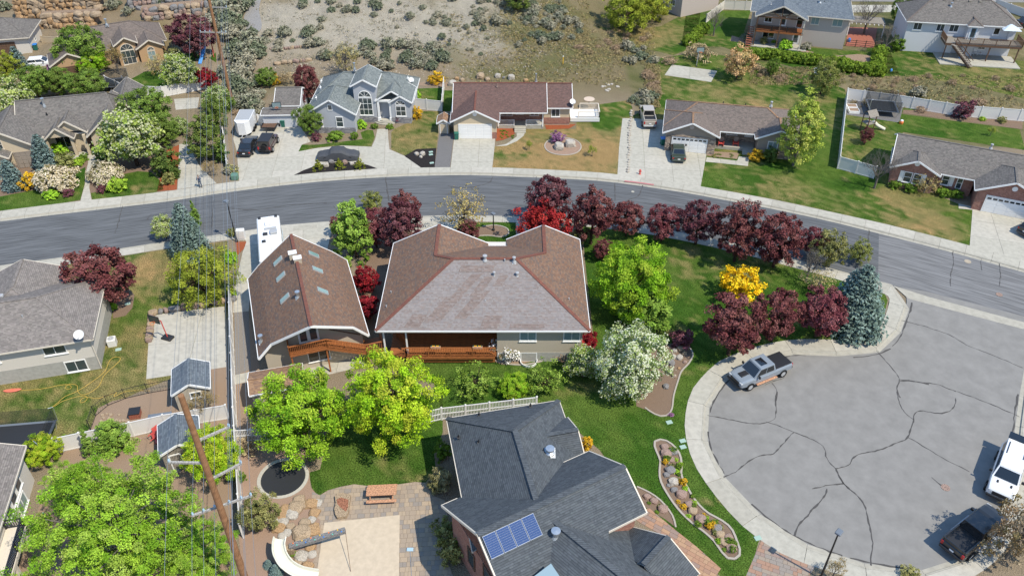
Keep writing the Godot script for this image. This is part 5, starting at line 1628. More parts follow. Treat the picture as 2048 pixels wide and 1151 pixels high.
func trampoline(label: String,at: Vector3,turn: float,w: float,d: float,net: float) -> void:
	var o:=thing("trampoline",label,"trampoline","",at,turn)
	var m:=MB.new()
	m.box(Vector3(0,.86,0),Vector3(w - .5,.02,d - .5))
	part(o,"mat",m,M.mesh_black)
	m=MB.new()
	for s in [-1,1]:
		m.box(Vector3(s*(w*.5 - .14),.88,0),Vector3(.22,.05,d)); m.box(Vector3(0,.881,s*(d*.5 - .14)),Vector3(w - .52,.05,.22))
	part(o,"pad",m,M.slate_metal)
	for sx in [-1,1]:
		for sz in [-1,1]:
			m=MB.new()
			m.tube([Vector3(sx*w*.45,0,sz*d*.42),Vector3(sx*w*.48,.85,sz*d*.48)],[.035],6)
			part(o,"leg",m,M.metal)
			if net>0:
				m=MB.new()
				m.tube([Vector3(sx*w*.5,.6,sz*d*.5),Vector3(sx*w*.52,.9+net,sz*d*.52),Vector3(sx*w*.46,1.0+net,sz*d*.46)],[.03],6)
				part(o,"net_pole",m,M.metal)
	if net>0:
		m=MB.new()
		for s in [-1,1]:
			m.box(Vector3(s*w*.5,.9+net*.5,0),Vector3(.01,net,d)); m.box(Vector3(0,.9+net*.5,s*d*.5),Vector3(w,net,.01))
		part(o,"net",m,M.net)
func bin(label: String,at: Vector3,turn: float,lid: String) -> void:
	var o:=thing("wheelie_bin",label,"trash bin","wheeled trash bins",at,turn)
	var m:=MB.new()
	var q:=[]
	for e in [[.24,.28,.08],[.31,.36,1.0]]:
		for k in [[-1,1],[1,1],[1,-1],[-1,-1]]: q.append(Vector3(k[0]*e[0],e[2],k[1]*e[1]))
	m.hexa(q)
	part(o,"body",m,M.green_bin)
	m=MB.new()
	m.cbox(Vector3(0,1.05,.02),Vector3(.66,.1,.78),.03)
	part(o,"lid",m,M[lid])
	for s in [-1,1]:
		m=MB.new()
		m.cyl(Vector3(s*.2,.12,-.3),Vector3(s*.27,.12,-.3),.12,10)
		part(o,"wheel",m,M.rubber)
func dish(label: String,at: Vector3,turn: float,r:=.42) -> void:
	var o:=thing("satellite_dish",label,"satellite dish","roof satellite dishes",at,turn)
	var m:=MB.new()
	m.tube([Vector3(0,-.5,0),Vector3(0,.2,0),Vector3(0,.4,.1)],[.03],6)
	part(o,"mast",m,M.metal_dull)
	m=MB.new()
	var b:=Basis(Vector3.RIGHT,.7)
	m.lathe([Vector2(.01,.0),Vector2(r*.5,.03),Vector2(r,.12),Vector2(r,.14),Vector2(r*.5,.05),Vector2(.01,.02)],18,Vector3(0,.45,.15),b)
	part(o,"reflector",m,M.vinyl)
	m=MB.new()
	m.tube([Vector3(0,.3,.2),Vector3(0,.45,.75)],[.02],5)
	m.box(Vector3(0,.48,.75),Vector3(.12,.1,.14))
	part(o,"feed_arm",m,M.metal_dull)
func lamp(label: String,base: Vector3,h: float,head: Vector3) -> void:
	var o:=thing("street_lamp",label,"street lamp","",base)
	var m:=MB.new()
	m.lathe([Vector2(.16,0),Vector2(.16,.25),Vector2(.08,.35),Vector2(.055,h),Vector2(.005,h+.02)],10)
	part(o,"pole",m,M.black)
	m=MB.new()
	m.cbox(Vector3(head.x*.5,h+.08,head.z*.5),Vector3(.42,.16,.55),.04,Basis(Vector3.UP,atan2(head.x,head.z)))
	var hd:=part(o,"lamp_head",m,M.slate_metal)
	m=MB.new()
	m.box(Vector3(head.x*.5,h - .01,head.z*.5),Vector3(.3,.02,.4),Basis(Vector3.UP,atan2(head.x,head.z)))
	part(hd,"lens",m,M.glass_pale)
func hose(called: String,label: String,pts: PackedVector2Array,m: Material,r:=.03) -> void:
	var mb:=MB.new()
	var p:=[]
	var o:=v3(pts[0])
	for q in smooth_line(pts,.3): p.append(v3(q,.05+rng.randf()*.01) - o)
	mb.tube(p,[r],5)
	single(called,mb,m,label,called.replace("_"," "),"",o)
func chair_red(label: String,at: Vector3,turn: float,tilt:=.0) -> void:
	var o:=thing("garden_chair",label,"chair","red garden chairs",at,turn)
	o.rotation.x=tilt
	for i in 5:
		var m:=MB.new()
		m.box(Vector3((i - 2)*.12,.62,-.28),Vector3(.1,.75,.03),Basis(Vector3.RIGHT,-.3))
		part(o,"back_slat",m,M.red_plastic)
	for i in 4:
		var m:=MB.new()
		m.box(Vector3(0,.3+i*.02,-.15+i*.14),Vector3(.58,.03,.12))
		part(o,"seat_slat",m,M.red_plastic)
	for s in [-1,1]:
		var m:=MB.new()
		m.box(Vector3(s*.34,.55,.05),Vector3(.14,.03,.7))
		part(o,"armrest",m,M.red_plastic)
		for z in [-.25,.32]:
			m=MB.new()
			m.box(Vector3(s*.33,.27,z),Vector3(.08,.54,.05))
			part(o,"leg",m,M.red_plastic)
func yard_things() -> void:
	var g:=func(k: String,u: float,v: float,h:=.0) -> Vector3: return PZ(k,u,v,h)
	hoop("portable basketball hoop with red pole on the left concrete court",g.call("G",965,795),-.35,true)
	hoop("grey basketball hoop at the pad on the back lawn",g.call("D",325,382),.1,false)
	hoop("basketball hoop with blue backboard before the grey shed",g.call("B",350,705),.1,false)
	trampoline("large rectangular black trampoline at the left edge",P(45,893)*Vector3(1,0,1),.12,5.0,4.0,1.5)
	trampoline("rectangular netted trampoline inside the long white fence",g.call("E",438,800)*Vector3(1,0,1),-.2,4.2,4.0,1.6)
	trampoline("dark netted trampoline in the top left slide yard",g.call("A",665,505)*Vector3(1,0,1),.2,3.6,3.4,1.5)
	var c:=P(566,956)
	var o:=thing("sunken_trampoline","round black trampoline set in the ground with a white ring","trampoline","",Vector3(c.x,0,c.z))
	var m:=MB.new()
	m.lathe([Vector2(2.1,.0),Vector2(2.1,.08),Vector2(1.84,.1),Vector2(1.8,.06)],40)
	part(o,"ring",m,M.concrete_c)
	m=MB.new()
	m.lathe([Vector2(1.8,.055),Vector2(1.0,.03),Vector2(.01,.02)],40)
	part(o,"mat",m,M.mesh_black)
	var pool:=PX("I",[570,848,1003,803,998,1210,515,1210])
	var pc:=(pool[0]+pool[2])*.5
	var fn:=func(q: Vector2) -> Color: return Color.WHITE
	var sh:=sheet(pool,.3,.0,fn)
	for i in sh.v.size():
		var q:=sh.v[i]
		var w:=nz.get_noise_2d(q.x*9.0+q.z*5.0,q.z*3.0 - q.x*2.0)
		sh.v[i]=Vector3(q.x - pc.x,.045+w*.012+.03*exp(-pow((q.x*.62+q.z*.78+33.0)*5.0,2.0))+.02*exp(-pow((q.x*.5+q.z*.87+36.2)*6.0,2.0)),q.z - pc.y)
	single("pool_cover",sh,M.pool_cover,"tan fabric cover stretched over the pool","pool cover","",v3(pc))
	c=g.call("I",903,700)
	o=thing("picnic_table","orange brown picnic table on the paver patio","picnic table","",Vector3(c.x,.03,c.z),.06)
	for i in 5:
		m=MB.new()
		m.box(Vector3(0,.75,-.34+i*.17),Vector3(2.4,.045,.16))
		part(o,"top_board",m,M.picnic)
	for s in [-1,1]:
		m=MB.new()
		m.cbox(Vector3(0,.45,s*.75),Vector3(2.4,.05,.28),.015)
		part(o,"bench",m,M.picnic)
		m=MB.new()
		m.beam(Vector3(s*.9,.0,-.62),Vector3(s*.9,.74,-.2),.09,.09); m.beam(Vector3(s*.9,.0,.62),Vector3(s*.9,.74,.2),.09,.09); m.beam(Vector3(s*.9,.4,-.8),Vector3(s*.9,.4,.8),.06,.1)
		part(o,"leg_frame",m,M.picnic)
	var path:=[]
	for e in [[318,940,1.6],[310,990,1.4],[322,1045,1.15],[362,1100,.85],[430,1140,.55],[530,1160,.35]]:
		path.append(g.call("I",e[0],e[1],e[2]))
	var cv:=Curve3D.new()
	for p in path: cv.add_point(p)
	o=thing("water_slide","curved white water slide into the covered pool","slide","",Vector3(path[0].x,0,path[0].z))
	m=MB.new()
	var prev:=[]
	for i in 25:
		var f:=i/24.0*(path.size() - 1)
		var k:=mini(int(f),path.size() - 2)
		var p: Vector3=path[k].cubic_interpolate(path[k+1],path[maxi(k - 1,0)],path[mini(k+2,path.size() - 1)],f - k) - o.position
		var nx: Vector3=path[mini(k+1,path.size() - 1)] - path[k]
		var sd:=nx.cross(Vector3.UP).normalized()
		var ring:=[]
		for e in [[-.5,.32],[-.42,.34],[-.36,.1],[-.15,.0],[.15,.0],[.36,.1],[.42,.34],[.5,.32],[.4,.05],[.15,-.06],[-.15,-.06],[-.4,.05]]: ring.append(p+sd*e[0]+Vector3(0,e[1],0))
		if prev.size(): m.loft(ring,prev)
		prev=ring
	part(o,"flume",m,M.slide)
	for i in [0,2,4]:
		m=MB.new()
		var p: Vector3=path[i] - o.position
		m.cyl(Vector3(p.x,0,p.z),p - Vector3(0,.05,0),.08,8)
		part(o,"support",m,M.metal_dull)
	var b0: Vector3=g.call("I",370,985,.9)
	var b1: Vector3=g.call("I",690,890,1.5)
	o=thing("climbing_beam","long grey beam with coloured holds reaching over the pool cover","climbing beam","",Vector3(b0.x,0,b0.z))
	m=MB.new()
	m.beam(b0 - o.position,b1 - o.position,.42,.3)
	part(o,"beam",m,M.rock_grey)
	for i in 12:
		m=MB.new()
		m.lathe([Vector2(.06,0),Vector2(.05,.05),Vector2(.005,.07)],7,b0.lerp(b1,.06+i*.08) - o.position+Vector3(0,.15,(i % 2)*.26 - .12))
		part(o,"hold",m,M[["orange","teal_hose","yellow","blue"][i % 4]])
	m=MB.new()
	m.tube([b1 - o.position,g.call("I",722,1130) - o.position+Vector3(0,.1,0)],[.02],5)
	part(o,"rope",m,M.wood_brown)
	m=MB.new()
	m.box(Vector3(0,.4,0),Vector3(.6,.9,.5))
	part(o,"pier",m,M.rock_sand)
	b0=g.call("I",1062,1000,.06); b1=g.call("I",1072,1170,.06)
	o=thing("pool_brush","blue pool brush on a long pole lying on the pavers","pool brush","",Vector3(b0.x,0,b0.z))
	m=MB.new()
	m.tube([b0 - o.position,b1 - o.position],[.02],6)
	part(o,"handle",m,M.metal)
	m=MB.new()
	m.cbox(Vector3(0,.08,0),Vector3(.5,.1,.28),.02)
	part(o,"brush_head",m,M.light_blue)
	bin("green wheeled bin beside the flatbed trailer",g.call("B",366,728),.0,"green_bin")
	bin("green wheeled bin at the left corner of the white garage door",g.call("C",153,800),.1,"green_bin")
	bin("green wheeled bin with blue lid at the stone garage corner",g.call("D",130,832),.1,"blue")
	bin("green wheeled bin with blue lid by the top left garage",g.call("A",208,288),.2,"blue")
	dish("white satellite dish on the left grey roof",g.call("G",465,790,4.5),.2,.45)
	dish("white satellite dish on the right end of the plum brown roof",g.call("C",817,600,3.2),.3,.42)
	dish("white satellite dish on the wall of the brown house",g.call("N",1190,860,2.7),.3,.5)
	dish("grey satellite dish on the blue grey house roof",g.call("B",1100,475,3.6),.3,.4)
	lamp("tall black street lamp by the white street cabinet under the wires",g.call("G",1362,240)*Vector3(1,0,1),5.4,Vector3(-.2,0,-.1))
	lamp("black street lamp at the bottom edge of the cul-de-sac",Vector3(22.7,0,-34.4),5.5,Vector3(.1,0,-.1))
	lamp("small black garden lamp post in the front bed",g.call("N",790,195)*Vector3(1,0,1),2.3,Vector3(.01,0,.01))
	for e in [["G",1390,222,.95,1.3,.6,"vinyl","white metal street cabinet by the tall street lamp"],["A",1352,1028,.85,.7,.8,"green_box","green transformer box under the wires by the sidewalk"],["B",85,1020,.5,.5,.5,"pale_green","small green box beside the transformer"]]:
		var p: Vector3=g.call(e[0],e[1],e[2])
		o=thing("utility_cabinet",e[7],"utility box","",p,.1)
		m=MB.new()
		m.cbox(Vector3(0,e[4]*.5,0),Vector3(e[3],e[4],e[5]),.04)
		part(o,"housing",m,M[e[6]])
		m=MB.new()
		m.box(Vector3(0,e[4]*.5,e[5]*.5+.012),Vector3(e[3]*.8,e[4]*.7,.02))
		part(o,"door",m,M[e[6]])
	var li:=0
	for e in [["K",275,200],["K",358,315],["K",360,353],["K",825,918],["G",680,860],["G",733,597],["B",1213,875],["B",1213,890],["B",1218,938]]:
		var p: Vector3=g.call(e[0],e[1],e[2])
		m=MB.new()
		m.cbox(Vector3(0,.03,0),Vector3(.55,.05,.4),.015)
		single("valve_box_lid",m,M.pale_green,["pale green lid near the edged boulder bed","upper green lid by the cul-de-sac sidewalk","lower green lid by the cul-de-sac sidewalk","grey green lid at the paver apron corner","green lid on the left house lawn","green lid under the left plum tree","upper lid in the black corner bed","middle lid in the black corner bed","lowest lid in the black corner bed"][li],"box lid","ground box lids",p+Vector3(0,.015,0),.3)
		li+=1
	c=g.call("C",1208,1002)
	o=thing("fire_hydrant","red fire hydrant at the stone house driveway","fire hydrant","",c)
	m=MB.new()
	m.lathe([Vector2(.16,0),Vector2(.16,.06),Vector2(.11,.1),Vector2(.11,.55),Vector2(.14,.58),Vector2(.1,.7),Vector2(.01,.76)],12)
	part(o,"barrel",m,M.red_plastic)
	for s in [-1,1]:
		m=MB.new()
		m.cyl(Vector3(s*.08,.42,0),Vector3(s*.2,.42,0),.06,8)
		part(o,"nozzle",m,M.red_plastic)
	c=g.call("C",765,372)
	c.y=hill(c.x,c.z)
	o=thing("marker_post","yellow pipeline marker post on the hill","marker post","",c)
	m=MB.new()
	m.cyl(Vector3.ZERO,Vector3(0,1.35,0),.07,10)
	part(o,"post",m,M.yellow)
	m=MB.new()
	m.lathe([Vector2(.08,1.35),Vector2(.08,1.5),Vector2(.005,1.53)],10)
	part(o,"cap",m,M.white)
	hose("garden_hose","tangled yellow hose on the left lawn",PX("H",[110,90,240,80,380,55,410,75,375,80,390,55,440,60,445,95,480,115,560,70,600,0,680,-75,690,-100,640,-95,600,-20,540,30,440,95,370,125,330,160,300,185,360,150,480,120,500,140,460,160,480,130,560,135,640,110,670,98,650,125,720,95,860,90]),M.hose_yellow,.018)
	hose("garden_hose","green hose coiled by the cream corner house",PX("H",[245,790,270,830,250,870,215,890,200,870,215,840,250,832,275,850]),M.teal_hose)
	c=g.call("H",72,92)
	m=MB.new()
	for e in [[-1.0,.02,.15],[-.7,.2,.05],[.0,.3,.0]]: pass
	var rings:=[]
	for i in 9:
		var t:=-1.0+i*.25
		var w:=.36*sqrt(maxf(.02,1 - t*t))
		var rg:=[]
		for k in 8: rg.append(Vector3(t*1.3,.2+.1*t*t+sin(TAU*k/8)*w*.45,cos(TAU*k/8)*w))
		rings.append(rg)
	for i in 8: m.loft(rings[i],rings[i+1])
	o=thing("kayak","orange red kayak on the grass at the left edge","kayak","",c,.15)
	o.scale=Vector3.ONE*.62
	part(o,"hull",m,M.coral)
	m=MB.new()
	m.lathe([Vector2(.2,.3),Vector2(.24,.38),Vector2(.18,.38),Vector2(.16,.3)],14)
	part(o,"cockpit_rim",m,M.coral)
	chair_red("toppled red garden chair lying beside the lower shed",g.call("H",870,385)+Vector3(0,.3,0),2.2,1.2)
	chair_red("upright red garden chair beside the lower shed",g.call("H",915,350),1.0)
	chair_red("red garden chair nearest the shed wall",g.call("H",925,385),.5)
	c=g.call("E",335,935)
	o=thing("play_tower","wooden play tower with white slide on the fenced lawn","playset","",c,.4)
	for s in [[-1,-1],[1,-1],[1,1],[-1,1]]:
		m=MB.new()
		m.box(Vector3(s[0]*.6,1.2,s[1]*.6),Vector3(.1,2.4,.1))
		part(o,"post",m,M.wood_brown)
	m=MB.new()
	m.box(Vector3(0,1.2,0),Vector3(1.3,.1,1.3))
	part(o,"platform",m,M.wood_grey)
	m=MB.new()
	m.up([Vector3(-.8,2.4,.8),Vector3(.8,2.4,.8),Vector3(.8,3.1,0),Vector3(-.8,3.1,0)]); m.up([Vector3(-.8,2.4,-.8),Vector3(.8,2.4,-.8),Vector3(.8,3.1,0),Vector3(-.8,3.1,0)])
	part(o,"roof",m,M.wood_grey)
	m=MB.new()
	m.tube([Vector3(.6,1.3,.2),Vector3(1.3,.7,.5),Vector3(2.3,.15,1.0)],[.28,.26,.24],8)
	part(o,"slide",m,M.slide)
	c=g.call("A",1150,375)
	o=thing("garden_slide","blue slide with red swing bar in the top left yard","slide","",c,-.2)
	m=MB.new()
	m.beam(Vector3(0,.25,0),Vector3(-.3,2.0,-3.0),.55,.08)
	part(o,"chute",m,M.light_slide)
	m=MB.new()
	m.beam(Vector3(-1.6,2.6,-3.2),Vector3(1.0,2.6,-3.2),.1,.1)
	part(o,"swing_bar",m,M.red_plastic)
	for s in [-1.5,.9]:
		m=MB.new()
		m.tube([Vector3(s - .3,0,-3.9),Vector3(s,2.6,-3.2),Vector3(s+.3,0,-2.5)],[.05],6)
		part(o,"leg",m,M.red_plastic)
	for e in [["E",585,890,"orange","orange and white toy car on the fenced lawn",.6],["E",513,512,"light_slide","blue bucket on the dry lawn",.4],["E",1012,425,"light_slide","blue plastic toy by the deck stairs",.7],["E",210,298,"blue","blue tub in the red soil yard",.6]]:
		c=g.call(e[0],e[1],e[2])
		o=thing("toy",e[4],"toy","",c,.3)
		m=MB.new()
		m.lathe([Vector2(e[5]*.4,0),Vector2(e[5]*.5,e[5]*.5),Vector2(e[5]*.35,e[5]*.8)],10)
		part(o,"body",m,M[e[3]])
		m=MB.new()
		m.lathe([Vector2(e[5]*.38,e[5]*.8),Vector2(e[5]*.3,e[5]),Vector2(.01,e[5]*1.05)],10)
		part(o,"top",m,M.white if e[3]=="orange" else M[e[3]])
	c=g.call("E",235,790)
	o=thing("planter_box","white framed raised planters beside the netted trampoline","planter","",c,-.1)
	for z in [-.7,.7]:
		m=MB.new()
		m.box(Vector3(0,.2,z),Vector3(1.5,.4,1.2))
		part(o,"box",m,M.white)
		m=MB.new()
		m.box(Vector3(0,.405,z),Vector3(1.3,.02,1.0))
		part(o,"soil",m,M.dirt)
	c=g.call("E",1340,285,2.95)
	o=thing("patio_umbrella","pale square umbrella on the top right deck","umbrella","",c,-.15)
	m=MB.new()
	m.cyl(Vector3.ZERO,Vector3(0,2.3,0),.04,8)
	part(o,"pole",m,M.metal_dull)
	m=MB.new()
	m.lathe([Vector2(2.0,1.95),Vector2(1.0,2.35),Vector2(.01,2.6)],4,Vector3.ZERO,Basis(Vector3.UP,PI/4))
	part(o,"canopy",m,M.canopy)
	for i in 2:
		c=g.call("E",1112+i*30,400)
		o=thing("patio_chair",["left white patio chair below the deck","right white patio chair below the deck"][i],"chair","white patio chairs",c+Vector3(0,.16,0),-.1)
		m=MB.new(); m.box(Vector3(0,.42,0),Vector3(.55,.06,.55)); part(o,"seat",m,M.white)
		m=MB.new(); m.box(Vector3(0,.75,-.26),Vector3(.55,.6,.05)); part(o,"backrest",m,M.white)
		for s in [[-1,-1],[1,-1],[1,1],[-1,1]]:
			m=MB.new(); m.box(Vector3(s[0]*.25,.2,s[1]*.25),Vector3(.05,.4,.05)); part(o,"leg",m,M.white)
	c=g.call("C",915,595,.78)
	o=thing("patio_table","round table on the white deck","table","",c)
	m=MB.new(); m.lathe([Vector2(.8,.7),Vector2(.8,.74),Vector2(.01,.75)],18); part(o,"table_top",m,M.stucco_pink)
	m=MB.new(); m.cyl(Vector3.ZERO,Vector3(0,.72,0),.05,8); part(o,"pedestal",m,M.black)
	for i in 2:
		c=g.call("D",465+i*85,835,.44)
		o=thing("porch_chair",["left red porch chair with striped cushion","right red porch chair with striped cushion"][i],"chair","red porch chairs",c,-.2)
		m=MB.new(); m.box(Vector3(0,.4,0),Vector3(.65,.12,.65)); part(o,"seat",m,M.red_plastic)
		m=MB.new(); m.box(Vector3(0,.8,-.3),Vector3(.6,.7,.1)); part(o,"cushion",m,M.stucco_taupe)
		for s in [-1,1]:
			m=MB.new(); m.box(Vector3(s*.34,.35,0),Vector3(.08,.6,.65)); part(o,"armrest",m,M.red_plastic)
	c=g.call("G",648,830)
	o=thing("air_conditioner","white air conditioner beside the left house wall","air conditioner","",c,.27)
	m=MB.new(); m.cbox(Vector3(0,.4,0),Vector3(.8,.8,.8),.05); part(o,"case",m,M.vinyl)
	m=MB.new(); m.lathe([Vector2(.3,.81),Vector2(.05,.83)],14); part(o,"fan_grille",m,M.metal_dull)
	c=g.call("N",1152,985)
	o=thing("air_conditioner","grey air conditioner at the wall of the brown house","air conditioner","",c,.3)
	m=MB.new(); m.cbox(Vector3(0,.4,0),Vector3(.5,.8,.5),.04); part(o,"case",m,M.metal_dull)
	m=MB.new(); m.lathe([Vector2(.2,.81),Vector2(.03,.83)],12); part(o,"fan_grille",m,M.black)
	for i in 2:
		c=g.call("N",[425,690][i],890,2.2)
		o=thing("flower_box",["left flower box on the cedar deck railing","right flower box on the cedar deck railing"][i],"planter","deck flower boxes",Vector3(c.x,2.2,-57.15))
		m=MB.new(); m.cbox(Vector3(0,.1,0),Vector3(.95,.22,.26),.03); part(o,"box",m,M.picnic)
		for k in 7:
			m=MB.new(); m.lathe([Vector2(.01,.2),Vector2(.07,.26),Vector2(.01,.32)],6,Vector3(-.38+k*.125,0,0)); part(o,"flower",m,M.yellow if k % 3 else M.green_bin)
	for e in [["H",780,235,"wood_brown","brown wooden crate in the dog run"],["H",915,240,"slate_metal","flat slate blue panel lying in the dog run"]]:
		c=g.call(e[0],e[1],e[2])
		o=thing("crate",e[4],"crate","",c,.2)
		m=MB.new()
		if e[3]=="wood_brown":
			m.box(Vector3(0,.35,0),Vector3(.9,.6,.8)); part(o,"box",m,M.deck_red)
			m=MB.new(); m.box(Vector3(0,.67,0),Vector3(1.0,.05,.9)); part(o,"lid",m,M.black)
		else:
			m.box(Vector3(0,.06,0),Vector3(2.0,.1,.8)); part(o,"panel",m,M.slate_metal)
	person()
func sdf_body(mb: MB,bones: Array,cell: float) -> void:
	var lo:=Vector3.ONE*1e9
	var hi:=-lo
	for b in bones:
		for k in [0,1]:
			var r: float=b[2+k]+cell*2
			lo=lo.min(b[k] - Vector3.ONE*r); hi=hi.max(b[k]+Vector3.ONE*r)
	var n:=Vector3i(((hi - lo)/cell).ceil())+Vector3i.ONE
	var f:=PackedFloat32Array()
	f.resize(n.x*n.y*n.z)
	for z in n.z:
		for y in n.y:
			for x in n.x:
				var p:=lo+Vector3(x,y,z)*cell
				var d:=1e9
				for b in bones:
					var ab: Vector3=b[1] - b[0]
					var t:=clampf((p - b[0]).dot(ab)/maxf(ab.length_squared(),1e-6),0,1)
					var q: float=p.distance_to(b[0]+ab*t) - lerpf(b[2],b[3],t)
					var h:=clampf(.5+.5*(d - q)/.03,0,1)
					d=lerpf(d,q,h) - .03*h*(1 - h) if d<1e8 else q
				f[x+n.x*(y+n.y*z)]=d
	var vid:={}
	var at:=func(i: Vector3i) -> float: return f[i.x+n.x*(i.y+n.y*i.z)]
	for z in n.z - 1:
		for y in n.y - 1:
			for x in n.x - 1:
				var s:=Vector3.ZERO
				var c:=0
				for e in [[0,0,0,1,0,0],[0,1,0,1,1,0],[0,0,1,1,0,1],[0,1,1,1,1,1],[0,0,0,0,1,0],[1,0,0,1,1,0],[0,0,1,0,1,1],[1,0,1,1,1,1],[0,0,0,0,0,1],[1,0,0,1,0,1],[0,1,0,0,1,1],[1,1,0,1,1,1]]:
					var a:=Vector3i(x+e[0],y+e[1],z+e[2])
					var b:=Vector3i(x+e[3],y+e[4],z+e[5])
					var da: float=at.call(a)
					var db: float=at.call(b)
					if (da<0) != (db<0):
						s+=Vector3(a).lerp(Vector3(b),da/(da - db)); c+=1
				if c>0: vid[Vector3i(x,y,z)]=lo+s/c*cell
	for k in vid:
		for ax in 3:
			var d:=Vector3i.ZERO
			d[ax]=1
			var u:=Vector3i.ZERO
			u[(ax+1) % 3]=1
			var w:=Vector3i.ZERO
			w[(ax+2) % 3]=1
			var da: float=at.call(k)
			var db: float=at.call(k+d)
			if (da<0)==(db<0): continue
			if not (vid.has(k - u) and vid.has(k - w) and vid.has(k - u - w)): continue
			var q:=[vid[k],vid[k - u],vid[k - u - w],vid[k - w]]
			if da>0: q.reverse()
			mb.face(q)
func person() -> void:
	var c:=PZ("A",1155,1078)
	var o:=thing("person","person in dark blue top and trousers standing on the driveway, hands raised to the face","person","",Vector3(c.x,.03,c.z),.3)
	var V:=func(x: float,y: float,z: float) -> Vector3: return Vector3(x,y,z)
	var legs:=MB.new()
	sdf_body(legs,[[V.call(-.09,.92,0),V.call(-.11,.5,.02),.095,.065],[V.call(-.11,.5,.02),V.call(-.12,.1,-.02),.065,.05],[V.call(.09,.92,0),V.call(.11,.5,.03),.095,.065],[V.call(.11,.5,.03),V.call(.13,.1,.0),.065,.05],[V.call(-.08,.95,0),V.call(.08,.95,0),.11,.11]],.03)
	var top:=MB.new()
	sdf_body(top,[[V.call(-.06,1.0,0),V.call(.06,1.0,0),.12,.12],[V.call(0,1.0,0),V.call(0,1.3,0),.13,.14],[V.call(-.15,1.4,0),V.call(.15,1.4,0),.075,.075],[V.call(-.19,1.4,0),V.call(-.26,1.18,.1),.06,.048],[V.call(-.26,1.18,.1),V.call(-.1,1.42,.24),.048,.04],[V.call(.19,1.4,0),V.call(.26,1.18,.1),.06,.048],[V.call(.26,1.18,.1),V.call(.1,1.42,.24),.048,.04]],.03)
	var skin:=MB.new()
	sdf_body(skin,[[V.call(0,1.42,0),V.call(0,1.55,.02),.05,.05],[V.call(0,1.6,.02),V.call(0,1.67,.03),.085,.09],[V.call(0,1.6,.1),V.call(0,1.63,.12),.018,.012]],.018)
	for s in [-1.0,1.0]:
		sdf_body(skin,[[V.call(s*.1,1.43,.25),V.call(s*.06,1.5,.26),.032,.028],[V.call(s*.06,1.5,.26),V.call(s*.03,1.56,.25),.012,.009],[V.call(s*.075,1.51,.26),V.call(s*.05,1.58,.25),.012,.009],[V.call(s*.09,1.51,.26),V.call(s*.07,1.58,.25),.012,.009],[V.call(s*.05,1.48,.26),V.call(s*.02,1.51,.23),.012,.009]],.014)
	var hair:=MB.new()
	sdf_body(hair,[[V.call(0,1.69,-.02),V.call(0,1.7,.02),.095,.088]],.02)
	var shoe:=MB.new()
	for s in [-1,1]: shoe.cbox(Vector3(s*.12,.05,.05),Vector3(.1,.1,.28),.03)
	part(o,"body",skin,M.skin); part(o,"trousers",legs,M.navy); part(o,"shirt",top,M.navy_top); part(o,"hair",hair,M.wood_brown); part(o,"shoes",shoe,M.black)
func wheel(o: Node,x: float,z: float,r: float,w: float) -> void:
	var s:=signf(z)
	var m:=MB.new()
	var b:=Basis(Vector3.RIGHT,s*PI/2)
	m.lathe([Vector2(r*.62,.0),Vector2(r*.95,.0),Vector2(r,w*.2),Vector2(r,w*.85),Vector2(r*.93,w),Vector2(r*.62,w*.97)],18,Vector3.ZERO,b)
	var t:=part(o,"wheel",m,M.rubber,Vector3(x,r,z - s*w*.6))
	m=MB.new()
	m.lathe([Vector2(r*.62,w*.9),Vector2(r*.5,w*.82),Vector2(r*.2,w*.86),Vector2(.01,w*.88)],12,Vector3.ZERO,b)
	part(t,"rim",m,M.metal_dull)
func on_quad(q: Array,a0: float,a1: float,b0: float,b1: float,off: float) -> Array:
	var f:=func(a: float,b: float) -> Vector3: return q[0].lerp(q[1],a).lerp(q[3].lerp(q[2],a),b)
	var r:=[f.call(a0,b0),f.call(a1,b0),f.call(a1,b1),f.call(a0,b1)]
	var n: Vector3=(r[1] - r[0]).cross(r[3] - r[0]).normalized()
	for i in 4: r[i]+=n*off
	return r
func slab_face(m: MB,r: Array,t:=.012) -> void:
	var n: Vector3=(r[1] - r[0]).cross(r[3] - r[0]).normalized()*t
	m.face(r)
	for i in 4:
		var j:=(i+1) % 4
		m.face([r[i] - n,r[j] - n,r[j],r[i]])
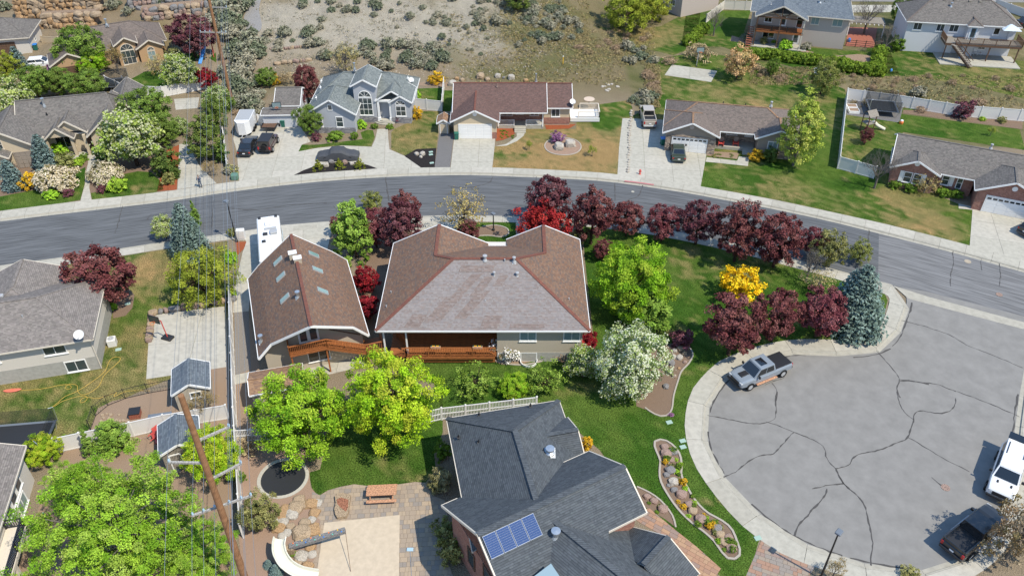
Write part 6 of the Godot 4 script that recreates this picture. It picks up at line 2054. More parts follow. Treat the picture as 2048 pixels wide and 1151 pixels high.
func car(called: String,label: String,front: Vector3,rear: Vector3,D: Dictionary) -> Node3D:
	var mid:=(front+rear)*.5
	var dir:=front - rear
	var o:=thing(called,label,D.get("cat","car"),"",Vector3(mid.x,D.get("y",.0),mid.z),atan2(-dir.z,dir.x))
	var L: float=D.L; var W: float=D.W*.5; var lift: float=D.get("lift",.3)
	var hy: float=D.hood; var by: float=D.belt; var ry: float=D.roof
	var x0:=-L*.5; var x1:=L*.5
	var cb: Array=D.cab; var ct: Array=D.top
	var P0: Material=D.paint
	var st:=[[x0,W*.9,lift+.12,by - .06],[x0+.12,W*.98,lift,by],[cb[0],W,lift - .04,by],[cb[1] - .1,W,lift - .04,by],[cb[1]+.15,W,lift - .04,hy+.02],[x1 - .55,W*.97,lift - .02,hy - .04],[x1 - .15,W*.92,lift+.02,hy - .12],[x1,W*.8,lift+.15,hy - .28]]
	var bodym:=MB.new()
	var prev:=[]
	for s in st:
		var w: float=s[1]; var a: float=s[2]; var b: float=s[3]
		var ring:=[]
		for e in [[-w*.9,a],[-w,a+.12],[-w,b - .16],[-w*.94,b - .04],[-w*.8,b],[w*.8,b],[w*.94,b - .04],[w,b - .16],[w,a+.12],[w*.9,a]]: ring.append(Vector3(s[0],e[1],e[0]))
		if prev.size(): bodym.loft(prev,ring)
		else:
			var rv:=ring.duplicate(); rv.reverse(); bodym.face(rv)
		prev=ring
	bodym.face(prev)
	var body:=part(o,"body",bodym,P0)
	var wb:=W*.95; var wt: float=W*D.get("tumble",.78)
	var q:=[Vector3(cb[0],by - .05,wb),Vector3(cb[1],by - .05,wb),Vector3(cb[1],by - .05,-wb),Vector3(cb[0],by - .05,-wb),Vector3(ct[0],ry,wt),Vector3(ct[1],ry,wt),Vector3(ct[1],ry,-wt),Vector3(ct[0],ry,-wt)]
	var cab:=MB.new()
	cab.hexa(q)
	cab.cbox(Vector3((ct[0]+ct[1])*.5,ry+.0,0),Vector3(ct[1] - ct[0]+.02,.08,wt*2+.02),.03)
	var cabn:=part(o,"cabin",cab,P0)
	var glass:=func(called2: String,r: Array) -> void:
		var g:=MB.new()
		slab_face(g,r)
		part(cabn,called2,g,M.glass_black)
	glass.call("windshield",on_quad([q[1],q[2],q[6],q[5]],.06,.94,.1,.92,.012))
	glass.call("rear_window",on_quad([q[3],q[0],q[4],q[7]],.08,.92,.15,.9,.012))
	for s in [[q[0],q[1],q[5],q[4]],[q[2],q[3],q[7],q[6]]]:
		glass.call("side_window",on_quad(s,.07,.5,.2,.88,.012)); glass.call("side_window",on_quad(s,.53,.93,.2,.88,.012))
	if D.get("sunroof",false):
		var g:=MB.new()
		g.box(Vector3((ct[0]+ct[1])*.5+.15,ry+.045,0),Vector3(.75,.012,.95))
		part(cabn,"sunroof",g,M.glass_black)
	if D.get("bed","") != "":
		var m:=MB.new()
		var bx0:=x0+.08; var bx1: float=cb[0] - .06
		if D.bed=="cover":
			m.cbox(Vector3((bx0+bx1)*.5,by+.03,0),Vector3(bx1 - bx0,.07,W*1.72),.02)
			part(o,"bed_cover",m,M.black)
		else:
			m.box(Vector3((bx0+bx1)*.5,by+.006,0),Vector3(bx1 - bx0 - .1,.012,W*1.5))
			part(o,"bed_floor",m,M.black)
			for s in [-1,1]:
				m=MB.new()
				m.cbox(Vector3((bx0+bx1)*.5,by+.14,s*W*.86),Vector3(bx1 - bx0,.28,.14),.03)
				part(o,"bed_side",m,P0)
			m=MB.new()
			m.cbox(Vector3(bx0+.03,by+.14,0),Vector3(.08,.28,W*1.6),.02)
			part(o,"tailgate",m,P0)
	for s in [-1,1]:
		var m:=MB.new()
		m.cbox(Vector3(x1 - .1,hy - .26,s*W*.72),Vector3(.16,.16,.36),.03)
		part(o,"headlight",m,M.headlight)
		m=MB.new()
		m.cbox(Vector3(x0+.02,by - .22,s*W*.82),Vector3(.08,D.get("tl",.36),.2),.02)
		part(o,"tail_light",m,M.tail_light)
		m=MB.new()
		m.cbox(Vector3(cb[1] - .45,by+.16,s*(W+.14)),Vector3(.16,.22,.24),.03)
		part(o,"mirror",m,M.black)
		m=MB.new()
		m.box(Vector3(cb[1] - .75,by - .2,s*(W+.008)),Vector3(.14,.03,.02))
		m.box(Vector3(cb[1] - 1.65,by - .2,s*(W+.008)),Vector3(.14,.03,.02))
		part(o,"door_handle",m,M.metal_dull)
		if D.has("steps"):
			m=MB.new()
			m.cbox(Vector3(.1,lift+.02,s*(W+.1)),Vector3(2.4,.06,.22),.02)
			part(o,"running_board",m,D.steps)
	var gm:=MB.new()
	gm.cbox(Vector3(x1 - .03,hy - .4,0),Vector3(.1,.34,W*1.15),.03)
	part(o,"grille",gm,M.black)
	gm=MB.new()
	gm.cbox(Vector3(x1 - .02,lift+.18,0),Vector3(.22,.2,W*1.75),.05)
	part(o,"front_bumper",gm,D.get("bump",P0))
	gm=MB.new()
	gm.cbox(Vector3(x0 - .03,lift+.2,0),Vector3(.2,.2,W*1.8),.05)
	part(o,"rear_bumper",gm,D.get("bump",P0))
	gm=MB.new()
	gm.box(Vector3(x0 - .03,by - .35,0),Vector3(.03,.14,.34))
	part(o,"licence_plate",gm,M.white)
	if D.get("scoop",false):
		gm=MB.new()
		gm.cbox(Vector3(x1 - .95,hy - .0,0),Vector3(.9,.09,.62),.04)
		part(o,"hood_scoop",gm,M.black)
	var wr: float=D.get("wr",.36)
	for x in D.axles:
		for s in [-1,1]: wheel(o,x,s*(W - .02),wr,.26)
	return o
func vehicles() -> void:
	var g:=func(k: String,u: float,v: float) -> Vector3: return PZ(k,u,v)*Vector3(1,0,1)
	var pick:={"cat": "pickup truck","L": 6.1,"W": 2.05,"hood": 1.32,"belt": 1.25,"roof": 1.98,"cab": [-.95,1.65],"top": [-.75,.85],"lift": .5,"wr": .44,"axles": [-1.95,1.95],"bump": M.black,"y": -.115}
	var D:=pick.duplicate()
	D.merge({"paint": M.paint_grey,"bed": "cover","scoop": true,"sunroof": true,"steps": M.picnic},true)
	var a:=P(1500,777); var b:=P(1563,751)
	var dr:=(a - b).normalized()
	var off:=Vector3(dr.z,0,-dr.x)*.95
	if off.z>0: off=-off
	car("pickup_truck","pale blue grey pickup with black bed cover parked on the cul-de-sac kerb",a+off+dr*1.1,b+off - dr*1.1,D)
	D=pick.duplicate()
	D.merge({"paint": M.paint_white,"W": 2.1,"cab": [-2.85,1.5],"top": [-2.75,.75],"hood": 1.4,"roof": 2.0},true)
	a=P(1993,1003); b=P(2024,912)
	dr=(a - b).normalized()
	var m2:=(a+b)*.5
	var w:=car("pickup_truck","white truck with canopy and open rear hatch at the right edge",m2+dr*3.0,m2 - dr*3.0,D)
	var m:=MB.new()
	m.box(Vector3(-3.2,2.05,0),Vector3(.75,.05,1.75),Basis(Vector3(0,0,1),-.1))
	part(w,"rear_hatch",m,M.glass_black)
	for s in [-1,1]:
		m=MB.new()
		m.box(Vector3(-1.6,2.09,s*.62),Vector3(1.5,.05,.06))
		part(w,"roof_rack_bar",m,M.black)
		m=MB.new()
		m.cbox(Vector3(2.0,1.41,s*.5),Vector3(.32,.03,.16),.01)
		part(w,"hood_vent",m,M.black)
	D=pick.duplicate()
	D.merge({"paint": M.paint_black,"bed": "open","steps": M.metal_dull},true)
	a=P(1975,1048); b=P(1912,1100)
	dr=(a - b).normalized()
	m2=(a+b)*.5
	car("pickup_truck","black pickup with open bed under the tan tree at bottom right",m2+dr*3.0,m2 - dr*3.0,D)
	D=pick.duplicate()
	D.merge({"paint": M.paint_champagne,"L": 5.6,"W": 1.95,"bed": "open","bump": M.metal_dull,"y": .03,"wr": .38,"lift": .4,"axles": [-1.75,1.75]},true)
	a=g.call("D",52,735)
	car("pickup_truck","champagne silver pickup beside the stone garage",a+Vector3(.1,0,-5.0),a+Vector3(0,0,.6),D)
	var sed:={"L": 4.85,"W": 1.86,"hood": .98,"belt": .98,"roof": 1.45,"cab": [-1.75,1.15],"top": [-1.05,.3],"lift": .28,"wr": .33,"axles": [-1.45,1.5],"y": .03,"tl": .16}
	D=sed.duplicate()
	D.merge({"paint": M.paint_green},true)
	a=g.call("D",222,928)
	car("sedan","dark green sedan on the stone house driveway",a+Vector3(.35,0,-4.2),a+Vector3(-.1,0,.6),D)
	D=sed.duplicate()
	D.merge({"paint": M.paint_black},true)
	a=g.call("B",145,900)
	car("sedan","black car with red tail lights hitched before the white trailer",a+Vector3(.0,0,-4.4),a+Vector3(0,0,.4),D)
	var jp:={"L": 4.2,"W": 1.85,"hood": 1.15,"belt": 1.15,"roof": 1.85,"cab": [-2.0,.75],"top": [-1.95,.45],"lift": .45,"wr": .42,"axles": [-1.3,1.35],"y": .03,"paint": M.paint_maroon,"tumble": .88,"bump": M.black,"cat": "jeep"}
	a=g.call("B",262,882)
	var j:=car("off_roader","boxy dark off-roader with spare wheel behind the flatbed trailer",a+Vector3(.15,0,-3.8),a+Vector3(0,0,.4),jp)
	m=MB.new()
	m.lathe([Vector2(.2,0),Vector2(.38,.0),Vector2(.4,.1),Vector2(.36,.22),Vector2(.01,.2)],16,Vector3(-2.12,1.1,0),Basis(Vector3(0,0,1),PI/2))
	part(j,"spare_wheel",m,M.rubber)
	m=MB.new()
	m.cbox(Vector3(-.75,1.9,0),Vector3(2.5,.1,1.62),.04)
	part(j,"soft_top",m,M.black)
	D=sed.duplicate()
	D.merge({"paint": M.paint_white,"L": 4.3,"cab": [-1.95,1.15],"top": [-1.6,.35],"belt": 1.0},true)
	a=P(62,130); b=P(102,126)
	m2=((a+b)*.5)*Vector3(1,0,1)
	car("hatchback","white hatchback on the top left driveway",m2+Vector3(2.1,0,-.5),m2 - Vector3(2.1,0,-.5),D)
	D=sed.duplicate()
	D.merge({"paint": M.paint_black,"cab": [-1.95,1.15],"top": [-1.6,.35],"roof": 1.65,"belt": 1.1,"hood": 1.08},true)
	a=P(2070,462)*Vector3(1,0,1)
	car("suv","dark car cut by the right edge on the brick house driveway",a+Vector3(2.1,0,-1.2),a - Vector3(2.1,0,-1.2),D)
	a=P(2060,52)*Vector3(1,0,1)
	D=D.duplicate(); D.y=.0
	car("suv","dark car at the top right edge beside the white far fence",a+Vector3(2.2,0,-.3),a - Vector3(2.2,0,-.3),D)
	a=P(677,316)*Vector3(1,0,1)
	m=MB.new()
	var rings:=[]
	for i in 15:
		var t:=i/14.0
		var x:=-2.75+5.5*t
		var top:=.95+.52*exp(-pow((t - .5)/.2,6.0)) - .3*pow(absf(t - .5)*2,6)
		var ww:=.98 - .12*pow(absf(t - .5)*2,4)
		var rg:=[]
		for e in [[-1.05,.12],[-1.0,.5],[-.94,.82],[-.62,1.0],[0,1.02],[.62,1.0],[.94,.82],[1.0,.5],[1.05,.12]]:
			rg.append(Vector3(x,e[1]*top+(.04 if (i+int(e[0]*5)) % 2==0 else -.02),e[0]*ww))
		rings.append(rg)
	for i in 14:
		for k in 8: m.face([rings[i][k],rings[i][k+1],rings[i+1][k+1],rings[i+1][k]].duplicate() if true else [])
	for e in [0,14]:
		var f: Array=rings[e].duplicate()
		if e==0: f.reverse()
		m.face(f)
	var o:=thing("covered_car","car under a dark grey cover beside the mulch island","car","",a+Vector3(0,.03,0),.04)
	part(o,"cover",m,M.car_cover)
	for x in [-1.6,1.6]: wheel(o,x,.88,.32,.2)
	var c0:=P(511,433,3.4); var c1:=P(558,430,3.4); var c2:=P(517,528,3.4)
	var ax:=(c0 - c2).normalized()
	var cen:=(c0+c1)*.5 - ax*4.3
	o=thing("travel_trailer","white travel trailer parked beside the gambrel garage","trailer","",Vector3(cen.x,.03,cen.z),atan2(-ax.z,ax.x))
	m=MB.new()
	m.cbox(Vector3(0,1.95,0),Vector3(8.6,2.8,2.5),.12)
	part(o,"body",m,M.paint_white)
	m=MB.new()
	m.cbox(Vector3(4.32,2.5,0),Vector3(.25,1.5,2.3),.1)
	part(o,"front_cap",m,M.black)
	for e in [[2.6,0,.7,.7,.16,"vinyl"],[.6,-.4,.5,.5,.1,"black"],[.7,.5,.75,.75,.25,"metal_dull"],[1.6,.2,.3,1.3,.1,"metal_dull"],[-.8,-.6,.4,.4,.1,"black"],[-2.4,.3,.4,.4,.1,"vinyl"],[4.0,.9,.4,.3,.12,"black"],[4.0,-.9,.4,.3,.12,"black"]]:
		m=MB.new()
		m.cbox(Vector3(e[0],3.38+e[4]*.5,e[1]),Vector3(e[2],e[4],e[3]),.03)
		part(o,"roof_vent",m,M[e[5]])
	for s in [-1,1]:
		m=MB.new()
		m.box(Vector3(.2,1.2,s*1.257),Vector3(7.8,.35,.012))
		part(o,"stripe",m,M.light_blue)
		for x in [-2.4,.6,2.6]:
			m=MB.new()
			m.box(Vector3(x,2.2,s*1.26),Vector3(.9,.6,.02))
			part(o,"window",m,M.glass_black)
		for x in [-1.2,-.3]: wheel(o,x,s*1.18,.36,.22)
	a=P(489,276)*Vector3(1,0,1)
	o=thing("cargo_trailer","white enclosed trailer with grey roof behind the black car","trailer","",a+Vector3(-.2,.03,-2.2),.03)
	m=MB.new()
	m.prism(PackedVector2Array([Vector2(-1.05,-2.0),Vector2(1.05,-2.0),Vector2(1.05,1.5),Vector2(.5,2.3),Vector2(-.5,2.3),Vector2(-1.05,1.5)]),.5,2.3)
	part(o,"body",m,M.paint_white)
	m=MB.new()
	m.box(Vector3(0,2.32,-.35),Vector3(1.9,.04,3.2))
	part(o,"roof_panel",m,M.metal_dull)
	m=MB.new()
	m.tube([Vector3(0,.5,2.2),Vector3(0,.45,3.4)],[.06],6)
	part(o,"tow_bar",m,M.metal_dull)
	for s in [-1,1]:
		for z in [-.7,.2]:
			var wn:=Node3D.new()
			m=MB.new()
			m.cyl(Vector3(s*.98,.35,z),Vector3(s*1.18,.35,z),.35,14)
			part(o,"wheel",m,M.rubber)
	a=P(537,268)*Vector3(1,0,1)
	o=thing("flatbed_trailer","flatbed trailer with brown plank deck behind the off-roader","trailer","",a+Vector3(0,.03,-2.8),-.06)
	for i in 9:
		m=MB.new()
		m.box(Vector3(-.88+i*.22,.62,0),Vector3(.2,.05,4.4))
		part(o,"deck_plank",m,M.wood_brown)
	m=MB.new()
	for s in [-1,1]: m.box(Vector3(s*1.03,.68,0),Vector3(.07,.16,4.5))
	m.box(Vector3(0,.66,-2.25),Vector3(2.06,.14,.07)); m.box(Vector3(0,.66,2.25),Vector3(2.06,.14,.07))
	part(o,"frame",m,M.black)
	m=MB.new()
	for x in [-.9,-.45,.0,.45,.9]: m.box(Vector3(x,1.35,-2.25),Vector3(.05,1.4,.05))
	m.box(Vector3(0,2.05,-2.25),Vector3(1.9,.06,.06))
	part(o,"ramp_gate",m,M.black)
	m=MB.new()
	m.tube([Vector3(0,.5,2.2),Vector3(0,.45,3.2)],[.05],6)
	part(o,"tow_bar",m,M.black)
	for s in [-1,1]:
		for z in [-.4,.45]:
			m=MB.new()
			m.cyl(Vector3(s*1.06,.34,z),Vector3(s*1.28,.34,z),.34,14)
			part(o,"wheel",m,M.rubber)
		m=MB.new()
		m.box(Vector3(s*1.18,.74,.03),Vector3(.28,.05,1.7))
		part(o,"fender",m,M.metal)
func pole(label: String,base: Vector3,h: float,arms: Array) -> void:
	var o:=thing("utility_pole",label,"utility pole","",base)
	var m:=MB.new()
	m.tube([Vector3.ZERO,Vector3(.0,h*.5,0),Vector3(0,h,0)],[.26,.22,.165],14)
	part(o,"pole",m,M.pole_wood)
	for a in arms:
		m=MB.new()
		m.beam(a[1],a[2],.12,.14)
		var q:=part(o,"crossarm",m,M.arm_wood)
		for e in a[3]:
			m=MB.new()
			var p: Vector3=a[1].lerp(a[2],e)
			m.lathe([Vector2(.03,.07),Vector2(.07,.1),Vector2(.05,.16),Vector2(.08,.2),Vector2(.05,.28),Vector2(.01,.3)],8,p)
			part(q,"insulator",m,M.light_blue)
func poles() -> void:
	var nb:=Vector3(-18.0,0,-31.5)
	var hN:=22.0
	var arm:=func(u0: float,v0: float,u1: float,v1: float,h: float) -> Array: return [h,P(u0,v0,h) - nb,P(u1,v1,h) - nb]
	var A1: Array=arm.call(399,874,459,853,18.3); var A2: Array=arm.call(402,916,337,924,16.4); var A3: Array=arm.call(428,945,483,926,14.9); var A4: Array=arm.call(383,1031,504,990,11.4)
	for q in [A1,A2,A3]: q[1]=Vector3(0,q[0],0)+(q[2] - Vector3(0,q[0],0)).normalized()*.1
	A1.append([.98]); A2.append([.98]); A3.append([.98]); A4.append([.02,.2,.38,.62,.82,.98])
	pole("tall brown wooden power pole with four crossarms nearest the camera",nb,hN,[A1,A2,A3,A4])
	var fb:=P(466,214)*Vector3(1,0,1)
	var f:=func(h: float,x0: float,x1: float,ins: Array) -> Array: return [h,Vector3(x0,h,0),Vector3(x1,h,.2),ins]
	pole("far brown power pole at the sagebrush strip behind the trees",fb,22.0,[f.call(18.3,.1,2.3,[.98]),f.call(16.4,-.1,-2.3,[.98]),f.call(14.9,.1,2.3,[.98]),f.call(11.4,-2.3,1.5,[.02,.2,.38,.62,.82,.98])])
	var ends_n:=[nb+A1[2],nb+A2[2],nb+A3[2]]
	var ends_f:=[fb+Vector3(2.3,18.3,.2),fb+Vector3(-2.3,16.4,.2),fb+Vector3(2.3,14.9,.2)]
	for e in [.02,.2,.38,.62,.82,.98]:
		ends_n.append(nb+A4[1].lerp(A4[2],e)); ends_f.append(fb+Vector3(-2.3,11.4,0).lerp(Vector3(1.5,11.4,.2),e))
	ends_n.append(nb+Vector3(.2,9.2,0)); ends_f.append(fb+Vector3(.2,9.0,0))
	var wl:=["right top","left top","right upper","first low","second low","third low","fourth low","fifth low","sixth low","lowest telephone"]
	for i in ends_n.size():
		var n: Vector3=ends_n[i]+Vector3(0,.3,0)
		var e: Vector3=ends_f[i]+Vector3(0,.3,0)
		var dv:=(e - n)
		var pts:=[]
		var org:=n
		for s in [[n - dv*.8,n],[n,e],[e,e+dv*.9]]:
			for k in 13:
				if k==0 and pts.size(): continue
				var t:=k/12.0
				pts.append(s[0].lerp(s[1],t)+Vector3(0,-1.5*4*t*(1 - t)*.8,0) - org)
		var m:=MB.new()
		m.tube(pts,[.0125 if i<9 else .018],5,false)
		single("power_line",m,M.wire,"%s wire strung between the two power poles" % wl[i],"power line","wires between the power poles",org)
var rock_mesh:=[]
func make_rocks() -> void:
	for vi in 6:
		var t:=(1.0+sqrt(5.0))/2.0
		var vs:=[]
		for p in [[-1,t,0],[1,t,0],[-1,-t,0],[1,-t,0],[0,-1,t],[0,1,t],[0,-1,-t],[0,1,-t],[t,0,-1],[t,0,1],[-t,0,-1],[-t,0,1]]: vs.append(Vector3(p[0],p[1],p[2]).normalized())
		var fs:=[[0,11,5],[0,5,1],[0,1,7],[0,7,10],[0,10,11],[1,5,9],[5,11,4],[11,10,2],[10,7,6],[7,1,8],[3,9,4],[3,4,2],[3,2,6],[3,6,8],[3,8,9],[4,9,5],[2,4,11],[6,2,10],[8,6,7],[9,8,1]]
		var f:=FastNoiseLite.new()
		f.seed=vi*7+1; f.frequency=.75
		var mb:=MB.new()
		var dsp:=func(p: Vector3) -> Vector3:
			p=p.normalized()
			var k:=1.0+f.get_noise_3dv(p*1.5)*.45+f.get_noise_3dv(p*4.0)*.12
			var q:=p*k
			for a in 3: q[a]=clampf(q[a],-.7,.72+.1*a)
			return q
		for tr in fs:
			var a: Vector3=vs[tr[0]]; var b: Vector3=vs[tr[1]]; var c: Vector3=vs[tr[2]]
			var ab:=(a+b)*.5; var bc:=(b+c)*.5; var ca:=(c+a)*.5
			for q in [[a,ab,ca],[ab,b,bc],[ca,bc,c],[ab,bc,ca]]: mb.face([dsp.call(q[0]),dsp.call(q[1]),dsp.call(q[2])])
		rock_mesh.append(mb.mesh())
var rock_n:=0
func rock(label: String,k: String,u: float,v: float,rpx: float,m: String,flat:=.65,long:=1.0,group:="") -> void:
	var p:=PZ(k,u,v)
	p.y=hill(p.x,p.z)
	var r: float=rpx/FR[k][2]/ppm(p)
	var o:=single("boulder",rock_mesh[rock_n % 6],M[m],label,"boulder",group,p+Vector3(0,r*flat*.45,0))
	o.rotation=Vector3(0,rock_n*1.7,0) if long==1.0 else Vector3(0,rng.randf_range(-.5,.5),0)
	o.scale=Vector3(r*long,r*flat,r)/.8
	rock_n+=1
func stone_wall(label: String,a: Vector3,b: Vector3,rows: int,size: float,mats: Array,lean:=.35) -> void:
	var o:=thing("stone_wall",label,"stone wall","",a)
	var d:=b - a
	var l:=d.length()
	d /= l
	var back:=Vector3(d.z,0,-d.x)
	if back.z>0: back=-back
	var core:=MB.new()
	if rows==1: lean=.0
	var h:=rows*size*.8
	core.hexa([d*-.2+back*.4,d*l+back*.4,d*l+back*2.5,back*2.5,Vector3(0,h,0)+back*(.4+h*lean),d*l+Vector3(0,h,0)+back*(.4+h*lean),d*l+Vector3(0,h,0)+back*2.5,Vector3(0,h,0)+back*2.5])
	if rows>1: part(o,"earth_core",core,M.dirt)
	for r in rows:
		var x:=rng.randf()*size*.5
		while x<l:
			var w: float=size*[.7,1.0,1.5,2.2][rng.randi() % 4]*rng.randf_range(.85,1.15)
			var q:=part(o,"stone",rock_mesh[rng.randi() % 6],M[mats[rng.randi() % mats.size()]],d*(x+w*.5)+Vector3(0,size*.8*(r+.45),0)+back*(.3+r*size*.8*lean))
			q.rotation=Vector3(rng.randf_range(-.2,.2),atan2(-d.z,d.x)+rng.randf_range(-.4,.4),rng.randf_range(-.25,.25))
			q.scale=Vector3(w*.66,size*rng.randf_range(.5,.8),size*rng.randf_range(.6,.9))
			q.position.y+=rng.randf_range(-.12,.12)*size
			x+=w
func rocks() -> void:
	make_rocks()
	rng.seed=21
	rock("left white boulder in the circular pink bed","C",742,852,30,"rock_white",.75); rock("right white boulder in the circular pink bed","C",805,838,30,"rock_white",.8)
	for e in [[610,955,18,"rock_white","pale boulder right of the left conical shrub"],[642,935,15,"rock_grey","grey boulder left of the middle conical shrub"],[718,938,15,"rock_pink","pink boulder right of the middle conical shrub"],[757,945,13,"rock_white","small pale boulder left of the right conical shrub"],[1132,890,13,"rock_white","upright pale stone in the black corner bed"],[1165,890,16,"rock_white","wide pale stone in the black corner bed"],[1155,905,9,"rock_white","small pale stone in the black corner bed"]]: rock(e[4],"B",e[0],e[1],e[2],e[3],.8)
	for e in [[130,490,24,"large white boulder at the left corner behind the plum brown roof"],[155,455,12,"orange tinted boulder behind the left roof corner"],[290,445,24,"flat sandstone boulder behind the roof"],[388,442,17,"pale upright boulder behind the roof ridge"],[468,452,21,"big pale boulder near the ridge middle"],[425,450,9,"dark round boulder between the pale ones"],[330,462,16,"low sand coloured stone behind the ridge"],[550,468,14,"orange sandstone right of the big pale boulder"],[185,465,14,"sandstone right of the orange tinted boulder"]]: rock(e[3],"C",e[0],e[1],e[2],["rock_white","rock_orange","rock_sand","rock_white","rock_white","rock_grey","rock_sand","rock_orange","rock_sand"][rock_n % 9],.75)
	for i in 26:
		var t:=i/25.0
		rock("small white stone in the stone line beside the driveway","C",lerpf(1155,1138,t)+rng.randf_range(-5,5),lerpf(640,990,t),rng.randf_range(6,10),"rock_white",.7,1.0,"white stone line")
	for i in 9: rock("pale broken slab in the rubble heap behind the white deck","C",1020+rng.randf_range(-40,60),500+rng.randf_range(-25,25),rng.randf_range(7,13),"rock_white",.35,1.0,"rubble heap")
	for e in [[693,975,22,"rock_sand","top boulder in the bed under the white blossom tree"],[655,1020,16,"rock_white","second boulder in the bed under the white blossom tree"],[688,1025,20,"rock_white","third boulder beside the edging under the white blossom tree"],[635,1055,24,"rock_grey","grey boulder under the white blossom tree"],[685,1085,9,"rock_orange","small orange stone under the white blossom tree"],[628,1105,18,"rock_grey","lowest boulder under the white blossom tree"],[610,1190,18,"rock_grey","grey stone near the lower end of the blossom bed"],[715,1000,14,"rock_sand","tan stone beside the bend of the pale edging"],[660,985,15,"rock_white","pale stone behind the top boulder of the blossom bed"],[720,1050,12,"rock_pink","pink stone beside the pale edging"],[655,1130,13,"rock_pink","pink stone low in the blossom bed"]]: rock(e[4],"O",e[0],e[1],e[2],e[3],.7)
	var li:=0
	for e in [[245,355,22,"rock_pink"],[255,395,30,"rock_pink"],[297,385,24,"rock_grey"],[285,435,20,"rock_pink"],[257,450,19,"rock_grey"],[280,500,28,"rock_grey"],[258,527,18,"rock_grey"],[300,570,28,"rock_white"],[270,592,12,"rock_grey"],[305,622,20,"rock_grey"],[350,650,30,"rock_pink"],[398,710,24,"rock_pink"],[420,752,26,"rock_sand"],[470,803,32,"rock_pink"],[525,845,22,"rock_pink"],[570,860,28,"rock_grey"],[590,900,26,"rock_sand"],[640,915,24,"rock_pink"],[615,945,28,"rock_sand"],[660,985,30,"rock_pink"],[135,662,20,"rock_pink"],[180,690,22,"rock_pink"],[235,740,28,"rock_pink"]]:
		rock("%s boulder, number %d from the top of the %s" % [{"rock_pink": "pink grey","rock_grey": "dark grey","rock_white": "pale","rock_sand": "sand coloured"}[e[3]],li+1 if li<20 else li - 19,"long curved rockery" if li<20 else "small corner rockery"],"K",e[0],e[1],e[2]*1.0,e[3],.6,1.2,"rockery boulders")
		li+=1
	li=0
	for e in [[410,760,40],[350,770,30],[385,800,36],[450,745,26],[495,740,34],[530,735,26],[425,715,30],[330,805,30],[335,845,28],[375,870,24],[310,880,34],[360,905,24],[460,850,30],[515,790,28],[500,830,22],[440,905,50],[500,895,40],[330,925,24],[435,950,30],[490,990,26],[440,1040,36],[420,1070,24],[475,1100,32],[500,1030,24],[465,1140,26],[520,860,16],[300,830,18]]:
		rock("%s sandstone slab, number %d counted down the rock garden by the slide" % [["tan","orange","pale"][li % 3],li+1],"I",e[0],e[1],e[2],["rock_sand","rock_orange","rock_white"][li % 3],.42,1.2,"rock garden slabs")
		li+=1
	var c:=P(683,1013)
	var o:=thing("stone_slab","large flat sandstone slab with red top lying on the paver patio","stone slab","",Vector3(c.x,.03,c.z))
	FR["R"]=[520,940,5.455]
	for e in [["slab",[820,310,850,280,900,272,990,290,985,350,975,400,970,470,945,530,845,540,822,500,815,450,830,380],"rock_sand",.0,.3],["red_face",[840,348,885,325,968,348,965,430,942,478,880,432,848,395],"rock_red",.29,.33]]:
		var mb:=MB.new()
		var q:=PX("R",e[1])
		for i in q.size(): q[i]-=Vector2(c.x,c.z)
		mb.prism(q,e[3],e[4])
		part(o,e[0],mb,M[e[2]])
	for i in 14: rock("small grey stone of the heap by the lower shed","H",1005+rng.randf_range(-30,30),540+rng.randf_range(-30,30),rng.randf_range(9,15),"rock_grey",.8,1.0,"stone heap by the shed")
	for i in 12: rock("small brown stone along the white fence above the red chairs","H",lerpf(560,860,i/11.0),lerpf(415,360,i/11.0)+rng.randf_range(-8,8),rng.randf_range(7,13),"rock_pink",.7,1.0,"stones along the fence")
	for i in 14: rock("tan stone in the dog run corner","H",570+rng.randf_range(0,170),230+rng.randf_range(-10,40),rng.randf_range(6,12),"rock_sand",.6,1.0,"stones in the dog run")
	var T:=func(u: float,v: float) -> Vector3:
		var p:=P(u,v)
		p.y=hill(p.x,p.z)
		return p
	stone_wall("upper orange boulder retaining wall at top left",T.call(28,40),T.call(195,32),5,1.05,["rock_orange","rock_sand","rock_orange"])
	stone_wall("lower orange boulder retaining wall at top left",T.call(80,58),T.call(188,54),3,1.0,["rock_orange","rock_sand"])
	stone_wall("upper grey boulder retaining wall beside the far pole",T.call(255,22),T.call(415,14),4,.95,["rock_grey","rock_grey","rock_pink"])
	stone_wall("lower grey boulder retaining wall beside the far pole",T.call(285,44),T.call(425,30),3,.85,["rock_grey","rock_sand","rock_pink"])
	stone_wall("low stone edge along the top of the concrete court",P(297,633),P(455,606),1,.55,["rock_pink","rock_sand","rock_grey"])
	stone_wall("low stone edge at the left of the concrete court",P(290,690),P(297,632),1,.5,["rock_pink","rock_sand"])
	stone_wall("curved block terrace wall above the grey shed",T.call(538,103),T.call(610,96),1,.5,["rock_sand","rock_pink"])
	stone_wall("lower block terrace wall above the grey shed",T.call(545,130),T.call(612,124),1,.5,["rock_sand","rock_pink"])
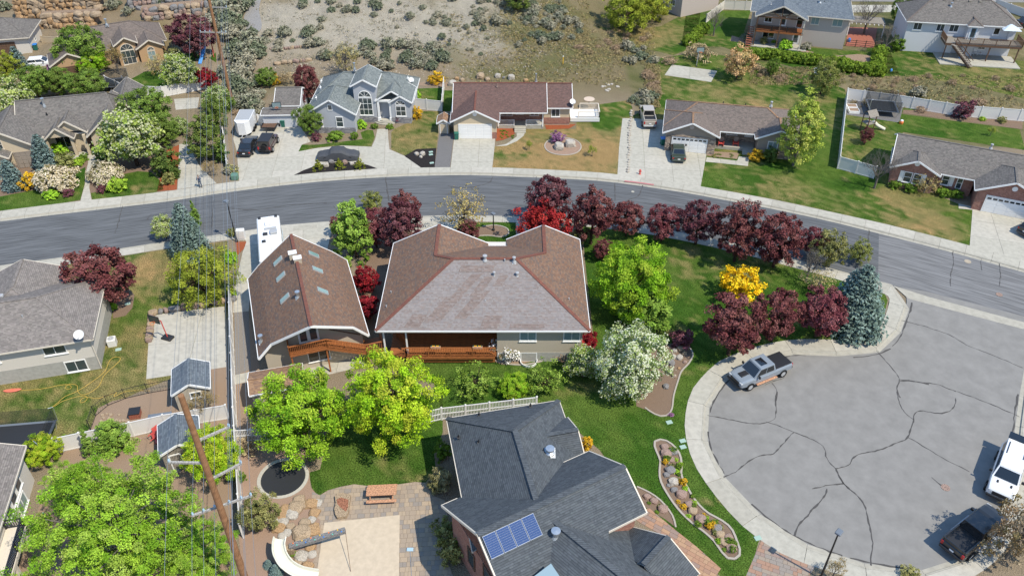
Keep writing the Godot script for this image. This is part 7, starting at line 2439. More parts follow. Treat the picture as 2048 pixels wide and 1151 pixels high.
func small_things() -> void:
	rng.seed=77
	for i in 44:
		var t:=rng.randf()
		var c:=PX("K",[lerpf(250,660,t)+40.0*sin(t*5.0) - 20.0,lerpf(360,980,t)])[0]+Vector2(rng.randf_range(-.9,.9),rng.randf_range(-.5,.5))
		if not Geometry2D.is_point_in_polygon(c,rockery): continue
		put(["bush","limebush","olivebush","golden","bush"][i % 5],"rockery_plant","low leafy ground plant between the boulders of the long rockery","plant",v3(c,.0),Vector3.ONE*rng.randf_range(.16,.34),"low plants in the long rockery")
	bush("lilac","low violet flowers at the lower tip of the boulder bed","K",288,150,17,.5)
	var li:=0
	for e in [["K",320,430,14,"limebush"],["K",315,500,20,"limebush"],["K",335,560,16,"bush"],["K",375,610,18,"limebush"],["K",430,700,20,"limebush"],["K",365,720,22,"golden"],["K",330,690,14,"golden"],["K",395,780,16,"limebush"],["K",560,820,22,"bush"],["K",600,850,16,"olivebush"],["K",680,950,20,"bush"],["K",615,990,16,"bush"],["K",500,820,15,"olivebush"],["K",285,470,12,"bush"],["K",215,720,16,"olivebush"],["K",200,755,14,"bush"],["K",150,700,12,"bush"]]:
		bush(e[4],"%s plant tuft, number %d down the rockery beds" % [{"limebush": "lime green","bush": "dark green","golden": "yellow","olivebush": "olive"}[e[4]],li+1],e[0],e[1],e[2],e[3],.6,"rockery plants")
		li+=1
	li=0
	for i in 16:
		bush("bush","small bedding plant among the red bark by the porch steps","C",rng.randf_range(390,485),rng.randf_range(750,795),6,.7,"bedding plants in red bark")
	for i in 12: bush("olivebush","small bedding plant in the soil bed before the stone house porch","D",rng.randf_range(400,550),rng.randf_range(885,905),7,.8,"bedding plants before the porch")
	var mb:=MB.new()
	for i in 5400:
		var z: Array=[[1500,135,1690,170],[1700,152,2048,215],[1150,50,1310,130],[1290,130,1320,215],[1000,0,1180,90],[880,30,1200,165],[1000,60,1250,170]][i % 7]
		var p:=P(rng.randf_range(z[0],z[2]),rng.randf_range(z[1],z[3]))
		p.y=hill(p.x,p.z)
		var col:=Color(.4,.32,.17).lerp(Color(.2,.22,.07),rng.randf()*rng.randf())*rng.randf_range(.8,1.15)
		for k in 5:
			var d:=rdir(); d.y=0
			leaf_quad(mb,p+d*.18+Vector3(0,.14,0),(d+rdir()*.4+Vector3(0,.4,0)).normalized(),.2,col,.2)
	var s:=setting("wild_grass","dry straw grass tufts in the gullies behind the lawns",mb,M.leaf_dark)
	s.set_meta("kind","stuff")
	mb=MB.new()
	for i in 5200:
		var p:=P(rng.randf_range(500,1160),rng.randf_range(0,165))
		var hh:=hill(p.x,p.z)
		if hh<.15: continue
		p.y=hh+.02
		var r:=.05+.13*rng.randf()*rng.randf()
		var c:=Color(.42,.37,.31)*rng.randf_range(.6,1.35)
		mb.col=c
		mb.box(p,Vector3(r,r*.7,r*1.2),Basis(Vector3(rng.randf(),1,rng.randf()).normalized(),rng.randf()*6.0))
	var sc:=MB.new()
	for i in 2600:
		var p:=P(rng.randf_range(440,1170),rng.randf_range(0,130))
		if hill(p.x,p.z)<.1 or nz.get_noise_2d(p.x*3.0,p.z*3.0)<-.02: continue
		p.y=hill(p.x,p.z)
		var col:=Color(.25,.25,.18).lerp(Color(.34,.29,.19),rng.randf())*rng.randf_range(.7,1.15)
		var r:=rng.randf_range(.1,.32)
		for k in 9: leaf_quad(sc,p+rdir()*r*Vector3(1,.5,1)+Vector3(0,r*.4,0),(rdir()+Vector3.UP).normalized(),.1,col*rng.randf_range(.8,1.2),.5)
	s=setting("scrub","low grey scrub and weeds between the sagebrush on the hill",sc,M.leaf_dark)
	s.set_meta("kind","stuff")
	s=setting("scree","loose stones scattered over the hill face",mb,M.leaf_dark)
	s.set_meta("kind","stuff")
var SPEC:={}
func leaf_quad(mb: MB,p: Vector3,nn: Vector3,s: float,c: Color,asp:=.62) -> void:
	var a:=nn.cross(Vector3(rng.randf() - .5,rng.randf() - .5,rng.randf() - .5))
	if a.length()<.01: a=Vector3.RIGHT
	a=a.normalized()*s
	var b:=nn.cross(a)*asp
	var f:=nn*s*.25
	var n1:=(nn+b.normalized()*-.3).normalized()
	var n2:=(nn+b.normalized()*.3).normalized()
	mb.v.append(p - a); mb.v.append(p+b+f); mb.v.append(p+a)
	mb.v.append(p - a); mb.v.append(p+a); mb.v.append(p - b+f)
	for i in 3:
		mb.n.append(n1); mb.c.append(c); mb.t.append(Vector2.ZERO)
	for i in 3:
		mb.n.append(n2); mb.c.append(c); mb.t.append(Vector2.ZERO)
func rdir() -> Vector3:
	var y:=rng.randf_range(-1,1)
	var a:=rng.randf()*TAU
	var r:=sqrt(1 - y*y)
	return Vector3(cos(a)*r,y,sin(a)*r)
func mixc(cols: Array) -> Color:
	var a: Color=cols[rng.randi() % cols.size()]
	var b: Color=cols[rng.randi() % cols.size()]
	return a.lerp(b,rng.randf())*rng.randf_range(.82,1.2)
func radius_at(shape: int,y: float) -> float:
	match shape:
		1: return sqrt(maxf(.0,1 - y*y))*(1.0 - .28*y)
		2: return clampf((1.0 - y)*.56,.03,1.0)*(1.0 if y>-.85 else .8)
		3: return pow(maxf(.0,1 - pow(absf(y),2.6)),.6)
		4: return sqrt(maxf(.0,1 - y*y))*(1.0+.3*y)
		5: return sqrt(maxf(.0,1 - y*y))
	return sqrt(maxf(.0,1 - y*y))
func grow(key: String,o: Dictionary) -> void:
	var vars:=[]
	for vi in o.get("n",2):
		rng.seed=hash(key)+vi*77
		var R: float=o.R
		var H: float=o.get("ry",1.0)*R
		var hc: float=o.get("hc",1.3*R)
		var shape: int=o.get("shape",0)
		var cl: int=o.get("cl",110)
		var lv: int=o.get("lv",60)
		var ls: float=o.get("ls",.2)
		var cr: float=o.get("cr",.2)*R
		var tint:=Color(rng.randf_range(.88,1.15),rng.randf_range(.92,1.1),rng.randf_range(.88,1.12))
		var cols:=[]
		for q in o.cols: cols.append(q*tint)
		var up: float=o.get("up",.35)
		var crown:=MB.new()
		var lob:=FastNoiseLite.new()
		lob.seed=hash(key) % 999+vi; lob.frequency=.9/R
		var cents:=[]
		for i in cl:
			var y:=1.0 - 2.0*(i+.5)/cl
			if shape==5: y=1.0 - 1.35*(i+.5)/cl
			var an:=i*2.39996+rng.randf_range(-.35,.35)
			var rr:=radius_at(shape,y)
			var k:=1.0 if rng.randf()<.72 else rng.randf_range(.35,.85)
			var p:=Vector3(cos(an)*rr*R,y*H,sin(an)*rr*R)
			var lo: float=1.0+o.get("lobe",.42)*lob.get_noise_3d(p.x*1.4,p.y*1.4,p.z*1.4)*1.6
			p *= k*lo*rng.randf_range(.93,1.05)
			if shape != 2: p *= .9
			var outw:=Vector3(p.x,p.y*.7,p.z).normalized() if p.length()>.01 else Vector3.UP
			cents.append(p)
			var cc:=mixc(cols)
			var rad:=cr*rng.randf_range(.7,1.25)
			if shape==2: rad *= clampf(rr*1.6,.3,1.0)
			var m:=int(lv*rng.randf_range(.7,1.3))
			for q in m:
				var d:=rdir()
				d.y *= o.get("flat",.75)
				var lp:=p+d*rad*pow(rng.randf(),.45)
				var nn:=(outw*.8+rdir()*.95+Vector3.UP*up).normalized()
				leaf_quad(crown,lp+Vector3(0,hc,0),nn,ls*rng.randf_range(.6,1.3),cc*rng.randf_range(.78,1.22),o.get("asp",.62))
			if o.has("fl"):
				for q in int(m*o.flr):
					var lp:=p+rdir()*rad*1.05
					leaf_quad(crown,lp+Vector3(0,hc,0),(outw+rdir()*.8+Vector3.UP*.4).normalized(),ls*.75,mixc(o.fl),.9)
		var wood:=MB.new()
		if o.get("trunk",true):
			var tr: float=o.get("tr",.055)*R
			var top:=Vector3(rng.randf_range(-.1,.1)*R,hc+H*.35,rng.randf_range(-.1,.1)*R)
			var base:=hc - H*.75
			var f1:=Vector3(rng.randf_range(-.05,.05)*R,maxf(base,.2),rng.randf_range(-.05,.05)*R)
			wood.tube([Vector3.ZERO,f1*Vector3(.5,.5,.5),f1,f1.lerp(top,.5),top],[tr*1.35,tr*1.05,tr,tr*.6,tr*.15],7)
			for i in o.get("limbs",12):
				var t:=rng.randf_range(.0,.7)
				var s:=f1.lerp(top,t)
				var e: Vector3=cents[rng.randi() % cents.size()]*.9+Vector3(0,hc,0)
				var md:=s.lerp(e,.5)+Vector3(0,.08*R,0)+rdir()*.06*R
				wood.tube([s,md,e],[tr*.5*(1 - t*.5),tr*.3,tr*.08],5,false)
				for j in o.get("twigs",1):
					var e2: Vector3=cents[rng.randi() % cents.size()]+Vector3(0,hc,0)
					if e2.distance_to(md)<R*.9: wood.tube([md,md.lerp(e2,.5)+rdir()*.05*R,e2],[tr*.22,tr*.13,tr*.05],4,false)
		vars.append([crown.mesh(),wood.mesh() if wood.v.size() else null])
	SPEC[key]={"R": o.R,"hc": o.get("hc",1.3*o.R),"v": vars,"lm": M[o.get("lm","leaf")],"wm": M[o.get("wm","bark")]}
func grow_spruce(key: String,R: float,H: float,cols: Array,levels:=26,dens:=1.0,droop:=.25) -> void:
	var vars:=[]
	for vi in 2:
		rng.seed=hash(key)+vi*31
		var c:=MB.new()
		for i in levels:
			var t:=(i+rng.randf()*.6)/levels
			var y:=H*(.03+.97*t)
			var r:=R*pow(1.0 - t,.6)*rng.randf_range(.88,1.1)+.1
			if t<.08: r *= .9
			var m:=int(maxf(5.0,TAU*r/.5*dens))
			for j in m:
				var an:=TAU*(j+rng.randf()*.7)/m
				var rr:=r*rng.randf_range(.8,1.08)
				var d:=Vector3(cos(an),0,sin(an))
				var cc:=mixc(cols)
				var steps:=maxi(2,int(rr/.32))
				for s in range(int(steps*.35),steps+1):
					var f:=float(s)/steps
					var p:=d*rr*f+Vector3(0,y - droop*rr*f*f+.12*f,0)
					var wd:=.3*(1.15 - f)+.1
					for q in 4:
						var o:=d.cross(Vector3.UP)*rng.randf_range(-wd,wd)+Vector3(0,rng.randf_range(-.06,.1),0)
						var nn:=(Vector3.UP+d*rng.randf_range(-.2,.9)+rdir()*.55).normalized()
						leaf_quad(c,p+o,nn,.17*rng.randf_range(.8,1.3),cc*rng.randf_range(.7,1.2)*(1.25 if f>.9 else 1.0),.42)
		var w:=MB.new()
		w.tube([Vector3.ZERO,Vector3(0,H*.5,0),Vector3(0,H,0)],[R*.07,R*.045,.02],7)
		vars.append([c.mesh(),w.mesh()])
	SPEC[key]={"R": R,"hc": H*.45,"v": vars,"lm": M.leaf_dark,"wm": M.bark}
func branch(mb: MB,p: Vector3,d: Vector3,l: float,r: float,depth: int,tips: Array) -> void:
	var e:=p+d*l
	var mid:=p.lerp(e,.5)+rdir()*l*.07
	mb.tube([p,mid,e],[r,r*.8,r*.6],5 if depth>2 else 3,false)
	if depth==0:
		tips.append(e); return
	var k:=3 if depth>1 else 3
	for i in k:
		var nd:=(d+rdir()*.75+Vector3.UP*.12).normalized()
		branch(mb,p.lerp(e,rng.randf_range(.55,1.0)),nd,l*rng.randf_range(.55,.82),r*.55,depth - 1,tips)
func grow_bare(key: String,R: float,H: float,cols: Array,depth:=4,leaves:=0,wm:="bark_grey") -> void:
	var vars:=[]
	for vi in 2:
		rng.seed=hash(key)+vi*13
		var w:=MB.new()
		var tips:=[]
		var tr:=H*.022
		w.tube([Vector3.ZERO,Vector3(.02,H*.3,0)],[tr*1.3,tr],6)
		for i in 5:
			var an:=TAU*(i+rng.randf())/5
			branch(w,Vector3(.02,H*rng.randf_range(.2,.38),0),Vector3(cos(an)*.62,.8,sin(an)*.62).normalized(),H*.26,tr*.6,depth - 1,tips)
		branch(w,Vector3(.02,H*.3,0),Vector3.UP,H*.3,tr*.8,depth - 1,tips)
		var c:=MB.new()
		for e in tips:
			for i in leaves: leaf_quad(c,e+rdir()*.22,(rdir()+Vector3.UP*.5).normalized(),.085*rng.randf_range(.7,1.3),mixc(cols))
		if leaves==0:
			for e in tips:
				w.tube([e,e+(rdir()*.6+Vector3.UP).normalized()*H*.05],[.012,.006],3,false)
		vars.append([c.mesh() if leaves>0 else null,w.mesh()])
	SPEC[key]={"R": R,"hc": H*.6,"v": vars,"lm": M.leaf,"wm": M[wm]}
var plant_n:=0
func plant(kind: String,called: String,label: String,category: String,k: String,u: float,v: float,rpx: float,sy:=1.0,group:="") -> Node3D:
	var S: Dictionary=SPEC[kind]
	var f: Array=FR[k]
	var uu: float=f[0]+u/f[2]
	var vv: float=f[1]+v/f[2]
	var r: float=rpx/f[2]
	var p:=P(uu,vv)
	var sc:=1.0
	for i in 4:
		sc=r/ppm(p+Vector3(0,S.hc*sc*sy,0))/S.R
		p=P(uu,vv,S.hc*sc*sy)
	p.y=hill(p.x,p.z)
	return put(kind,called,label,category,p,Vector3(sc,sc*sy,sc),group)
func put(kind: String,called: String,label: String,category: String,p: Vector3,sc: Vector3,group:="") -> Node3D:
	var S: Dictionary=SPEC[kind]
	var vr: Array=S.v[plant_n % S.v.size()]
	var solo: bool=vr[0]==null or vr[1]==null
	var o: Node3D
	if solo: o=single(called,vr[0] if vr[0] else vr[1],S.lm if vr[0] else S.wm,label,category,group,p)
	else:
		o=thing(called,label,category,group,p)
		part(o,"trunk",vr[1],S.wm)
		part(o,"crown",vr[0],S.lm)
	o.rotation.y=plant_n*2.1
	o.scale=sc*Vector3(1.0+.06*sin(plant_n*2.7),1.0+.07*sin(plant_n*1.3),1.0+.06*cos(plant_n*3.1))
	plant_n+=1
	return o
func species() -> void:
	var C:=func(r: float,g: float,b: float) -> Color: return Color(r,g,b)
	grow("maple",{"R": 3.8,"ry": .95,"hc": 4.6,"cl": 230,"lv": 145,"ls": .092,"cr": .15,"cols": [C.call(.25,.4,.02),C.call(.33,.48,.03),C.call(.15,.29,.012),C.call(.39,.45,.04)],"limbs": 16,"n": 2})
	grow("maple_y",{"R": 3.8,"ry": .95,"hc": 4.6,"cl": 220,"lv": 140,"ls": .092,"cr": .15,"cols": [C.call(.36,.47,.02),C.call(.44,.52,.03),C.call(.22,.36,.015),C.call(.46,.44,.04)],"limbs": 16,"n": 1})
	grow("poplar",{"R": 2.4,"ry": 1.9,"hc": 5.6,"shape": 1,"cl": 170,"lv": 70,"ls": .12,"cr": .2,"cols": [C.call(.32,.43,.07),C.call(.24,.35,.05),C.call(.4,.47,.11)],"limbs": 22,"wm": "bark_grey","n": 1})
	grow("lime",{"lobe": .6,"R": 6.6,"ry": .75,"hc": 6.4,"cl": 470,"lv": 150,"ls": .088,"cr": .095,"cols": [C.call(.2,.4,.025),C.call(.27,.48,.04),C.call(.13,.3,.016),C.call(.31,.47,.07)],"limbs": 24,"twigs": 2,"wm": "bark_grey","n": 1})
	grow("plum",{"lobe": .26,"R": 2.2,"ry": 1.0,"hc": 3.1,"shape": 0,"cl": 130,"lv": 95,"ls": .095,"cr": .18,"cols": [C.call(.15,.05,.056),C.call(.195,.078,.08),C.call(.1,.032,.038),C.call(.22,.1,.096)],"lm": "leaf_dark","n": 4})
	grow("redmaple",{"R": 2.2,"ry": .75,"hc": 2.6,"shape": 4,"cl": 110,"lv": 75,"ls": .1,"cr": .18,"cols": [C.call(.36,.03,.032),C.call(.46,.045,.04),C.call(.25,.02,.024)],"lm": "leaf_dark","n": 1})
	grow("crimson",{"R": 1.6,"ry": 1.0,"hc": 2.0,"cl": 70,"lv": 55,"ls": .12,"cr": .24,"cols": [C.call(.247,.0182,.0286),C.call(.351,.0286,.039),C.call(.156,.013,.0234)],"lm": "leaf_dark","n": 2})
	grow("blossom",{"R": 3.4,"ry": 1.05,"hc": 4.0,"cl": 190,"lv": 45,"ls": .12,"cr": .15,"cols": [C.call(.27,.392,.121),C.call(.351,.459,.176),C.call(.189,.297,.081)],"fl": [C.call(.58,.61,.46),C.call(.5,.53,.37)],"flr": .75,"n": 2})
	grow("paleblossom",{"R": 2.6,"ry": .9,"hc": 3.2,"cl": 100,"lv": 44,"ls": .16,"cr": .2,"cols": [C.call(.285,.39,.075),C.call(.375,.45,.135),C.call(.21,.3,.06)],"fl": [C.call(.42,.43,.27),C.call(.36,.39,.22)],"flr": .5,"n": 2})
	grow("creambush",{"R": 1.7,"ry": .62,"hc": .75,"shape": 5,"cl": 75,"lv": 32,"ls": .12,"cr": .2,"trunk": false,"cols": [C.call(.22,.209,.088),C.call(.44,.374,.242)],"fl": [C.call(.64,.56,.42),C.call(.54,.46,.34)],"flr": 1.3,"n": 2})
	grow("whitebush",{"R": 1.5,"ry": .8,"hc": 1.1,"cl": 60,"lv": 14,"ls": .12,"cr": .22,"cols": [C.call(.3,.24,.1),C.call(.18,.2,.05)],"fl": [C.call(.78,.76,.74),C.call(.7,.66,.66)],"flr": 2.0,"tr": .03,"n": 1})
	grow("green",{"R": 3.0,"ry": .9,"hc": 3.5,"cl": 150,"lv": 90,"ls": .11,"cr": .17,"cols": [C.call(.17,.235,.045),C.call(.225,.285,.06),C.call(.115,.165,.03)],"n": 2})
	grow("olive",{"R": 2.6,"ry": .95,"hc": 3.1,"cl": 120,"lv": 70,"ls": .11,"cr": .18,"cols": [C.call(.225,.247,.075),C.call(.3,.315,.105),C.call(.15,.18,.0525)],"n": 2})
	grow("willow",{"R": 4.0,"ry": .75,"hc": 3.6,"cl": 200,"lv": 62,"ls": .115,"cr": .14,"lobe": .5,"cols": [C.call(.235,.275,.03),C.call(.3,.33,.045),C.call(.16,.2,.022)],"limbs": 26,"twigs": 2,"n": 2})
	grow("fruit",{"R": 1.9,"ry": .85,"hc": 1.9,"shape": 4,"cl": 70,"lv": 24,"ls": .115,"cr": .22,"cols": [C.call(.23,.29,.045),C.call(.3,.34,.07),C.call(.16,.21,.03)],"limbs": 18,"twigs": 2,"n": 2})
	grow("yellow",{"R": 1.9,"ry": .75,"hc": 1.7,"shape": 4,"cl": 85,"lv": 46,"ls": .12,"cr": .2,"cols": [C.call(.8,.58,.012),C.call(.7,.48,.01),C.call(.84,.66,.03)],"tr": .03,"n": 1})
	grow("tan",{"R": 2.4,"ry": .9,"hc": 3.0,"cl": 95,"lv": 16,"ls": .11,"cr": .2,"cols": [C.call(.4,.28,.12),C.call(.31,.235,.09),C.call(.45,.35,.17)],"limbs": 22,"twigs": 2,"wm": "bark_grey","n": 2})
	grow("peach",{"R": 2.4,"ry": .95,"hc": 2.9,"cl": 100,"lv": 42,"ls": .14,"cr": .2,"cols": [C.call(.63,.375,.21),C.call(.51,.3,.15),C.call(.45,.315,.15)],"n": 1})
	grow("brown",{"R": 2.4,"ry": 1.1,"hc": 3.2,"cl": 100,"lv": 34,"ls": .11,"cr": .18,"cols": [C.call(.24,.155,.085),C.call(.31,.21,.12),C.call(.22,.17,.07),C.call(.34,.27,.18)],"limbs": 22,"twigs": 2,"wm": "bark_grey","n": 1})
	grow("golden",{"R": 1.0,"ry": .9,"hc": .8,"cl": 45,"lv": 55,"ls": .09,"cr": .25,"trunk": false,"cols": [C.call(.54,.375,.03),C.call(.63,.48,.03),C.call(.36,.3,.03)],"n": 1})
	grow("bush",{"R": 1.0,"ry": .85,"hc": .7,"cl": 50,"lv": 50,"ls": .1,"cr": .26,"trunk": false,"cols": [C.call(.128,.225,.03),C.call(.18,.3,.045),C.call(.09,.15,.024)],"n": 2})
	grow("limebush",{"R": 1.0,"ry": .85,"hc": .7,"cl": 50,"lv": 50,"ls": .11,"cr": .26,"trunk": false,"cols": [C.call(.345,.495,.045),C.call(.45,.57,.06),C.call(.225,.36,.03)],"n": 2})
	grow("olivebush",{"R": 1.0,"ry": .85,"hc": .7,"cl": 45,"lv": 40,"ls": .1,"cr": .28,"trunk": false,"cols": [C.call(.24,.27,.075),C.call(.33,.345,.12),C.call(.165,.195,.0525)],"n": 2})
	grow("plumbush",{"R": 1.0,"ry": .85,"hc": .75,"cl": 40,"lv": 42,"ls": .1,"cr": .28,"trunk": false,"cols": [C.call(.13,.0455,.0585),C.call(.195,.078,.0975),C.call(.091,.0325,.039)],"lm": "leaf_dark","n": 1})
	grow("lilac",{"R": 1.0,"ry": .7,"hc": .95,"cl": 45,"lv": 44,"ls": .09,"cr": .28,"cols": [C.call(.36,.144,.36),C.call(.264,.096,.264),C.call(.456,.216,.432)],"n": 1})
	grow("cone",{"R": .75,"ry": 1.25,"hc": .95,"shape": 2,"cl": 50,"lv": 46,"ls": .075,"cr": .3,"trunk": false,"cols": [C.call(.21,.27,.03),C.call(.27,.315,.045),C.call(.15,.195,.024)],"n": 1})
	grow("juniper",{"R": 1.4,"ry": 1.1,"hc": 1.5,"cl": 65,"lv": 56,"ls": .11,"cr": .24,"trunk": false,"cols": [C.call(.0975,.143,.03),C.call(.135,.18,.045),C.call(.0675,.105,.024)],"up": .7,"lm": "leaf_dark","n": 2})
	grow("cypress",{"R": 2.0,"ry": 1.5,"hc": 3.2,"shape": 1,"cl": 130,"lv": 58,"ls": .13,"cr": .22,"cols": [C.call(.22,.3,.05),C.call(.29,.36,.07),C.call(.14,.2,.03)],"up": .7,"n": 2})
	grow("column",{"R": .8,"ry": 3.0,"hc": 2.4,"shape": 2,"cl": 55,"lv": 42,"ls": .11,"cr": .4,"trunk": false,"cols": [C.call(.135,.21,.0375),C.call(.195,.27,.0525)],"up": .8,"lm": "leaf_dark","n": 1})
	grow("pine",{"R": 2.6,"ry": 1.35,"hc": 3.7,"shape": 1,"cl": 120,"lv": 55,"ls": .14,"cr": .2,"cols": [C.call(.128,.173,.0375),C.call(.18,.217,.0525),C.call(.09,.128,.03)],"up": .6,"lm": "leaf_dark","n": 2})
	grow("sage",{"R": .9,"ry": .72,"hc": .5,"shape": 5,"cl": 36,"lv": 24,"ls": .12,"cr": .3,"trunk": false,"cols": [C.call(.235,.24,.175),C.call(.3,.3,.225),C.call(.165,.178,.118)],"lm": "leaf_dark","n": 3})
	grow("drybush",{"R": .9,"ry": .72,"hc": .5,"shape": 5,"cl": 36,"lv": 22,"ls": .12,"cr": .3,"trunk": false,"cols": [C.call(.375,.3,.2),C.call(.3,.237,.163),C.call(.45,.375,.25)],"lm": "leaf_dark","asp": .25,"n": 2})
	grow("fountain",{"R": 1.0,"ry": 1.2,"hc": 1.0,"cl": 40,"lv": 46,"ls": .2,"cr": .25,"trunk": false,"cols": [C.call(.48,.42,.264),C.call(.384,.336,.204),C.call(.264,.24,.12)],"asp": .12,"n": 1})
	grow("hedge",{"R": 1.1,"ry": .75,"hc": .75,"shape": 3,"cl": 80,"lv": 60,"ls": .1,"cr": .26,"lobe": .12,"trunk": false,"cols": [C.call(.17,.26,.03),C.call(.24,.33,.035),C.call(.11,.17,.02)],"n": 2})
	grow_spruce("spruce",2.9,7.6,[C.call(.13,.185,.16),C.call(.175,.235,.205),C.call(.09,.135,.115)],30)
	grow_spruce("spruce_small",1.7,4.4,[C.call(.12,.175,.165),C.call(.165,.225,.215),C.call(.085,.13,.12)],20)
	grow_bare("bare",2.2,5.0,[],5,0)
	grow_bare("bare_tan",2.2,5.0,[C.call(.34,.24,.09),C.call(.26,.2,.08)],4,7)
	grow_bare("sapling",1.0,2.4,[C.call(.22,.27,.03),C.call(.28,.32,.05)],3,9)
	rng.seed=99
func trees() -> void:
	species()
	var T:=func(kind: String,called: String,label: String,k: String,u: float,v: float,r: float,sy:=1.0,group:="") -> void: plant(kind,called,label,"tree",k,u,v,r,sy,group)
	T.call("maple","maple_tree","round lime green maple nearest the white picket fence corner by the sunken trampoline","X",600,822,93)
	T.call("maple_y","maple_tree","yellow green maple between the lime maple and the dark roofed house","X",782,800,100)
	T.call("maple","maple_tree","bright lime maple beside the right wall of the brown house","X",1264,556,76,1.12)
	T.call("cypress","cypress_tree","olive green conifer in front of the bright lime maple","X",1292,612,45,.8)
	T.call("blossom","blossom_tree","large white blossom tree by the boulder bed","X",1262,716,74,1.1)
	T.call("paleblossom","blossom_tree","smaller white blossom tree against the brown house corner","X",1168,722,36)
	var plums:=[[1098,402,43,.95,"plum tree partly behind the bright red maple"],[1186,428,42,1.15,"big plum tree right of the red maple, first of the street row"],[1256,432,31,1.0,"small plum tree, second of the street row right of the red maple"],[1328,440,33,1.0,"plum tree, third of the street row right of the red maple"],[1399,442,37,1.0,"plum tree, fourth of the street row right of the red maple"],[1481,462,49,1.0,"wide plum tree, fifth of the street row right of the red maple"],[1560,477,44,1.05,"plum tree, sixth of the street row right of the red maple"],[1629,477,26,1.0,"smallest plum tree at the right end of the street row"]]
	for q in plums: T.call("plum","plum_tree","dark purple "+q[4],"X",q[0],q[1],q[2]*1.1,q[3],"purple plum trees along the near sidewalk")
	T.call("redmaple","japanese_maple","bright red spreading maple behind the right gable of the brown house","X",1088,442,51)
	for q in [[1470,648,62,.98,"widest purple plum tree left of the cul-de-sac, nearest the grey pickup"],[1557,628,47,1.1,"middle purple plum tree of the three above the cul-de-sac"],[1646,622,49,1.0,"purple plum tree touching the big blue spruce"]]:
		T.call("plum","plum_tree",q[4],"X",q[0],q[1],q[2],q[3],"three plum trees above the cul-de-sac")
	T.call("spruce","spruce_tree","big blue spruce at the corner of street and cul-de-sac","X",1719,596,70,.92)
	T.call("yellow","forsythia","yellow flowering forsythia on the lawn","X",1482,566,43)
	T.call("bare","bare_tree","grey leafless tree between the yellow bush and the blue spruce","X",1622,528,34)
	T.call("olive","shrub_tree","pale olive tree behind the grey leafless tree","X",1662,497,34,1.1)
	T.call("olive","shrub_tree","pale olive tree behind the top of the blue spruce","X",1722,500,24)
	T.call("tan","shrub_tree","thin tan shrub between plum trees and leafless tree","X",1640,560,34,.7)
	T.call("plum","plum_tree","small plum tree in the shade left of the bright lime maple","X",1207,498,20)
	T.call("cypress","cypress_tree","tall green conifer between garage and brown house","X",706,462,41,1.0)
	T.call("olive","shrub_tree","yellow green tree top behind the tall conifer","X",742,402,20)
	T.call("green","shrub_tree","lime twig tree among the plum trees left of the brown house","X",796,418,15,1.1)
	T.call("plum","plum_tree","plum tree left of the tall conifer behind the garage","X",684,446,24,.9)
	T.call("plum","plum_tree","purple plum tree right of the tall conifer","X",748,452,34,1.1)
	T.call("plum","plum_tree","wide purple plum tree behind the left gable of the brown house","X",802,452,46,1.0)
	T.call("plum","plum_tree","upper purple plum tree beside the street left of the brown house","X",808,416,32,1.0)
	T.call("crimson","japanese_maple","upper crimson maple in the gap between garage and brown house","X",730,556,26,1.0)
	T.call("crimson","japanese_maple","lower crimson maple in the gap between garage and brown house","X",731,610,24,1.15)
	T.call("tan","young_tree","orange tinted sparse tree in front of the brown house","X",927,416,47)
	T.call("plum","plum_tree","small dark plum beside the orange tinted tree","X",936,464,22)
	T.call("crimson","japanese_maple","crimson maple at the right corner of the brown house","X",1172,682,24,.9)
	for q in [["fruit",950,762,42,"sparse olive fruit tree, left of the three behind the picket fence"],["maple",1028,768,31,"lime green fruit tree, middle of the three behind the picket fence"],["fruit",1088,756,38,"sparse olive fruit tree, right of the three behind the picket fence"]]:
		T.call(q[0],"fruit_tree",q[4],"X",q[1],q[2],q[3],.8,"fruit trees behind the picket fence")
	T.call("plum","plum_tree","wide purple plum tree beside the left grey roof","X",199,552,66,.85)
	T.call("spruce","spruce_tree","blue spruce beside the power lines above the left yard","X",371,466,42,1.15)
	T.call("column","cypress_tree","narrow dark cypress beside the left blue spruce","X",387,424,11)
	T.call("paleblossom","blossom_tree","pale blossom tree left of the blue spruce","X",325,452,22,1.1)
	T.call("willow","willow_tree","sprawling yellow green tree under the power lines","X",402,552,72)
	T.call("lime","birch_tree","huge lime green tree filling the bottom left corner","X",228,1062,166,.95)
	T.call("lime","birch_tree","lime tree behind the huge bottom left one, near the shed","X",150,966,62)
	T.call("lime","birch_tree","lime tree at the bottom edge beside the pole","X",392,1108,80)
	T.call("maple_y","maple_tree","small yellow green maple behind the near power pole","X",422,905,58,1.1)
	T.call("maple","maple_tree","rounded lime shrub tree at the cream house corner","X",84,900,36,.75)
	T.call("column","cypress_tree","dark narrow cypress against the white fence","X",174,886,15,.9)
	T.call("cypress","weeping_cedar","weeping green cedar beside the white fence","X",222,872,32,.75)
	T.call("bare_tan","young_tree","thin tan leaved tree in front of the upper shed","X",406,800,32,1.1)
	T.call("olive","olive_tree","dusty olive green tree beside the rock garden","X",518,1022,40,1.1)
	T.call("brown","young_tree","brown leaved tree leaning over the black pickup at bottom right","X",2046,1062,62,1.15)
	T.call("bare_tan","young_tree","small tan tree at the foot of the bottom street lamp","X",1672,1138,26)
	T.call("plum","plum_tree","tall dark plum left of the blue grey house","X",611,160,27,1.3)
	T.call("plum","plum_tree","lower plum in front of the tall dark plum","X",593,195,18,1.0)
	T.call("green","shade_tree","light green tree at the blue grey garage corner","X",617,236,28,1.1)
	T.call("tan","shrub_tree","tan brown tree behind the blue grey house","X",690,115,28,1.0)
	T.call("green","shrub_tree","lime shrub tree above the grey shed","X",530,153,22,.8)
	T.call("poplar","poplar_tree","tall lime poplar right of the stone garage house","X",1606,248,38,1.1)
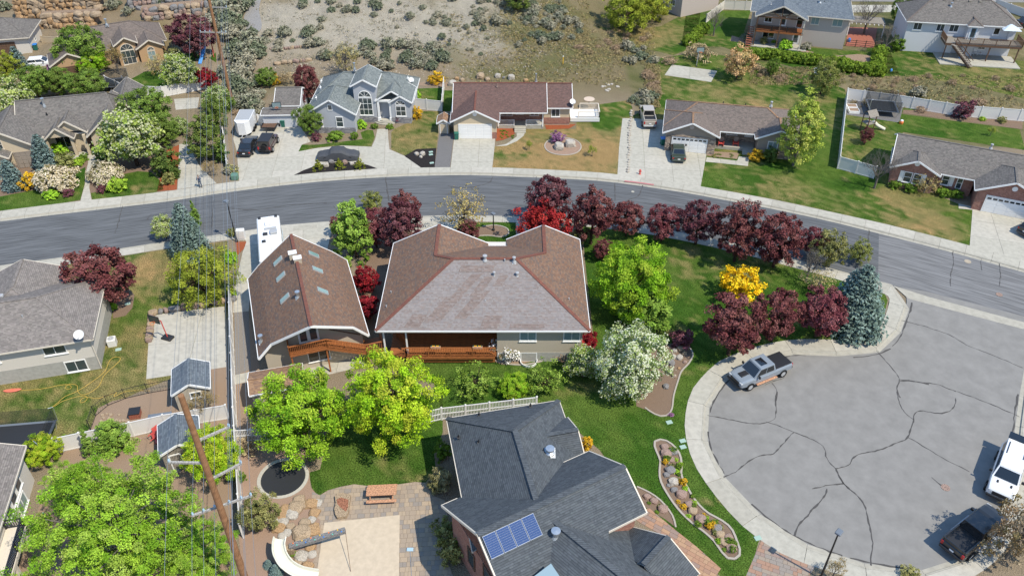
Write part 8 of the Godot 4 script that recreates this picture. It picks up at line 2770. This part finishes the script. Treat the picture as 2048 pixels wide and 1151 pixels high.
	T.call("peach","shade_tree","peach brown tree on the back lawn","X",1480,120,33)
	T.call("green","young_tree","slim young green tree right of the peach brown tree","X",1547,132,12,1.5)
	T.call("olive","shade_tree","olive round tree before the hedge on the back lawn","X",1650,152,31,1.05)
	T.call("bare","bare_tree","leafless grey tree on the front lawn beside the brick house","X",1762,335,38,.95)
	T.call("tan","young_tree","tan shrub tree in front of the brick house windows","X",1856,362,26,.85)
	T.call("plum","plum_tree","small plum tree in the fenced lawn","X",1735,268,14,1.1)
	T.call("willow","willow_tree","broad yellow green willow at the top edge","X",1262,14,62,.85)
	T.call("willow","willow_tree","right half of the willow clump at the top edge","X",1310,12,34,.9)
	T.call("pine","pine_tree","dark green pine at the top edge above the hill","X",1035,-4,24,.7)
	T.call("bare","bare_tree","white stemmed leafless tree behind the red soil yard","X",1740,22,34)
	T.call("bare","bare_tree","leafless grey tree between the two top right houses","X",1778,70,26,1.1)
	T.call("bare","bare_tree","leafless small tree on the lawn left of the balcony house","X",1432,40,24,1.0)
	T.call("green","shade_tree","yellow green tree top left of the deck house","X",1806,18,24,1.1)
	for q in [["lilac",732,787,36,"pruned purple tree in the circular rock bed"]]: T.call(q[0],"ornamental_tree",q[4],"C",q[1],q[2],q[3])
	for q in [["sapling",572,825,24,"left sapling on the dry lawn"],["sapling",935,855,28,"right sapling on the dry lawn"]]: T.call(q[0],"sapling",q[4],"C",q[1],q[2],q[3],1.2,"saplings on the dry lawn")
	T.call("sapling","sapling","thin sapling near the right end of the long white fence","E",1240,940,30)
	T.call("green","shade_tree","bright green tree in front of the orange house","A",450,270,130,.9)
	T.call("maple","shade_tree","vivid green tree at the orange house patio","A",520,350,90,.75)
	T.call("bare_tan","bare_tree","tall thin leafless birch by the orange house","A",650,310,66,1.4)
	T.call("plum","plum_tree","large round plum tree beside the far power pole","A",1090,190,130,.8)
	T.call("paleblossom","blossom_tree","pale blossom tree in the yard with the blue slide","A",1030,415,95,1.0)
	T.call("tan","shrub_tree","tan leaved tree beside the orange house","A",900,370,66,.9)
	T.call("olive","shrub_tree","small olive tree behind the blossom in the slide yard","A",1000,320,50)
	T.call("crimson","shrub_tree","small dark red tree at the white fence by the power lines","A",1170,440,66,.8)
	T.call("green","shade_tree","wide green tree right of the tan house","A",830,620,140,.9)
	T.call("green","shade_tree","olive green tree behind the creamy blossom","A",930,740,100,.9)
	T.call("paleblossom","blossom_tree","large creamy blossom tree before the tan house","A",740,790,160,.95)
	T.call("paleblossom","blossom_tree","small creamy blossom beside the pine driveway","A",1020,715,55,.9)
	T.call("paleblossom","blossom_tree","pale yellow tree at the left edge behind the tan house","A",40,560,120,1.1)
	T.call("willow","shade_tree","yellow tinted tree at the left edge below the garage","A",20,370,90,1.0)
	T.call("green","shade_tree","olive tree left of the bright green one, behind the tan roof","A",190,470,110,.8)
	T.call("green","shade_tree","middle olive tree behind the tan roof","A",330,460,90,.85)
	T.call("green","shade_tree","right olive tree behind the tan roof, near the netted trampoline","A",480,470,110,.8)
	T.call("spruce_small","spruce_tree","small grey spruce by the top left driveway","A",95,340,52,1.1)
	T.call("spruce_small","spruce_tree","blue spruce in front of the tan house porch","A",240,880,74,1.05)
	T.call("spruce_small","spruce_tree","blue spruce at the left edge of the tan house garden","A",0,920,60,1.1)
	T.call("spruce_small","spruce_tree","blue spruce left of the cream flowering bush","A",60,1010,72,.95)
	T.call("pine","pine_tree","dark green pine over the shaded driveway","A",1165,780,110,.95)
	T.call("pine","pine_tree","second dark pine under the power lines","A",1230,650,70,1.3)
	T.call("paleblossom","blossom_tree","white flowering tree by the far power pole","A",1240,560,75,.9)
	T.call("green","shrub_tree","bright green shrub tree at the foot of the far power pole","A",1310,590,40,1.0)
	T.call("bare_tan","bare_tree","bare shrub tree under the wires beside the street box","A",1200,960,60,.7)
func bush(kind: String,label: String,k: String,u: float,v: float,r: float,sy:=1.0,group:="") -> void:
	plant(kind,"shrub",label,"shrub",k,u,v,r,sy,group)
func shrubs() -> void:
	bush("creambush","left cream flowering mound shrub in the tan house garden","A",315,1035,112)
	bush("creambush","right cream flowering mound shrub beside the garden path","A",617,1000,96)
	bush("limebush","lime shrub under the right cream flowering mound","A",672,1065,50,.9); bush("limebush","lime shrub under the left cream flowering mound","A",290,1118,40,.7)
	bush("juniper","dark spreading juniper right of the creamy blossom tree","A",940,930,78,1.0); bush("juniper","round dark shrub at the tan house door","A",580,885,42)
	bush("juniper","low dark juniper right of the long juniper","A",1000,990,40,.8)
	bush("olivebush","olive shrub at the foot of the dark juniper","A",968,1030,38); bush("olivebush","olive shrub below the blue porch spruce","A",370,925,58,.9); bush("limebush","small lime shrub left of the porch","A",345,855,45)
	bush("limebush","lime shrub beside the garden path top","A",450,930,30); bush("bush","round green shrub beside the porch chairs","A",478,905,26); bush("plumbush","small dark red shrub below the left cream mound","A",390,1110,28); bush("plumbush","small dark red shrub below the right cream mound","A",580,1090,26)
	bush("golden","yellow tinted shrub left of the cream mound","A",165,1040,55,.9); bush("olivebush","dry olive shrub by the street box under the wires","A",1330,975,40,.8)
	bush("sage","grey shrub beside the green street box","A",1325,980,38,.9)
	bush("juniper","dark shrub row in front of the left white trailer fence","A",1270,880,40,1.3)
	bush("lilac","pink flowering shrub by the top left white car","A",285,410,38)
	for q in [[562,943,"left"],[683,935,"middle"],[800,938,"right"]]: bush("cone","%s conical shrub of the black mulch island" % q[2],"B",q[0],q[1],27,1.0,"conical shrubs on the mulch island")
	bush("golden","golden round shrub at the blue grey house corner","B",1132,652,34,1.1); bush("golden","golden shrub on the hill side of the white gate","B",1245,450,44,.8)
	bush("golden","yellow half of the shrub above the grey shed","B",318,458,30,1.2)
	bush("bush","clipped green hedge shrub under the garage windows","B",660,780,48,.6); bush("bush","small green shrub at the garage corner","B",772,782,23); bush("limebush","round lime shrub left of the round steps","B",812,715,31,.9)
	bush("bush","left clipped ball beside the front walk","B",888,727,19,.9); bush("bush","right clipped ball beside the front walk","B",976,727,21,.9); bush("plumbush","plum shrub right of the round steps","B",1028,675,31,1.0); bush("plumbush","rusty plum shrub at the garage tree foot","B",552,790,26,1.0); bush("bush","tiny cone shrub beside the golden shrub","B",1089,685,13,1.2)
	bush("limebush","green shrub behind the blue grey house right corner","B",1130,545,24,1.3); bush("drybush","brown leafless shrub above the grey shed","B",380,450,50,1.1)
	bush("golden","yellow green shrubs before the stone house window","D",672,893,42,.8); bush("juniper","dark shrub right of the stone house window","D",755,890,44,.9)
	for q in [[540,425,42,"first"],[655,447,50,"second"],[893,480,50,"third"],[985,500,42,"fourth"]]: bush("bush","%s clipped green shrub from the left along the brick house" % q[3],"F",q[0],q[1],q[2],.85,"clipped shrubs along the brick house")
	bush("limebush","yellow green tip shrub beside the brick house door","F",962,485,20,.9)
	bush("plumbush","dark round shrub in front of the long white fence","E",1035,785,85,.85); bush("olivebush","olive shrub at the right part of the fence bed","E",1315,862,32,.8); bush("limebush","lime plant left of the olive shrub in the fence bed","E",1172,853,26,.6); bush("drybush","grey dry shrub in the fence bed","E",730,790,34,.8)
	bush("sage","grey sagebrush outside the long white fence","E",715,665,58,.8); bush("drybush","dry shrub outside the long white fence","E",1150,735,45,.7)
	bush("bush","green shrub at the left wall of the deck house","E",560,320,52,1.2); bush("limebush","bright shrub beside the deck house wall","E",575,265,34,1.2)
	bush("bush","topiary shrub at the balcony house wall","E",135,290,22,1.2)
	for q in [["sage",608,215,30,"pale blue green shrub at the balcony steps"],["sage",958,268,30,"pale blue green shrub left of the small play house"],["limebush",840,255,34,"bright green shrub below the balcony"],["limebush",770,240,13,"tiny lime shrub below the balcony"],["olivebush",715,235,24,"thin shrub below the balcony posts"]]: bush(q[0],q[4],"D",q[1],q[2],q[3])
	bush("drybush","rusty dry shrub behind the basketball hoop","D",345,310,75,.9); bush("drybush","dry brown shrub left of the rusty shrub","C",1380,350,40,.7)
	var hn:=0
	for line in [["D",660,302,1170,362,13,36],["D",1180,375,1380,405,6,40],["D",1385,290,1365,385,4,40],["D",280,235,370,155,7,32]]:
		for i in line[5]:
			var t: float=float(i)/(line[5] - 1)
			bush("hedge",["clipped green hedge shrub in the long hedge on the back lawn","clipped green hedge shrub at the right end of the long hedge","clipped green hedge shrub in the short end of the long hedge","clipped green hedge shrub in the hedge beside the golden lawn"][hn],line[0],lerpf(line[1],line[3],t),lerpf(line[2],line[4],t),line[6],1.15,["long hedge shrubs","right hedge shrubs","end hedge shrubs","golden lawn hedge shrubs"][hn])
		hn+=1
	bush("whitebush","white blossom shrub in front of the deck","X",1014,692,33); bush("drybush","reddish dry shrub by the wall of the brown house","X",1122,708,20,.8)
	bush("plumbush","purple shrub at the top of the boulder bed","X",1364,678,23,.9); bush("olivebush","grey olive shrub right of the red maple","X",1148,480,17,1.2)
	bush("olivebush","upper pale variegated shrub at the dark house wall","X",890,1058,24,1.1); bush("olivebush","lower pale variegated shrub at the dark house wall","X",902,1102,28,1.2); bush("bush","darker shrub against the dark house wall","X",930,1080,20,1.4)
	bush("fountain","pale straw weeping shrub at the patio corner","X",880,962,23,1.1); bush("bush","tall dark shrub in the shade of the dark house","X",884,902,16,1.6); bush("golden","yellow green shrub right of the dark roof","X",1173,886,14,1.3)
	bush("drybush","leafless lilac shrub by the white picket gate","I",125,410,62,.9); bush("bush","round green shrub behind the picket gate","I",240,345,20,1.4); bush("bush","green shrub left of the sunken trampoline","I",85,590,30,1.2)
	bush("spruce_small","small blue spruce at the slide","I",290,1120,45,.8); bush("spruce_small","dwarf spruce left of the slide","I",245,1080,30,.8); bush("bush","small blue green ball shrub beside the slide","I",382,1025,22,.8)
	bush("bush","tiny conifer at the dark roof corner by the picket fence","J",118,222,17,1.3)
	bush("limebush","lime shrub on the lower left wall of the left house","G",645,610,22,1.4); bush("limebush","lime shrubs along the tall white fence","G",1330,530,28,1.6); bush("limebush","upper lime shrub along the tall white fence","G",1325,330,34,1.5)
	bush("olivebush","olive shrub beside the street lamp","G",1330,185,26,1.2); bush("olivebush","green shrub at the bottom edge of the cul-de-sac","L",690,1140,60,.6)
	for q in [[1015,175,"K"],[470,25,"K"]]: pass
	rng.seed=5
	var n:=0
	var zones:=[[440,40,520,220,20,26,"sage"],[420,0,490,60,24,16,"sage"],[520,60,640,118,12,16,"sage"],[720,92,900,140,14,34,"sage"],[645,100,720,118,12,8,"sage"],[560,0,1150,60,9,44,"sage"],[850,20,1060,110,8,26,"sage"],[990,0,1120,50,10,26,"sage"],[1060,20,1160,90,11,30,"sage"],[1240,90,1310,130,12,14,"sage"],[1265,190,1312,215,13,9,"sage"],[470,150,520,225,15,18,"sage"],[0,0,330,40,13,40,"sage"],[440,130,480,230,10,10,"drybush"],[1290,130,1318,200,11,16,"drybush"],[1500,135,1600,165,9,16,"drybush"],[1700,150,2040,210,8,40,"drybush"],[1140,60,1300,125,8,26,"drybush"],[700,110,780,140,14,8,"sage"]]
	var where:=["in the strip between far pole and gravel trail","left of the gravel trail at the top edge","right of the gravel trail above the terraces","in the band behind the blue grey house","above the brown terrace bed","on the upper gravel slope","on the slope above the brown roofed house","along the ridge crest at the top middle","on the right flank of the hill","in the gully below the golden lawn","beside the white rock line","near the far power pole foot","above the top left stone walls","under the far power pole","at the edge of the broad lawn","behind the young green tree","outside the long white fence","on the dry right shoulder of the hill","behind the tan brown tree"]
	for zi in zones.size():
		var z: Array=zones[zi]
		for i in z[5]:
			if n>=290 and z[6]=="sage": break
			var u:=rng.randf_range(z[0],z[2])
			var v:=rng.randf_range(z[1],z[3])
			var p:=P(u,v)
			p.y=hill(p.x,p.z) - .08
			var r: float=z[4]*rng.randf_range(.45,1.15)/ppm(p)
			put(z[6],"sagebrush" if z[6]=="sage" else "dry_shrub",("grey green sagebrush " if z[6]=="sage" else "straw coloured dry brush ")+where[zi],"shrub",p,Vector3(r/.9,r/.9*rng.randf_range(.8,1.15),r/.9),("wild sagebrush " if z[6]=="sage" else "wild dry brush ")+where[zi])
			if z[6]=="sage": n+=1
